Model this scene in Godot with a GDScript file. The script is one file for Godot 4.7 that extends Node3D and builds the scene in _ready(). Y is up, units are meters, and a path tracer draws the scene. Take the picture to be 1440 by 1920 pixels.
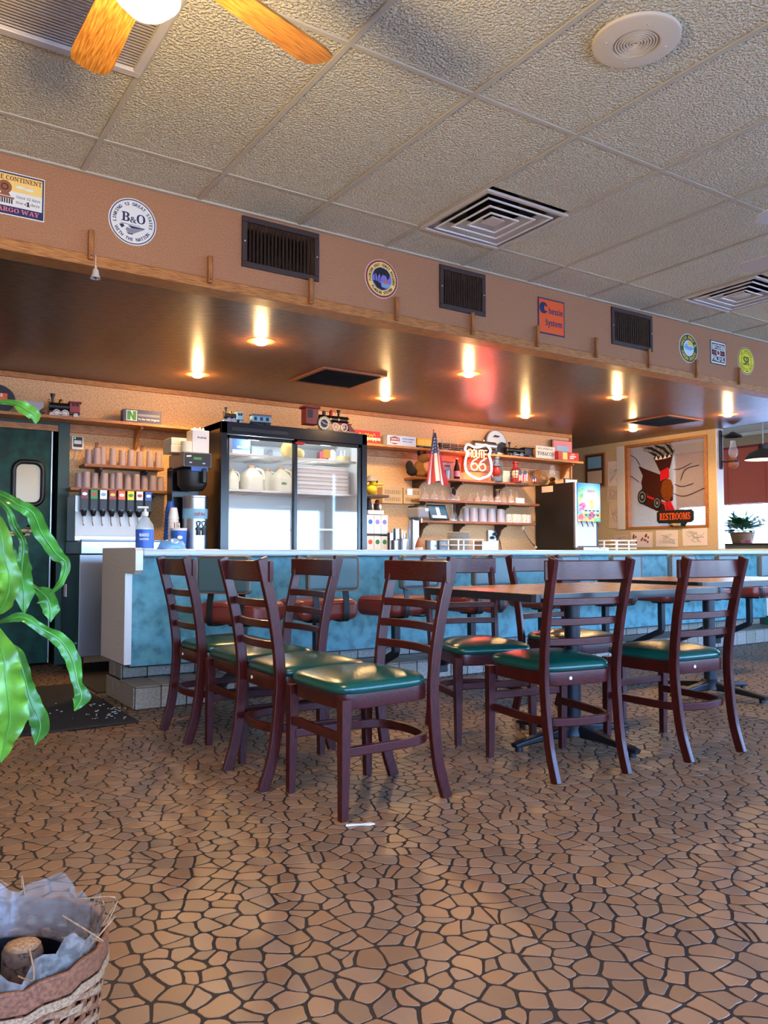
extends Node3D

# ---------------------------------------------------------------- photo geometry
const FPX := 1500.0
const EYE := Vector3(0, 0.92, 0)
const YAW := 33.3
const PITCH := 2.824
var M := {}
var TX := {}

func ray(px: float, py: float) -> Vector3:
	var d := Vector3((px - 720.0) / FPX, -(py - 960.0) / FPX, -1.0)
	return Basis(Vector3.UP, deg_to_rad(-YAW)) * (Basis(Vector3.RIGHT, deg_to_rad(PITCH)) * d)
func on_z(px: float, py: float, z: float) -> Vector3:
	var d := ray(px, py)
	return EYE + d * (z / d.z)
func on_x(px: float, py: float, x: float) -> Vector3:
	var d := ray(px, py)
	return EYE + d * (x / d.x)
func on_y(px: float, py: float, y: float) -> Vector3:
	var d := ray(px, py)
	return EYE + d * ((y - EYE.y) / d.y)

# ---------------------------------------------------------------- mesh builder
class MB:
	var v := PackedVector3Array()
	var n := PackedVector3Array()
	var t := PackedVector2Array()
	var c := PackedColorArray()
	var tint := Color(1, 1, 1)
	var xf := Transform3D()
	func tri(a: Vector3, b: Vector3, d: Vector3, na: Vector3, nb: Vector3, nd: Vector3, ua := Vector2(), ub := Vector2(), ud := Vector2()) -> void:
		var g := (b - a).cross(d - a)
		if g.length_squared() < 1e-16:
			return
		var flip := g.dot(na + nb + nd) > 0.0
		v.append(xf * a); n.append((xf.basis * na).normalized()); t.append(ua)
		if flip:
			v.append(xf * d); n.append((xf.basis * nd).normalized()); t.append(ud)
			v.append(xf * b); n.append((xf.basis * nb).normalized()); t.append(ub)
		else:
			v.append(xf * b); n.append((xf.basis * nb).normalized()); t.append(ub)
			v.append(xf * d); n.append((xf.basis * nd).normalized()); t.append(ud)
		for k in 3: c.append(tint)
	func quad(a: Vector3, b: Vector3, d: Vector3, e: Vector3, nn: Vector3) -> void:
		tri(a, b, d, nn, nn, nn, Vector2(0, 1), Vector2(1, 1), Vector2(1, 0))
		tri(a, d, e, nn, nn, nn, Vector2(0, 1), Vector2(1, 0), Vector2(0, 0))
	func box(at: Vector3, s: Vector3, ch := 0.0, b := Basis()) -> MB:
		var h := s * 0.5
		ch = minf(ch, minf(h.x, minf(h.y, h.z)) * 0.95)
		var P := []
		for sx in [-1, 1]:
			for sy in [-1, 1]:
				for sz in [-1, 1]:
					var sg := Vector3(sx, sy, sz)
					var row := []
					for ax in 3:
						var p := (h - Vector3.ONE * ch) * sg
						p[ax] = h[ax] * sg[ax]
						row.append(at + b * p)
					P.append(row)
		var nm := func(ax: int, s2: int) -> Vector3:
			var q := Vector3.ZERO
			q[ax] = 1.0 if s2 else -1.0
			return b * q
		var id := func(bits: Array) -> int: return bits[0] * 4 + bits[1] * 2 + bits[2]
		for ax in 3:
			var u := (ax + 1) % 3
			var w := (ax + 2) % 3
			for s2 in 2:
				var pts := []
				for k in [[0, 0], [1, 0], [1, 1], [0, 1]]:
					var bits := [0, 0, 0]
					bits[ax] = s2; bits[u] = k[0]; bits[w] = k[1]
					pts.append(P[id.call(bits)][ax])
				quad(pts[0], pts[1], pts[2], pts[3], nm.call(ax, s2))
		if ch > 0.0:
			for ax in 3:
				var u := (ax + 1) % 3
				var w := (ax + 2) % 3
				for k in [[0, 0], [1, 0], [1, 1], [0, 1]]:
					var b0 := [0, 0, 0]
					var b1 := [0, 0, 0]
					b0[u] = k[0]; b0[w] = k[1]; b1[u] = k[0]; b1[w] = k[1]; b1[ax] = 1
					var i0: int = id.call(b0)
					var i1: int = id.call(b1)
					var nu: Vector3 = nm.call(u, k[0])
					var nw: Vector3 = nm.call(w, k[1])
					tri(P[i0][u], P[i1][u], P[i1][w], nu, nu, nw)
					tri(P[i0][u], P[i1][w], P[i0][w], nu, nw, nw)
			for i in 8:
				tri(P[i][0], P[i][1], P[i][2], nm.call(0, (i >> 2) & 1), nm.call(1, (i >> 1) & 1), nm.call(2, i & 1))
		return self
	# box between two corners
	func bb(a: Vector3, b2: Vector3, ch := 0.0) -> MB:
		return box((a + b2) * 0.5, (b2 - a).abs(), ch)
	# rings of equal length; open or closed rows; smooth normals by difference
	func strip(R: Array, closed := true, cap0 := false, cap1 := false) -> MB:
		var rows := R.size()
		var m: int = R[0].size()
		var mid := Vector3.ZERO
		var NN := []
		for i in rows:
			var nr := PackedVector3Array()
			for j in m:
				var ja := (j - 1 + m) % m if closed else maxi(j - 1, 0)
				var jb := (j + 1) % m if closed else mini(j + 1, m - 1)
				var du: Vector3 = R[i][jb] - R[i][ja]
				var dv: Vector3 = R[mini(i + 1, rows - 1)][j] - R[maxi(i - 1, 0)][j]
				var q := du.cross(dv)
				if q.length_squared() < 1e-18:
					var i2 := clampi(i, 1, rows - 2)
					du = R[i2][jb] - R[i2][ja]
					q = du.cross(dv)
				nr.append(q.normalized())
			NN.append(nr)
		# orientation
		var sum := 0.0
		if closed:
			for i in rows:
				var ctr := Vector3.ZERO
				for p in R[i]: ctr += p
				ctr /= m
				for j in m: sum += NN[i][j].dot(R[i][j] - ctr)
		var sg := -1.0 if sum < 0.0 else 1.0
		for i in rows - 1:
			for j in (m if closed else m - 1):
				var k := (j + 1) % m
				var a: Vector3 = R[i][j]; var b: Vector3 = R[i][k]; var d: Vector3 = R[i + 1][k]; var e: Vector3 = R[i + 1][j]
				var ua := Vector2(float(j) / m, float(i) / (rows - 1)); var ub := Vector2(float(j + 1) / m, float(i) / (rows - 1))
				var ud := Vector2(float(j + 1) / m, float(i + 1) / (rows - 1)); var ue := Vector2(float(j) / m, float(i + 1) / (rows - 1))
				tri(a, b, d, NN[i][j] * sg, NN[i][k] * sg, NN[i + 1][k] * sg, ua, ub, ud)
				tri(a, d, e, NN[i][j] * sg, NN[i + 1][k] * sg, NN[i + 1][j] * sg, ua, ud, ue)
		for w in [[cap0, 0, 1], [cap1, rows - 1, rows - 2]]:
			if w[0]:
				var r: PackedVector3Array = R[w[1]]
				var ctr := Vector3.ZERO
				var c2 := Vector3.ZERO
				for p in r: ctr += p
				for p in R[w[2]]: c2 += p
				ctr /= m; c2 /= m
				var nn := Vector3.ZERO
				for j in m: nn += (r[j] - ctr).cross(r[(j + 1) % m] - ctr)
				nn = nn.normalized()
				if nn.dot(ctr - c2) < 0.0: nn = -nn
				for j in m: tri(ctr, r[j], r[(j + 1) % m], nn, nn, nn)
		return self
	# profile of Vector2(r, y); a repeated point makes a hard edge
	func lathe(prof: Array, seg := 20, at := Vector3.ZERO, b := Basis()) -> MB:
		var parts := []
		var cur := []
		for i in prof.size():
			cur.append(prof[i])
			if i > 0 and i < prof.size() - 1:
				var d0: Vector2 = (prof[i] - prof[i - 1]).normalized()
				var d1: Vector2 = (prof[i + 1] - prof[i]).normalized()
				if d0.dot(d1) < 0.75:
					parts.append(cur)
					cur = [prof[i]]
		parts.append(cur)
		for pr in parts:
			for i in pr.size() - 1:
				var p0: Vector2 = pr[i]; var p1: Vector2 = pr[i + 1]
				var nrm := func(k: int) -> Vector2:
					var a: Vector2 = pr[maxi(k - 1, 0)]; var bq: Vector2 = pr[mini(k + 1, pr.size() - 1)]
					var d := (bq - a).normalized()
					return Vector2(d.y, -d.x)
				var n0: Vector2 = nrm.call(i); var n1: Vector2 = nrm.call(i + 1)
				for j in seg:
					var a0 := TAU * j / seg; var a1 := TAU * (j + 1) / seg
					var f := func(p: Vector2, an: float) -> Vector3: return at + b * Vector3(p.x * cos(an), p.y, p.x * sin(an))
					var g := func(p: Vector2, an: float) -> Vector3: return b * Vector3(p.x * cos(an), p.y, p.x * sin(an))
					var va := Vector2(float(j) / seg, float(i) / maxi(1, pr.size() - 1)); var vb := Vector2(float(j + 1) / seg, va.y)
					var vc := Vector2(vb.x, float(i + 1) / maxi(1, pr.size() - 1)); var vd := Vector2(va.x, vc.y)
					tri(f.call(p0, a0), f.call(p0, a1), f.call(p1, a1), g.call(n0, a0), g.call(n0, a1), g.call(n1, a1), va, vb, vc)
					tri(f.call(p0, a0), f.call(p1, a1), f.call(p1, a0), g.call(n0, a0), g.call(n1, a1), g.call(n1, a0), va, vc, vd)
		return self
	func cyl(a: Vector3, b2: Vector3, r0: float, r1 := -1.0, seg := 14) -> MB:
		if r1 < 0.0: r1 = r0
		return tube([a, b2], [r0, r1], seg)
	func tube(path: Array, rad, seg := 10, caps := true, closed := false) -> MB:
		var R := []
		var cnt := path.size()
		var up := Vector3.UP
		for i in cnt:
			var d: Vector3
			if closed: d = path[(i + 1) % cnt] - path[(i - 1 + cnt) % cnt]
			else: d = path[mini(i + 1, cnt - 1)] - path[maxi(i - 1, 0)]
			d = d.normalized()
			if absf(up.dot(d)) > 0.95: up = Vector3.RIGHT if absf(d.x) < 0.8 else Vector3.FORWARD
			var s := d.cross(up).normalized()
			up = s.cross(d).normalized()
			var r: float = rad[i] if rad is Array else rad
			var ring := PackedVector3Array()
			for j in seg:
				var an := TAU * j / seg
				ring.append(path[i] + (s * cos(an) + up * sin(an)) * r)
			R.append(ring)
		if closed:
			# close with the first ring (re-aligned by nearest start)
			var best := 0
			var bd := 1e9
			for j in seg:
				var dd: float = (R[0][j] - R[cnt - 1][0]).length()
				if dd < bd: bd = dd; best = j
			var last := PackedVector3Array()
			for j in seg: last.append(R[0][(j + best) % seg])
			R.append(last)
		return strip(R, true, caps and not closed, caps and not closed)
	# rectangular section swept on a path; wv = direction of the width
	func bar(path: Array, w, h, wv: Vector3, ch := 0.004) -> MB:
		var cnt := path.size()
		var rings := []
		for i in cnt:
			var d: Vector3 = (path[mini(i + 1, cnt - 1)] - path[maxi(i - 1, 0)]).normalized()
			var hv := d.cross(wv).normalized()
			var wd := hv.cross(d).normalized()
			var a: float = (w[i] if w is Array else w) * 0.5
			var b: float = (h[i] if h is Array else h) * 0.5
			rings.append([path[i], wd, hv, a, b])
		var cs := [[1, 0], [0, 1], [-1, 0], [0, -1]]
		var sect := func(r: Array) -> Array:
			var o := []
			var a: float = r[3]; var b: float = r[4]; var e := minf(ch, minf(a, b) * 0.8)
			for k in [[a, b - e, 1, 0], [a - e, b, 0, 1], [-a + e, b, 0, 1], [-a, b - e, -1, 0], [-a, -b + e, -1, 0], [-a + e, -b, 0, -1], [a - e, -b, 0, -1], [a, -b + e, 1, 0]]:
				o.append([r[0] + r[1] * k[0] + r[2] * k[1], r[1] * k[2] + r[2] * k[3]])
			return o
		for i in cnt - 1:
			var A: Array = sect.call(rings[i]); var B: Array = sect.call(rings[i + 1])
			for j in 8:
				var k := (j + 1) % 8
				tri(A[j][0], A[k][0], B[k][0], A[j][1], A[k][1], B[k][1])
				tri(A[j][0], B[k][0], B[j][0], A[j][1], B[k][1], B[j][1])
		for w2 in [[0, -1.0], [cnt - 1, 1.0]]:
			var A: Array = sect.call(rings[w2[0]])
			var d: Vector3 = (path[mini(w2[0] + 1, cnt - 1)] - path[maxi(w2[0] - 1, 0)]).normalized() * w2[1]
			for j in range(1, 7): tri(A[0][0], A[j][0], A[j + 1][0], d, d, d)
		return self
	# flat polygon in xy extruded along z from z0 to z1
	func prism(poly: PackedVector2Array, z0: float, z1: float, b := Transform3D()) -> MB:
		var idx := Geometry2D.triangulate_polygon(poly)
		var cw := Geometry2D.is_polygon_clockwise(poly)
		var lo := Vector2(1e9, 1e9); var hi := Vector2(-1e9, -1e9)
		for p in poly: lo = lo.min(p); hi = hi.max(p)
		var uvf := func(p: Vector2) -> Vector2: return Vector2((p.x - lo.x) / maxf(hi.x - lo.x, 1e-6), 1.0 - (p.y - lo.y) / maxf(hi.y - lo.y, 1e-6))
		for w in [[z0, -1.0], [z1, 1.0]]:
			var nn := b.basis * Vector3(0, 0, w[1] * signf(z1 - z0))
			for i in range(0, idx.size(), 3):
				var p0 := poly[idx[i]]; var p1 := poly[idx[i + 1]]; var p2 := poly[idx[i + 2]]
				tri(b * Vector3(p0.x, p0.y, w[0]), b * Vector3(p1.x, p1.y, w[0]), b * Vector3(p2.x, p2.y, w[0]), nn, nn, nn, uvf.call(p0), uvf.call(p1), uvf.call(p2))
		for i in poly.size():
			var p := poly[i]; var q := poly[(i + 1) % poly.size()]
			var d := (q - p).normalized()
			var o := Vector2(d.y, -d.x) if not cw else Vector2(-d.y, d.x)
			quad(b * Vector3(p.x, p.y, z0), b * Vector3(q.x, q.y, z0), b * Vector3(q.x, q.y, z1), b * Vector3(p.x, p.y, z1), b.basis * Vector3(o.x, o.y, 0))
		return self
	func ball(at: Vector3, r: Vector3, seg := 14, rows := 8, b := Basis()) -> MB:
		var R := []
		for i in rows + 1:
			var th := PI * i / rows
			var ring := PackedVector3Array()
			for j in seg:
				var ph := TAU * j / seg
				ring.append(at + b * Vector3(r.x * sin(th) * cos(ph), r.y * cos(th), r.z * sin(th) * sin(ph)))
			R.append(ring)
		return strip(R, true)
	# box with round edges
	func rbox(at: Vector3, s: Vector3, r: float, k := 4, b := Basis()) -> MB:
		var h := s * 0.5
		r = minf(r, minf(h.x, minf(h.y, h.z)) * 0.999)
		var inner := h - Vector3.ONE * r
		var R := []
		var N := []
		for half in 2:
			for i in k + 1:
				var th := (half + float(i) / k) * PI / 2
				var ring := PackedVector3Array(); var nr := PackedVector3Array()
				for q in 4:
					for j in k + 1:
						var ph := (q + float(j) / k) * PI / 2
						var d := Vector3(sin(th) * cos(ph), cos(th), sin(th) * sin(ph))
						var sg := Vector3(1 if q in [0, 3] else -1, 1 if half == 0 else -1, 1 if q < 2 else -1)
						ring.append(at + b * (inner * sg + d * r)); nr.append(b * d)
				R.append(ring); N.append(nr)
		var m: int = R[0].size()
		for i in R.size() - 1:
			for j in m:
				var e := (j + 1) % m
				tri(R[i][j], R[i][e], R[i + 1][e], N[i][j], N[i][e], N[i + 1][e])
				tri(R[i][j], R[i + 1][e], R[i + 1][j], N[i][j], N[i + 1][e], N[i + 1][j])
		for w in [[0, Vector3.UP], [R.size() - 1, Vector3.DOWN]]:
			var nn: Vector3 = b * w[1]
			var ctr: Vector3 = at + b * (Vector3(0, h.y, 0) * w[1].y)
			for j in m: tri(ctr, R[w[0]][j], R[w[0]][(j + 1) % m], nn, nn, nn)
		return self
	func add(mesh: Mesh, tr := Transform3D()) -> MB:
		for s in mesh.get_surface_count():
			var A := mesh.surface_get_arrays(s)
			var V: PackedVector3Array = A[Mesh.ARRAY_VERTEX]
			var NN: PackedVector3Array = A[Mesh.ARRAY_NORMAL]
			var I = A[Mesh.ARRAY_INDEX]
			var cnt: int = I.size() if I != null and I.size() > 0 else V.size()
			for i in range(0, cnt - 2, 3):
				var a: int = I[i] if I != null and I.size() > 0 else i
				var b: int = I[i + 1] if I != null and I.size() > 0 else i + 1
				var d: int = I[i + 2] if I != null and I.size() > 0 else i + 2
				tri(tr * V[a], tr * V[b], tr * V[d], tr.basis * NN[a], tr.basis * NN[b], tr.basis * NN[d])
		return self
	func mesh() -> ArrayMesh:
		var A := []
		A.resize(Mesh.ARRAY_MAX)
		A[Mesh.ARRAY_VERTEX] = v; A[Mesh.ARRAY_NORMAL] = n; A[Mesh.ARRAY_TEX_UV] = t; A[Mesh.ARRAY_COLOR] = c
		var o := ArrayMesh.new()
		if v.size() == 0:
			push_error("empty mesh"); return o
		o.add_surface_from_arrays(Mesh.PRIMITIVE_TRIANGLES, A)
		return o

func mb() -> MB: return MB.new()

# ---------------------------------------------------------------- scene helpers
func obj(called: String, b, m: String, parent: Node = self) -> MeshInstance3D:
	var o := MeshInstance3D.new()
	o.name = called
	o.mesh = b.mesh() if b is MB else b
	if not M.has(m): push_error("no material " + m)
	o.material_override = M[m]
	parent.add_child(o, true)
	return o
func meta(o: Node, label: String, category: String, group := "") -> Node:
	o.set_meta("label", label); o.set_meta("category", category)
	if group: o.set_meta("group", group)
	return o
func thing(called: String, label: String, category: String, at := Vector3.ZERO, turn := 0.0, group := "") -> Node3D:
	var o := Node3D.new()
	o.name = called
	add_child(o, true)
	o.position = at; o.rotation_degrees.y = turn
	meta(o, label, category, group)
	return o
func copy(src: Node3D, at: Vector3, turn: float, label := "", group := "") -> Node3D:
	var o: Node3D = src.duplicate()
	o.name = str(src.name).rstrip("0123456789")
	add_child(o, true)
	o.position = at; o.rotation_degrees.y = turn
	if label: o.set_meta("label", label)
	if group: o.set_meta("group", group)
	return o
func one(called: String, label: String, category: String, b: MB, m: String, at := Vector3.ZERO, turn := 0.0, group := "") -> MeshInstance3D:
	var o := obj(called, b, m)
	o.position = at; o.rotation_degrees.y = turn
	meta(o, label, category, group)
	return o
func structure(called: String, b, m: String, label := "") -> MeshInstance3D:
	var o := obj(called, b, m)
	o.set_meta("kind", "structure")
	if label: o.set_meta("label", label)
	return o
func group_struct(called: String, label: String) -> Node3D:
	var o := Node3D.new()
	o.name = called
	add_child(o, true)
	o.set_meta("kind", "structure"); o.set_meta("label", label)
	return o

var fonts := {}
func font(serif := false, bold := true, italic := false) -> Font:
	var key := "%s%s%s" % [serif, bold, italic]
	if not fonts.has(key):
		var f := SystemFont.new()
		f.font_names = PackedStringArray(["Droid Serif" if serif else "Droid Sans"])
		f.font_weight = 700 if bold else 400
		f.font_italic = italic
		fonts[key] = f
	return fonts[key]
# letters of that cap height, centred on the origin, facing +z
func text_mesh(s: String, cap: float, serif := false, bold := true, depth := 0.001, italic := false) -> TextMesh:
	var tm := TextMesh.new()
	tm.text = s
	tm.font = font(serif, bold, italic)
	tm.font_size = 48
	tm.pixel_size = cap / (48.0 * 0.72)
	tm.depth = depth
	tm.curve_step = 2.0
	return tm
# fit into a width and cap height
func words(b: MB, s: String, at: Vector3, cap: float, width := 0.0, serif := false, bold := true, tilt := 0.0, italic := false) -> MB:
	var tm := text_mesh(s, cap, serif, bold, 0.001, italic)
	var w := tm.get_aabb().size.x
	var k := width / w if width > 0.0 and w > 0.0 else 1.0
	var ctr := tm.get_aabb().get_center()
	b.add(tm, Transform3D(Basis(Vector3.BACK, tilt), at) * Transform3D(Basis.from_scale(Vector3(k, 1, 1)), Vector3(-ctr.x * k, -ctr.y, 0)))
	return b
# letters round a circle; a0 = angle of the middle in degrees (90 top), under = reads along the bottom
func arc_words(b: MB, s: String, r: float, cap: float, mid: float, span: float, z: float, under := false, serif := false) -> MB:
	for i in s.length():
		if s[i] == " ": continue
		var k := (i + 0.5) / s.length() - 0.5
		var a := deg_to_rad(mid + (k * span if under else -k * span))
		var rot := a + PI / 2 if under else a - PI / 2
		var tm := text_mesh(s[i], cap, serif)
		var ctr := tm.get_aabb().get_center()
		b.add(tm, Transform3D(Basis(Vector3.BACK, rot), Vector3(cos(a) * r, sin(a) * r, z)) * Transform3D(Basis(), Vector3(-ctr.x, -cap * 0.5 - tm.get_aabb().position.y * 0.0 - (ctr.y - cap * 0.5), 0)))
	return b
func disc(r: float, z0: float, z1: float, seg := 40, r_in := 0.0) -> MB:
	var b := mb()
	var pr := [Vector2(r_in, z0), Vector2(r, z0), Vector2(r, z1), Vector2(r_in, z1)] if r_in <= 0.0 else [Vector2(r_in, z0), Vector2(r, z0), Vector2(r, z1), Vector2(r_in, z1), Vector2(r_in, z0)]
	return b.lathe(pr, seg, Vector3.ZERO, Basis(Vector3.RIGHT, PI / 2))
func poly(a: Array) -> PackedVector2Array:
	var o := PackedVector2Array()
	for i in range(0, a.size(), 2): o.append(Vector2(a[i], a[i + 1]))
	return o
func smooth_path(pts: Array, steps := 6) -> Array:
	var o := []
	for i in pts.size() - 1:
		var p0: Vector3 = pts[maxi(i - 1, 0)]; var p1: Vector3 = pts[i]; var p2: Vector3 = pts[i + 1]; var p3: Vector3 = pts[mini(i + 2, pts.size() - 1)]
		for k in steps: o.append(p1.cubic_interpolate(p2, p0, p3, float(k) / steps))
	o.append(pts[-1])
	return o

# ---------------------------------------------------------------- materials
func noise_tex(key: String, freq: float, cols: Array, stops: Array, size := 512, kind := FastNoiseLite.TYPE_SIMPLEX_SMOOTH, oct := 4, as_normal := false, bump := 4.0, cell := -1) -> NoiseTexture2D:
	var f := FastNoiseLite.new()
	f.seed = key.hash() % 1000
	f.noise_type = kind
	f.frequency = freq
	f.fractal_octaves = oct
	if cell >= 0: f.cellular_return_type = cell
	var t := NoiseTexture2D.new()
	t.width = size; t.height = size
	t.seamless = true
	t.noise = f
	t.as_normal_map = as_normal
	t.bump_strength = bump
	if cols.size():
		var g := Gradient.new()
		g.offsets = PackedFloat32Array(stops)
		var pc := PackedColorArray()
		for c in cols: pc.append(c)
		g.colors = pc
		t.color_ramp = g
	TX[key] = t
	return t
func mat(key: String, col: Color, rough := 0.6, metal := 0.0, o := {}) -> StandardMaterial3D:
	var m := StandardMaterial3D.new()
	m.resource_name = key
	m.albedo_color = col
	m.roughness = rough
	m.metallic = metal
	if o.has("tex"):
		m.albedo_texture = TX[o.tex]
	if o.has("bump"):
		m.heightmap_enabled = true
		m.heightmap_texture = TX[o.bump]
		m.heightmap_scale = o.get("bump_cm", 0.2)
	if o.has("rtex"):
		m.roughness_texture = TX[o.rtex]
	if o.has("scale"):
		m.uv1_triplanar = true
		m.uv1_world_triplanar = o.get("world", false)
		m.uv1_scale = o.scale if o.scale is Vector3 else Vector3.ONE * o.scale
		m.uv1_triplanar_sharpness = 4.0
	if o.has("coat"):
		m.clearcoat_enabled = true; m.clearcoat = o.coat; m.clearcoat_roughness = o.get("coat_r", 0.1)
	if o.has("glow"):
		m.emission_enabled = true; m.emission = o.glow; m.emission_energy_multiplier = o.get("power", 1.0)
	if o.has("alpha"):
		m.transparency = BaseMaterial3D.TRANSPARENCY_ALPHA; m.albedo_color.a = o.alpha
	if o.has("back"):
		m.backlight_enabled = true; m.backlight = o.back
	if o.has("spec"): m.metallic_specular = o.spec
	if o.get("vc", false): m.vertex_color_use_as_albedo = true
	M[key] = m
	return m
func c8(r: int, g: int, b: int) -> Color: return Color8(r, g, b)

func materials() -> void:
	var W := Color.WHITE
	noise_tex("mottle", 0.012, [Color(.72, .72, .72), W], [0.25, 0.75], 512)
	noise_tex("fine", 0.09, [Color(.80, .80, .80), W], [0.2, 0.8], 512)
	noise_tex("speck", 0.25, [Color(.70, .66, .62), Color(.93, .92, .9), W], [0.2, 0.42, 0.8], 512, FastNoiseLite.TYPE_SIMPLEX_SMOOTH, 2)
	noise_tex("grain", 0.03, [Color(.72, .66, .60), Color(.89, .86, .83), W], [0.2, 0.5, 0.8], 512)
	noise_tex("wallp", 0.06, [Color(.78, .73, .66), Color(.92, .90, .86), W], [0.15, 0.45, 0.8], 512, FastNoiseLite.TYPE_SIMPLEX_SMOOTH, 5)
	noise_tex("lam", 0.02, [Color(.66, .74, .74), Color(.88, .93, .93), W], [0.15, 0.5, 0.85], 512, FastNoiseLite.TYPE_SIMPLEX_SMOOTH, 6)
	noise_tex("pebble", 0.05, [Color(.05, .05, .05), Color(.45, .45, .45), W], [0.35, 0.5, 0.72], 512, FastNoiseLite.TYPE_SIMPLEX_SMOOTH, 2)
	noise_tex("pits", 0.10, [Color(.70, .68, .64), Color(.82, .81, .79), Color(.84, .83, .81), W], [0.16, 0.24, 0.56, 0.68], 512, FastNoiseLite.TYPE_SIMPLEX_SMOOTH, 2)
	noise_tex("leather", 0.16, [Color(.3, .3, .3), W], [0.2, 0.8], 256, FastNoiseLite.TYPE_CELLULAR, 2)
	noise_tex("brush", 0.02, [Color(.55, .55, .55), W], [0.2, 0.8], 512, FastNoiseLite.TYPE_SIMPLEX_SMOOTH, 5)
	noise_tex("dirt", 0.02, [Color(.42, .40, .40), Color(.9, .9, .9), W], [0.15, 0.4, 0.7], 512, FastNoiseLite.TYPE_SIMPLEX_SMOOTH, 6)
	mat("ceiling_tile", c8(244, 238, 208), 0.75, 0, {"tex": "pits", "scale": 2.2, "bump": "pebble", "bump_cm": 0.55})
	mat("ceiling_bar", c8(190, 184, 162), 0.55)
	mat("fascia", c8(190, 138, 98), 0.85, 0, {"tex": "fine", "scale": 3.0, "bump": "pebble", "bump_cm": 0.12})
	mat("soffit", c8(122, 76, 46), 0.32, 0, {"tex": "brush", "scale": Vector3(0.8, 1, 5.0), "bump": "brush", "bump_cm": 0.05})
	mat("oak", c8(196, 136, 72), 0.45, 0, {"tex": "grain", "scale": Vector3(0.7, 9, 9)})
	mat("oak_v", c8(186, 124, 66), 0.45, 0, {"tex": "grain", "scale": Vector3(9, 0.7, 9)})
	mat("shelfwood", c8(158, 104, 54), 0.5, 0, {"tex": "grain", "scale": Vector3(0.7, 9, 9)})
	mat("wallpaper", c8(232, 190, 142), 0.8, 0, {"tex": "wallp", "scale": 2.2, "bump": "fine", "bump_cm": 0.03})
	mat("cream_wall", c8(214, 192, 148), 0.75, 0, {"tex": "fine", "scale": 1.5})
	mat("plain_wall", c8(206, 186, 156), 0.85)
	mat("door_green", c8(12, 70, 54), 0.45, 0, {"tex": "mottle", "scale": 1.0, "spec": 0.35})
	mat("frame_green", c8(16, 58, 50), 0.4)
	mat("green_panel", c8(30, 110, 88), 0.45, 0, {"tex": "lam", "scale": 1.2})
	mat("counter_blue", c8(104, 164, 172), 0.42, 0, {"tex": "lam", "scale": 0.8})
	mat("counter_top", c8(186, 194, 200), 0.28)
	mat("counter_end", c8(236, 222, 206), 0.5, 0, {"tex": "fine", "scale": 2.0})
	mat("plinth_tile", c8(178, 170, 156), 0.35, 0, {"tex": "fine", "scale": 1.2})
	mat("plinth_tile_b", c8(166, 156, 138), 0.35, 0, {"tex": "fine", "scale": 1.4})
	mat("grout", c8(46, 40, 36), 0.8)
	mat("floor_grout", c8(30, 23, 19), 0.7)
	mat("floor_base", c8(140, 102, 70), 0.5, 0, {"tex": "wallp", "scale": 3.0})
	mat("stone", Color.WHITE, 0.36, 0, {"tex": "speck", "scale": 5.0, "world": true, "vc": true, "spec": 0.4})
	mat("mahogany", c8(76, 22, 17), 0.36, 0, {"tex": "grain", "scale": Vector3(7, 1.2, 7), "coat": 0.15, "coat_r": 0.12, "spec": 0.4})
	mat("mahogany_h", c8(80, 23, 17), 0.35, 0, {"tex": "grain", "scale": Vector3(1.2, 7, 7), "coat": 0.15, "coat_r": 0.12, "spec": 0.4})
	mat("vinyl_green", c8(10, 70, 60), 0.24, 0, {"bump": "leather", "bump_cm": 0.02, "scale": 8.0})
	mat("vinyl_rust", c8(120, 50, 40), 0.33, 0, {"bump": "leather", "bump_cm": 0.02, "scale": 8.0})
	mat("vinyl_slate", c8(74, 100, 102), 0.38, 0, {"bump": "leather", "bump_cm": 0.03, "scale": 8.0})
	mat("table_top", c8(206, 150, 100), 0.24, 0, {"spec": 0.35, "tex": "grain", "scale": Vector3(0.8, 6, 6)})
	mat("black_edge", c8(26, 28, 32), 0.3)
	mat("black_iron", c8(30, 32, 36), 0.4, 0.3)
	mat("black_plastic", c8(22, 22, 24), 0.4)
	mat("black_gloss", c8(18, 19, 22), 0.22)
	mat("rubber", c8(34, 32, 31), 0.75, 0, {"bump": "leather", "bump_cm": 0.1, "scale": 6.0})
	mat("steel", c8(176, 180, 186), 0.34, 1.0)
	mat("steel_dark", c8(120, 122, 126), 0.35, 1.0)
	mat("chrome", c8(215, 216, 220), 0.12, 1.0)
	mat("white_enamel", c8(204, 206, 206), 0.35)
	mat("white_metal", c8(212, 206, 196), 0.35, 0.2)
	mat("grille_brown", c8(58, 46, 42), 0.5)
	mat("speaker_cream", c8(218, 206, 180), 0.5)
	mat("blade_wood", c8(196, 138, 62), 0.4, 0, {"tex": "grain", "scale": Vector3(0.7, 9, 9)})
	mat("brass", c8(196, 158, 84), 0.25, 1.0)
	mat("globe", c8(255, 244, 220), 0.4, 0, {"glow": c8(255, 226, 176), "power": 3.0})
	mat("bulb", c8(255, 240, 210), 0.4, 0, {"glow": c8(255, 220, 160), "power": 4.5})
	mat("white", c8(236, 236, 232), 0.5)
	mat("paper", c8(226, 214, 204), 0.8)
	mat("paper_tan", c8(206, 184, 158), 0.8)
	mat("cardboard", c8(190, 160, 112), 0.8)
	mat("navy", c8(32, 46, 92), 0.4)
	mat("ink", c8(26, 26, 32), 0.5)
	mat("red", c8(190, 34, 34), 0.4)
	mat("dark_red", c8(120, 26, 28), 0.4)
	mat("orange", c8(236, 96, 34), 0.4)
	mat("yellow", c8(238, 196, 44), 0.4)
	mat("pale_yellow", c8(246, 214, 122), 0.4)
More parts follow.
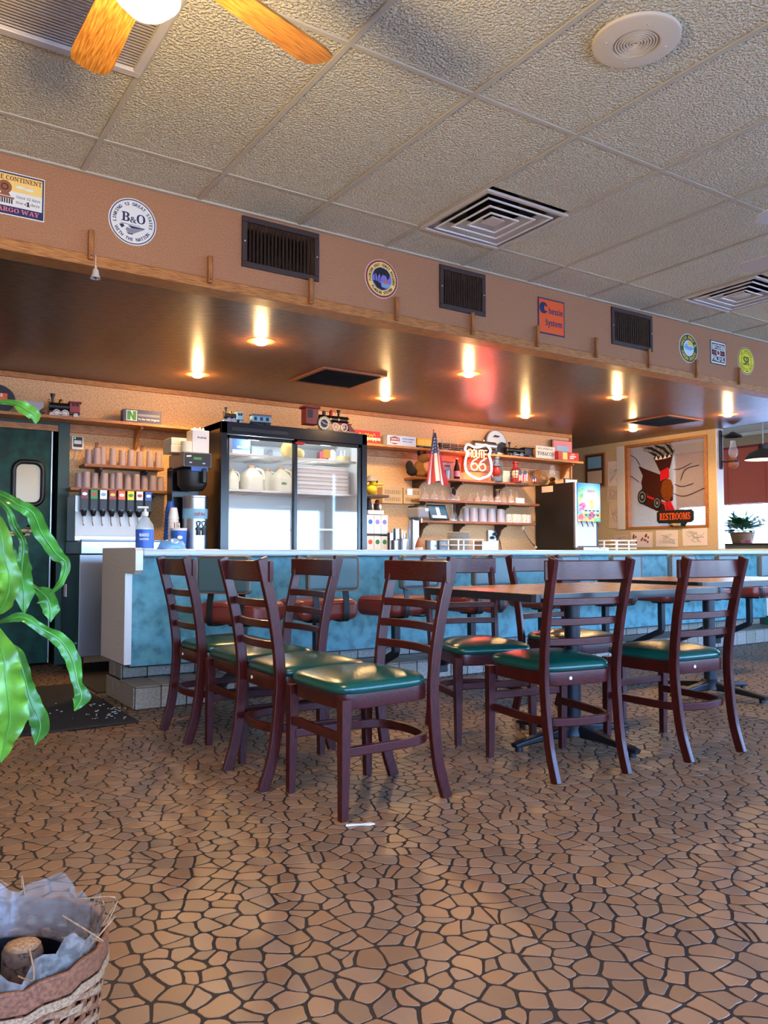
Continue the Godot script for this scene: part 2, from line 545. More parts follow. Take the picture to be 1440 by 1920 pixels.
	mat("lemon", c8(236, 220, 30), 0.4)
	mat("green", c8(52, 140, 62), 0.4)
	mat("dark_green", c8(28, 78, 50), 0.4)
	mat("sky_blue", c8(120, 176, 208), 0.4)
	mat("blue", c8(44, 96, 190), 0.4)
	mat("violet", c8(130, 122, 200), 0.4)
	mat("pink", c8(226, 130, 140), 0.5)
	mat("maroon", c8(150, 52, 54), 0.4)
	mat("pale_blue", c8(206, 222, 228), 0.4)
	mat("sign_white", c8(232, 236, 228), 0.35)
	mat("print_grey", c8(140, 140, 146), 0.6)
	mat("copper_brown", c8(150, 90, 60), 0.5)
	mat("tan", c8(196, 158, 106), 0.7)
	mat("fur_brown", c8(140, 98, 52), 0.95)
	mat("fur_black", c8(28, 24, 22), 0.95)
	mat("blind_red", c8(184, 104, 80), 0.5, 0, {"back": c8(150, 84, 62)})
	mat("glass", c8(236, 242, 240), 0.04, 0, {"alpha": 0.06})
	mat("glass_ripple", c8(196, 194, 204), 0.35, 0, {"alpha": 0.4, "tex": "fine", "scale": 4.0})
	mat("drink_glass", c8(220, 228, 230), 0.05, 0, {"alpha": 0.18})
	mat("tumbler", c8(186, 168, 172), 0.35, 0, {"alpha": 0.72})
	mat("clear_cup", c8(206, 210, 226), 0.3, 0, {"alpha": 0.6})
	mat("milk", c8(238, 232, 206), 0.4)
	mat("mug", c8(228, 222, 210), 0.3)
	mat("plate", c8(226, 230, 232), 0.25)
	mat("frame_dark", c8(70, 48, 34), 0.45)
	mat("bark", c8(120, 88, 62), 0.9, 0, {"tex": "dirt", "scale": 9.0})
	mat("leaf", c8(74, 138, 44), 0.36, 0, {"tex": "mottle", "scale": 3.0, "back": c8(36, 66, 14)})
	mat("leaf_rib", c8(90, 146, 58), 0.45)
	mat("leaf_dark", c8(34, 84, 44), 0.45, 0, {"back": c8(20, 50, 12)})
	mat("wicker", c8(164, 116, 74), 0.7, 0, {"tex": "grain", "scale": 12.0})
	mat("wicker_red", c8(142, 86, 52), 0.55, 0, {"tex": "grain", "scale": 8.0})
	mat("leaf_young", c8(112, 164, 48), 0.36, 0, {"tex": "mottle", "scale": 3.0, "back": c8(60, 92, 18)})
	mat("wicker_pale", c8(178, 140, 100), 0.7, 0, {"tex": "grain", "scale": 12.0})
	mat("film", c8(196, 182, 164), 0.3, 0, {"alpha": 0.4, "tex": "mottle", "scale": 9.0})
	mat("soil", c8(42, 34, 30), 0.95)
	mat("asphalt", c8(196, 182, 160), 0.9)
	mat("facade", c8(190, 178, 160), 0.9)

func _ready() -> void:
	camera_and_light()
	materials()
	build_all()

# ---------------------------------------------------------------- camera, sky, sun
func camera_and_light() -> void:
	var cam := Camera3D.new()
	cam.name = "camera"
	add_child(cam)
	cam.position = EYE
	cam.basis = Basis(Vector3.UP, deg_to_rad(-YAW)) * Basis(Vector3.RIGHT, deg_to_rad(PITCH))
	cam.fov = rad_to_deg(2.0 * atan(960.0 / FPX))
	cam.near = 0.02; cam.far = 200.0
	cam.current = true
	var we := WorldEnvironment.new()
	we.name = "world"
	var e := Environment.new()
	e.background_mode = Environment.BG_SKY
	var sm := ProceduralSkyMaterial.new()
	sm.sky_top_color = Color(0.40, 0.61, 0.98)
	sm.sky_horizon_color = Color(0.70, 0.86, 1.0)
	sm.ground_horizon_color = Color(0.72, 0.80, 0.88)
	sm.ground_bottom_color = Color(0.5, 0.52, 0.55)
	sm.sky_energy_multiplier = SKY
	sm.ground_energy_multiplier = SKY
	var sk := Sky.new()
	sk.sky_material = sm
	e.sky = sk
	e.tonemap_mode = Environment.TONE_MAPPER_LINEAR
	e.tonemap_exposure = EXPOSURE
	e.sdfgi_enabled = true; e.ssao_enabled = true; e.ssil_enabled = true
	we.environment = e
	add_child(we)
	var sun := DirectionalLight3D.new()
	sun.name = "sun"
	sun.light_color = Color(1.0, 0.96, 0.9)
	sun.light_energy = SUN
	sun.light_angular_distance = 0.5
	sun.shadow_enabled = true
	sun.sky_mode = DirectionalLight3D.SKY_MODE_LIGHT_ONLY
	add_child(sun)
	sun.look_at_from_position(Vector3(-5, 8, -3.4), Vector3.ZERO)

const SKY := 4.4
const SUN := 5.2
const EXPOSURE := 0.92
const CEIL := 2.82
const SOF := 2.36
const FZ := -4.11
const BZ := -6.95
const LX := -2.5
const RX := 12.2
const NZ := 1.7
const SX := 8.37

func lamp(parent: Node, at: Vector3, col: Color, energy: float, size := 0.04) -> OmniLight3D:
	var l := OmniLight3D.new()
	l.name = "lamp_light"
	l.light_color = col; l.light_energy = energy; l.light_size = size
	l.omni_range = 20.0; l.omni_attenuation = 2.0; l.shadow_enabled = true
	l.position = at
	parent.add_child(l, true)
	return l
func spot(parent: Node, at: Vector3, col: Color, energy: float, angle := 60.0, size := 0.05) -> SpotLight3D:
	var l := SpotLight3D.new()
	l.name = "lamp_light"
	l.light_color = col; l.light_energy = energy; l.light_size = size
	l.spot_range = 20.0; l.spot_attenuation = 2.0; l.spot_angle = angle; l.spot_angle_attenuation = 0.6; l.shadow_enabled = true
	l.rotation_degrees.x = -90
	l.position = at
	parent.add_child(l, true)
	return l

func build_all() -> void:
	room()
	floor_stones()
	ceiling()
	fascia()
	counter()
	right_end()
	furniture()
	back_left()
	fridge()
	back_right()
	plant()
	window_pendants()

# ---------------------------------------------------------------- shell
func room() -> void:
	structure("floor_slab", mb().bb(Vector3(LX, -0.2, -9.2), Vector3(RX + 0.2, -0.004, NZ + 0.2)), "floor_base", "brown sheet floor under the stone pattern")
	structure("ground_outside", mb().bb(Vector3(-40, -0.4, -40), Vector3(60, -0.2, 45)), "asphalt", "pale paved ground outside the windows")
	# left wall, back wall with the door opening
	structure("wall_left", mb().bb(Vector3(LX - 0.15, -0.2, -9.2), Vector3(LX, 3.0, NZ + 0.2)), "plain_wall")
	var w := mb()
	w.bb(Vector3(LX, -0.2, BZ - 0.15), Vector3(0.42, SOF + 0.05, BZ))
	w.bb(Vector3(0.42, 1.98, BZ - 0.15), Vector3(1.36, SOF + 0.05, BZ))
	w.bb(Vector3(1.36, -0.2, BZ - 0.15), Vector3(7.3, SOF + 0.05, BZ))
	structure("wall_back", w, "wallpaper", "tan mottled wallpaper wall behind the counter")
	structure("wall_kitchen", mb().bb(Vector3(LX, -0.2, -9.2), Vector3(RX + 0.2, 3.0, -9.05)), "plain_wall")
	structure("wall_passage", mb().bb(Vector3(7.15, -0.2, -9.1), Vector3(7.3, SOF + 0.05, BZ - 0.15)), "cream_wall")
	structure("trim_back", mb().bb(Vector3(LX, SOF - 0.045, BZ), Vector3(7.33, SOF, BZ + 0.022), 0.004).bb(Vector3(7.3, 0.93, BZ - 0.0), Vector3(7.33, SOF - 0.045, BZ + 0.02), 0.004), "oak", "oak strip along the top of the wallpaper")
	# front wall with windows behind the camera
	var f := mb()
	f.bb(Vector3(LX, -0.2, NZ), Vector3(RX + 0.2, 0.72, NZ + 0.15))
	f.bb(Vector3(LX, 2.5, NZ), Vector3(RX + 0.2, 3.0, NZ + 0.15))
	for x in [LX, 0.1, 2.7, 5.3, 7.9, 10.5, RX]:
		f.bb(Vector3(x - 0.12, 0.72, NZ), Vector3(x + 0.12, 2.5, NZ + 0.15))
	structure("wall_front", f, "plain_wall")
	# east wall with a long window band
	var e := mb()
	e.bb(Vector3(RX, -0.2, -9.2), Vector3(RX + 0.15, 1.03, NZ))
	e.bb(Vector3(RX, 2.66, -9.2), Vector3(RX + 0.15, 3.0, NZ))
	for z in [-9.1, -6.2, -3.0, -0.4, NZ]:
		e.bb(Vector3(RX, 1.03, z - 0.1), Vector3(RX + 0.15, 2.66, z + 0.1))
	structure("wall_right", e, "cream_wall")
	structure("roof", mb().bb(Vector3(LX - 0.2, 3.0, -9.3), Vector3(RX + 0.3, 3.1, NZ + 0.3)), "facade")
	# blinds: slats too small to pick apart
	blind(Vector3(RX - 0.05, 0, -9.0), Vector3(RX - 0.05, 0, -6.32), 1.69, 2.66, "blind_east", 0)
	blind(Vector3(RX - 0.05, 0, -6.08), Vector3(RX - 0.05, 0, -3.12), 1.69, 2.66, "blind_east", 1)
	blind(Vector3(RX - 0.05, 0, -2.88), Vector3(RX - 0.05, 0, -0.52), 1.69, 2.66, "blind_east", 2)
	var xs := [LX + 0.12, 0.1, 2.7, 5.3, 7.9, 10.5]
	for i in 5:
		blind(Vector3(xs[i] + 0.13, 0, NZ - 0.05), Vector3(xs[i + 1] - 0.13, 0, NZ - 0.05), 1.72, 2.5, "blind_front", i)
	for a in [[-9.0, -6.3], [-6.1, -3.1], [-2.9, -0.5]]:
		var g := structure("window_%d" % (2 if a[0] == -9.0 else (3 if a[0] == -6.1 else 4)), mb().bb(Vector3(RX + 0.06, 1.03, a[0]), Vector3(RX + 0.066, 2.66, a[1])), "glass", "window pane behind the red blinds")

func blind(a: Vector3, b: Vector3, y0: float, y1: float, _called: String, i: int) -> void:
	var along := (b - a).normalized()
	var side := along.cross(Vector3.UP)
	var east := absf(along.x) < 0.5
	var lab: String = (["red slatted blind over the window at the passage end", "red slatted blind lowered above the flower basket window", "red slatted blind over the window past the pendant lamp"][i] if east else "red slatted blind on the front windows facing the counter")
	var o := thing("window_blind", lab, "blind", (a + b) * 0.5 + Vector3(0, y0, 0), 0.0, "red window blinds")
	var L := (b - a).length()
	var bas := Basis(along, Vector3.UP, along.cross(Vector3.UP))
	var s := mb()
	var n := int((y1 - y0 - 0.05) / 0.022) + 2
	for k in n:
		s.box(Vector3(0, 0.03 + k * 0.022, 0), Vector3(L, 0.0012, 0.026), 0, Basis(Vector3.RIGHT, -1.38))
	var so := obj("slats", s, "blind_red", o)
	so.basis = bas
	so.set_meta("kind", "stuff")
	obj("head_rail", mb().box(Vector3(0, y1 - y0 - 0.02, 0), Vector3(L, 0.04, 0.05), 0.004), "maroon", o).basis = bas
	obj("bottom_rail", mb().box(Vector3(0, 0.008, 0), Vector3(L, 0.016, 0.03), 0.003), "pink", o).basis = bas
	var cords := mb()
	for k in 4:
		cords.box(Vector3((k + 0.5) / 4.0 * L - L / 2, (y1 - y0) / 2, 0.016), Vector3(0.006, y1 - y0, 0.002))
	obj("ladder_cord", cords, "maroon", o).basis = bas

# ---------------------------------------------------------------- stone-pattern floor
func clip(pl: PackedVector2Array, m: Vector2, d: Vector2) -> PackedVector2Array:
	var o := PackedVector2Array()
	var cnt := pl.size()
	for i in cnt:
		var a := pl[i]; var b := pl[(i + 1) % cnt]
		var da := (a - m).dot(d); var db := (b - m).dot(d)
		if da <= 0.0: o.append(a)
		if (da < 0.0 and db > 0.0) or (da > 0.0 and db < 0.0): o.append(a + (b - a) * (da / (da - db)))
	return o

func floor_stones() -> void:
	var root := group_struct("floor", "brown irregular stone-pattern vinyl floor with dark joints")
	obj("joint_bed", mb().bb(Vector3(-0.9, -0.0035, -7.0), Vector3(9.6, -0.0014, -0.15)), "floor_grout", root)
	var rng := RandomNumberGenerator.new()
	rng.seed = 66
	var S := 0.06
	var nx := 176; var nz := 114
	var ox := -0.9; var oz := -7.0
	var pts := {}
	for i in range(-2, nx + 2):
		for j in range(-2, nz + 2):
			var p := Vector2(ox + (i + 0.5 + (0.5 if j % 2 else 0.0)) * S, oz + (j + 0.5) * S)
			p += Vector2(rng.randf_range(-0.5, 0.5), rng.randf_range(-0.5, 0.5)) * S
			pts[Vector2i(i, j)] = p
	var warp := FastNoiseLite.new()
	warp.seed = 5; warp.frequency = 9.0; warp.fractal_octaves = 2
	var cells := []
	var yw := deg_to_rad(YAW)
	var fwd := Vector2(sin(yw), -cos(yw)); var rgt := Vector2(cos(yw), sin(yw))
	for i in nx:
		for j in nz:
			var p: Vector2 = pts[Vector2i(i, j)]
			var df := p.dot(fwd); var dr := p.dot(rgt)
			if df < 0.55 or absf(dr) > df * 0.5 + 1.1: continue
			if p.y < -4.72 and p.x > 1.4: continue
			var pl := poly([p.x - S * 2, p.y - S * 2, p.x + S * 2, p.y - S * 2, p.x + S * 2, p.y + S * 2, p.x - S * 2, p.y + S * 2])
			for a in range(-2, 3):
				for b in range(-2, 3):
					if a == 0 and b == 0: continue
					var q: Vector2 = pts[Vector2i(i + a, j + b)]
					var d := q - p
					if d.length_squared() > S * S * 9.0: continue
					var dn := d.normalized()
					# joints of uneven width
					pl = clip(pl, (p + q) * 0.5 - dn * 0.0039, dn)
			if pl.size() < 3: continue
			var shade := rng.randf_range(0.78, 1.12)
			var warm := rng.randf_range(-0.02, 0.03)
			cells.append([df, p, pl, Color(0.315 * shade + warm, 0.19 * shade, 0.104 * shade - warm * 0.4)])
	cells.sort_custom(func(a, b): return a[0] < b[0])
	var far := mb()
	for k in cells.size():
		var cl: Array = cells[k]
		var near: bool = cl[0] < 4.2
		var P: PackedVector2Array = cl[2]
		var ring := PackedVector2Array()
		for i in P.size():
			var a := P[i]; var b := P[(i + 1) % P.size()]
			# small cut at each corner
			var L := a.distance_to(b)
			var cut := minf(0.005, L * 0.25)
			var m := 3 if near and L > 0.03 else 2
			for s in m:
				var q := a.lerp(b, lerpf(cut / maxf(L, 1e-4), 1.0 - cut / maxf(L, 1e-4), float(s) / (m - 1)))
				q += Vector2(warp.get_noise_2d(q.x, q.y), warp.get_noise_2d(q.x + 31.0, q.y)) * 0.010
				ring.append(q)
		var b2 := far if k >= 300 else mb()
		b2.tint = cl[3]
		var c0: Vector2 = Vector2.ZERO
		for q in ring: c0 += q
		c0 /= ring.size()
		var up := Vector3.UP
		for i in ring.size():
			var a := ring[i]; var b := ring[(i + 1) % ring.size()]
			var a1 := a.lerp(c0, 0.02); var b1 := b.lerp(c0, 0.02)
			if not near: a1 = a; b1 = b
			b2.tri(Vector3(c0.x, 0, c0.y), Vector3(a1.x, 0, a1.y), Vector3(b1.x, 0, b1.y), up, up, up)
			if near:
				var o := Vector3(a.x + b.x - 2 * c0.x, 0, a.y + b.y - 2 * c0.y).normalized()
				var nn := (o + up).normalized()
				b2.tri(Vector3(a.x, -0.0014, a.y), Vector3(b.x, -0.0014, b.y), Vector3(b1.x, 0, b1.y), nn, nn, nn)
				b2.tri(Vector3(a.x, -0.0014, a.y), Vector3(b1.x, 0, b1.y), Vector3(a1.x, 0, a1.y), nn, nn, nn)
		if k < 300: obj("stone", b2, "stone", root)
	var fo := obj("stone_field", far, "stone", root)
	fo.set_meta("kind", "stuff")
	fo.set_meta("label", "small irregular brown stones spreading to the far counter")

# ---------------------------------------------------------------- suspended ceiling
func ceiling() -> void:
	var root := group_struct("ceiling", "suspended ceiling of pebbled cream tiles in metal bars")
	var TXS := 0.604
	var X0 := 0.887
	var zs := [FZ, -3.738, -2.506, -1.274, -0.042]
	var var_mats := ["ceiling_tile"]
	for k in range(-3, 19):
		var x0 := X0 + k * TXS; var x1 := x0 + TXS
		for j in 4:
			var z0: float = zs[j]; var z1: float = zs[j + 1]
			if k == -1 and j == 1: z0 = -3.738; z1 = -3.13
			if j == 1 and (k == 3 or k == 7): z0 = -3.12
			obj("tile", mb().bb(Vector3(x0 + 0.012, CEIL + 0.004, z0 + 0.012), Vector3(x1 - 0.012, CEIL + 0.02, z1 - 0.012), 0.003), "ceiling_tile", root)
	obj("rear_tiles", mb().bb(Vector3(LX, CEIL + 0.004, -0.042), Vector3(RX, CEIL + 0.02, NZ)), "ceiling_tile", root)
	obj("side_tiles", mb().bb(Vector3(SX + 0.03, CEIL + 0.004, -9.05), Vector3(RX, CEIL + 0.02, FZ)), "ceiling_tile", root)
	obj("ceiling_deck", mb().bb(Vector3(LX, 2.97, -9.2), Vector3(RX, 2.99, NZ)), "plain_wall", root)
	for k in range(-5, 20):
		var x := X0 + k * TXS
		var zf := FZ if x < SX else -9.05
		obj("main_bar", mb().bb(Vector3(x - 0.012, CEIL - 0.002, zf), Vector3(x + 0.012, CEIL + 0.018, NZ), 0.002), "ceiling_bar", root)
	for z in [-3.738, -2.506, -1.274, -0.042, -4.97, -6.2]:
		var xa := LX if z > FZ else SX + 0.03
		obj("cross_bar", mb().bb(Vector3(xa, CEIL - 0.001, z - 0.012), Vector3(RX, CEIL + 0.018, z + 0.012), 0.002), "ceiling_bar", root)
	structure("trim_ceiling", mb().bb(Vector3(LX, CEIL - 0.006, FZ), Vector3(SX + 0.03, CEIL + 0.018, FZ + 0.022), 0.002), "ceiling_bar", "metal angle where ceiling meets fascia")
	diffuser(Vector3(X0 + 3.5 * TXS, CEIL, -3.429), "white square air diffuser between the first two fascia grilles")
	diffuser(Vector3(X0 + 7.5 * TXS, CEIL, -3.429), "white square air diffuser near the round yellow sign end")
	# louvred return grille behind the fan
	var gx0 := X0 - TXS
	var g := thing("ceiling_grille", "white louvred return air grille in the ceiling behind the fan", "air grille", Vector3(gx0 + TXS / 2, CEIL, -2.82))
	var fr := mb()
	for s in [-1, 1]:
		fr.box(Vector3(0, -0.008, s * 0.292), Vector3(0.604, 0.02, 0.04), 0.004)
		fr.box(Vector3(s * 0.285, -0.008, 0), Vector3(0.034, 0.02, 0.55), 0.004)
	obj("frame", fr, "white_metal", g)
	for k in 30:
		obj("louver", mb().box(Vector3(0, 0.0, -0.262 + k * 0.018), Vector3(0.54, 0.0016, 0.0105), 0, Basis(Vector3.RIGHT, 0.1)), "white_metal", g)
	# ceiling speaker
	var sp := thing("ceiling_speaker", "round cream ceiling speaker with ringed grille", "speaker", Vector3(2.365, CEIL, -1.895))
	obj("rim", mb().lathe([Vector2(0.155, 0.003), Vector2(0.16, -0.002), Vector2(0.158, -0.012), Vector2(0.15, -0.016), Vector2(0.09, -0.022), Vector2(0.085, -0.02)], 48), "speaker_cream", sp)
	obj("cone", mb().lathe([Vector2(0.086, -0.012), Vector2(0.0, -0.012)], 32), "ceiling_bar", sp)
	for k in 8:
		var r := 0.008 + k * 0.0105
		obj("grille_ring", mb().lathe([Vector2(r, -0.012), Vector2(r + 0.001, -0.018), Vector2(r + 0.006, -0.018), Vector2(r + 0.007, -0.012)], 32), "speaker_cream", sp)
	for k in 4:
		obj("screw", mb().ball(Vector3(cos(k * PI / 2 + 0.5) * 0.115, -0.021, sin(k * PI / 2 + 0.5) * 0.115), Vector3(0.005, 0.003, 0.005), 8, 4), "white_metal", sp)
	fan(Vector3(0.586, 0, -2.0), 270.0, "ceiling fan with oak blades and a lit white globe", true)
	var tip := on_y(1390, 505, 2.5); var tip2 := on_y(1440, 490, 2.5)
	var dir := (tip2 - tip).normalized()
	var ctr := tip + dir * 0.66
	fan(Vector3(ctr.x, 0, ctr.z), rad_to_deg(atan2(-dir.z, -dir.x)), "far ceiling fan with pale blades above the counter end", false)

func diffuser(at: Vector3, label: String) -> void:
	var o := thing("air_diffuser", label, "air diffuser", at)
	var sq := func(b: MB, r: float, y0: float, r2: float, y1: float) -> void:
		for k in 4:
			var q := Basis(Vector3.UP, k * PI / 2)
			b.quad(q * Vector3(-r, y0, r), q * Vector3(r, y0, r), q * Vector3(r2, y1, r2), q * Vector3(-r2, y1, r2), q * Vector3(0, -0.8, 0.6))
			b.quad(q * Vector3(-r, y0 + 0.003, r), q * Vector3(r, y0 + 0.003, r), q * Vector3(r2, y1 + 0.003, r2), q * Vector3(-r2, y1 + 0.003, r2), q * Vector3(0, 0.8, -0.6))
	var fr := mb()
	for s in [-1, 1]:
		fr.box(Vector3(0, -0.006, s * 0.29), Vector3(0.6, 0.016, 0.026), 0.004)
		fr.box(Vector3(s * 0.29, -0.006, 0), Vector3(0.026, 0.016, 0.56), 0.004)
	obj("frame", fr, "white_metal", o)
	var b0 := mb(); sq.call(b0, 0.28, -0.004, 0.22, 0.02); obj("outer_cone", b0, "steel", o)
	for k in 3:
		var r: float = [0.235, 0.165, 0.10][k]
		var b := mb()
		sq.call(b, r, -0.014, r - 0.05, 0.018)
		for s in [-1, 1]:
			b.box(Vector3(0, -0.014, s * r), Vector3(2 * r + 0.012, 0.008, 0.012), 0.002)
			b.box(Vector3(s * r, -0.014, 0), Vector3(0.012, 0.008, 2 * r), 0.002)
		obj("louver_cone", b, "white", o)
	obj("centre_plate", mb().box(Vector3(0, -0.004, 0), Vector3(0.1, 0.01, 0.1), 0.004), "white_metal", o)
	obj("duct_collar", mb().lathe([Vector2(0.15, 0.02), Vector2(0.15, 0.14), Vector2(0.152, 0.14), Vector2(0.152, 0.02)], 28), "steel_dark", o)

func fan(at: Vector3, first: float, label: String, lit: bool) -> void:
	var o := thing("ceiling_fan", label, "ceiling fan", Vector3(at.x, 2.3, at.z))
	obj("rod", mb().cyl(Vector3(0, 0.3, 0), Vector3(0, 0.52, 0), 0.012), "brass", o)
	obj("canopy", mb().lathe([Vector2(0.0, 0.46), Vector2(0.05, 0.46), Vector2(0.07, 0.515), Vector2(0.07, 0.52)], 24), "brass", o)
	obj("motor", mb().lathe([Vector2(0, 0.15), Vector2(0.06, 0.15), Vector2(0.11, 0.18), Vector2(0.12, 0.22), Vector2(0.11, 0.27), Vector2(0.05, 0.31), Vector2(0, 0.31)], 28), "brass", o)
	obj("globe", mb().lathe([Vector2(0, 0), Vector2(0.05, 0.008), Vector2(0.082, 0.04), Vector2(0.085, 0.075), Vector2(0.07, 0.12), Vector2(0.05, 0.15)], 28), "globe" if lit else "white", o)
	for k in 5:
		var a := deg_to_rad(first + k * 72.0)
		var bs := Basis(Vector3.UP, -a)
		var pl := poly([0.22, -0.05, 0.30, -0.058, 0.60, -0.066, 0.645, -0.055, 0.66, -0.02, 0.66, 0.02, 0.645, 0.055, 0.60, 0.066, 0.30, 0.058, 0.22, 0.05])
		var bl := mb().prism(pl, -0.004, 0.004)
		obj("blade", bl, "blade_wood" if lit else "white_metal", o).transform = Transform3D(bs * Basis(Vector3.RIGHT, PI / 2 + 0.16), Vector3(0, 0.2, 0))
		obj("blade_iron", mb().bar([bs * Vector3(0.09, 0.2, 0), bs * Vector3(0.26, 0.206, 0)], 0.03, 0.006, bs * Vector3(0, 0, 1)), "brass", o)
	if lit: lamp(o, Vector3(0, -0.02, 0), Color(1.0, 0.85, 0.62), FAN_LAMP, 0.08)

const FAN_LAMP := 2.7
const DOWN := 0.34

# ---------------------------------------------------------------- fascia and soffit
func fascia() -> void:
	var fa := mb()
	fa.bb(Vector3(LX, SOF, FZ - 0.1), Vector3(SX + 0.03, 2.535, FZ)).bb(Vector3(LX, 2.775, FZ - 0.1), Vector3(SX + 0.03, CEIL + 0.02, FZ))
	var at := LX
	for q in [[453, 405, 597, 510], [823, 499, 909, 580], [1145, 577, 1222, 645]]:
		fa.bb(Vector3(at, 2.535, FZ - 0.1), Vector3(on_z(q[0], q[1], FZ).x + 0.025, 2.775, FZ))
		at = on_z(q[2], q[3], FZ).x - 0.025
	fa.bb(Vector3(at, 2.535, FZ - 0.1), Vector3(SX + 0.03, 2.775, FZ))
	structure("soffit_face", fa, "fascia", "brown textured fascia above the counter")
	structure("soffit_underside", mb().bb(Vector3(LX, SOF, BZ), Vector3(SX + 0.03, SOF + 0.06, FZ - 0.1)).bb(Vector3(7.3, SOF, -9.05), Vector3(SX + 0.03, SOF + 0.06, BZ)), "soffit", "glossy dark brown soffit above the counter")
	structure("soffit_end", mb().bb(Vector3(SX - 0.02, SOF + 0.06, -9.05), Vector3(SX + 0.03, CEIL, FZ - 0.1)), "fascia", "end of the soffit facing the far dining area")
	structure("trim_fascia", mb().bb(Vector3(LX, SOF - 0.015, FZ - 0.12), Vector3(SX + 0.05, SOF + 0.045, FZ + 0.02), 0.005), "oak", "oak board along the lower edge of the fascia")
	var pegs := [[171, 438, 487], [394, 487, 531], [583, 527, 570], [744, 561, 601], [886, 590, 628], [1008, 615, 650], [1118, 637, 670], [1217, 657, 690], [1306, 676, 708], [1386, 693, 721]]
	var near := ["under the map sign", "between the white round sign and the first grille", "under the first grille corner", "under the palm tree sign", "under the second grille", "under the orange sign", "between the orange sign and third grille", "past the third grille", "under the green round sign", "under the yellow round sign"]
	for i in pegs.size():
		var p: Array = pegs[i]
		var a := on_z(p[0], p[1], FZ + 0.03); var b := on_z(p[0], p[2], FZ + 0.03)
		var o := thing("wooden_peg", "small upright oak peg on the fascia " + near[i], "peg", Vector3(a.x, b.y, FZ + 0.02), 0.0, "oak pegs along the fascia")
		obj("upright", mb().bb(Vector3(-0.013, 0, 0), Vector3(0.013, 0.15, 0.022), 0.003), "oak_v", o)
		obj("screw", mb().ball(Vector3(0, 0.018, 0.022), Vector3(0.004, 0.004, 0.002), 8, 4), "ink", o)
	# little bell
	var bp := on_z(179, 522, FZ + 0.03)
	var be := thing("hanging_bell", "small silver bell hanging from the oak trim", "bell", bp)
	obj("cup", mb().lathe([Vector2(0.026, 0.0), Vector2(0.022, 0.008), Vector2(0.017, 0.02), Vector2(0.014, 0.042), Vector2(0.006, 0.052), Vector2(0.006, 0.062), Vector2(0, 0.064)], 20), "white_metal", be)
	obj("clapper", mb().ball(Vector3(0, 0.002, 0), Vector3(0.007, 0.007, 0.007), 8, 6), "steel_dark", be)
	obj("cord", mb().cyl(Vector3(0, 0.062, 0), Vector3(0, 0.12, 0), 0.0015, -1, 6), "white", be)
	# return air grilles
	grille([453, 405, 597, 510], 18, "wide dark brown air grille beside the palm tree sign")
	grille([823, 499, 909, 580], 16, "dark brown air grille before the orange sign")
	grille([1145, 577, 1222, 645], 16, "dark brown air grille before the green round sign")
	# downlights
	var xs := [2.27, 4.1, 5.88, 7.6]
	var zs := [-4.99, -6.22]
	var names := [["above the stool end of the counter", "above the fridge door gap", "above the juice machine side of the counter", "over the last bar stools"], ["above the iced tea brewer", "above the neon sign shelf end by the fridge", "above the tobacco tin sign", "in front of the stained glass window"]]
	for j in 2:
		for i in 4:
			var o := thing("recessed_downlight", "lit recessed ceiling downlight " + names[j][i], "downlight", Vector3(xs[i], SOF, zs[j]), 0, "recessed downlights in the brown soffit")
			obj("trim_ring", mb().lathe([Vector2(0.062, 0.0), Vector2(0.066, -0.005), Vector2(0.095, -0.004), Vector2(0.1, 0.0)], 28), "copper_brown", o)
			obj("bulb", mb().lathe([Vector2(0, -0.03), Vector2(0.03, -0.026), Vector2(0.05, -0.012), Vector2(0.06, 0.0)], 24), "bulb", o)
			lamp(o, Vector3(0, -0.06, 0), Color(1.0, 0.80, 0.54), DOWN, 0.03)
			spot(o, Vector3(0, -0.07, 0), Color(1.0, 0.80, 0.54), DOWN * 4.2, 80, 0.05)
	for v in [[3.29, -5.71, "square dark vent in the brown soffit above the fridge"], [7.38, -5.64, "square dark vent in the brown soffit before the stained glass"]]:
		var o := thing("soffit_vent", v[2], "vent", Vector3(v[0], SOF, v[1]))
		var fr := mb()
		for s in [-1, 1]:
			fr.box(Vector3(0, -0.006, s * 0.28), Vector3(0.6, 0.014, 0.04), 0.004)
			fr.box(Vector3(s * 0.28, -0.006, 0), Vector3(0.04, 0.014, 0.52), 0.004)
		obj("frame", fr, "copper_brown", o)
		obj("panel", mb().bb(Vector3(-0.265, -0.006, -0.265), Vector3(0.265, -0.002, 0.265)), "grille_brown", o)
		for k in 13:
			obj("slat", mb().box(Vector3(0, -0.009, -0.24 + k * 0.04), Vector3(0.52, 0.002, 0.03), 0, Basis(Vector3.RIGHT, 0.4)), "black_plastic", o)
	signs()

func grille(p: Array, n: int, label: String) -> void:
	var a := on_z((p[0] + p[2]) * 0.5, (p[1] + p[3]) * 0.5, FZ)
	var x0 := on_z(p[0], p[1], FZ).x; var x1 := on_z(p[2], p[3], FZ).x
	var h := 0.29
	var w := x1 - x0
	var o := thing("air_grille", label, "air grille", Vector3((x0 + x1) / 2, 2.655, FZ))
	var fr := mb()
	for s in [-1, 1]:
		fr.box(Vector3(0, s * (h / 2 - 0.016), 0.006), Vector3(w, 0.032, 0.014), 0.003)
		fr.box(Vector3(s * (w / 2 - 0.016), 0, 0.006), Vector3(0.032, h - 0.064, 0.014), 0.003)
	obj("frame", fr, "grille_brown", o)
	for k in n:
		obj("slat", mb().box(Vector3(lerpf(-w / 2 + 0.05, w / 2 - 0.05, float(k) / (n - 1)), 0, 0.006), Vector3(0.002, h - 0.07, 0.012), 0, Basis(Vector3.UP, 0.5)), "grille_brown", o)
	for s in [-1, 1]:
		obj("screw", mb().ball(Vector3(s * (w / 2 - 0.016), 0, 0.014), Vector3(0.005, 0.005, 0.002), 8, 4), "white_metal", o)

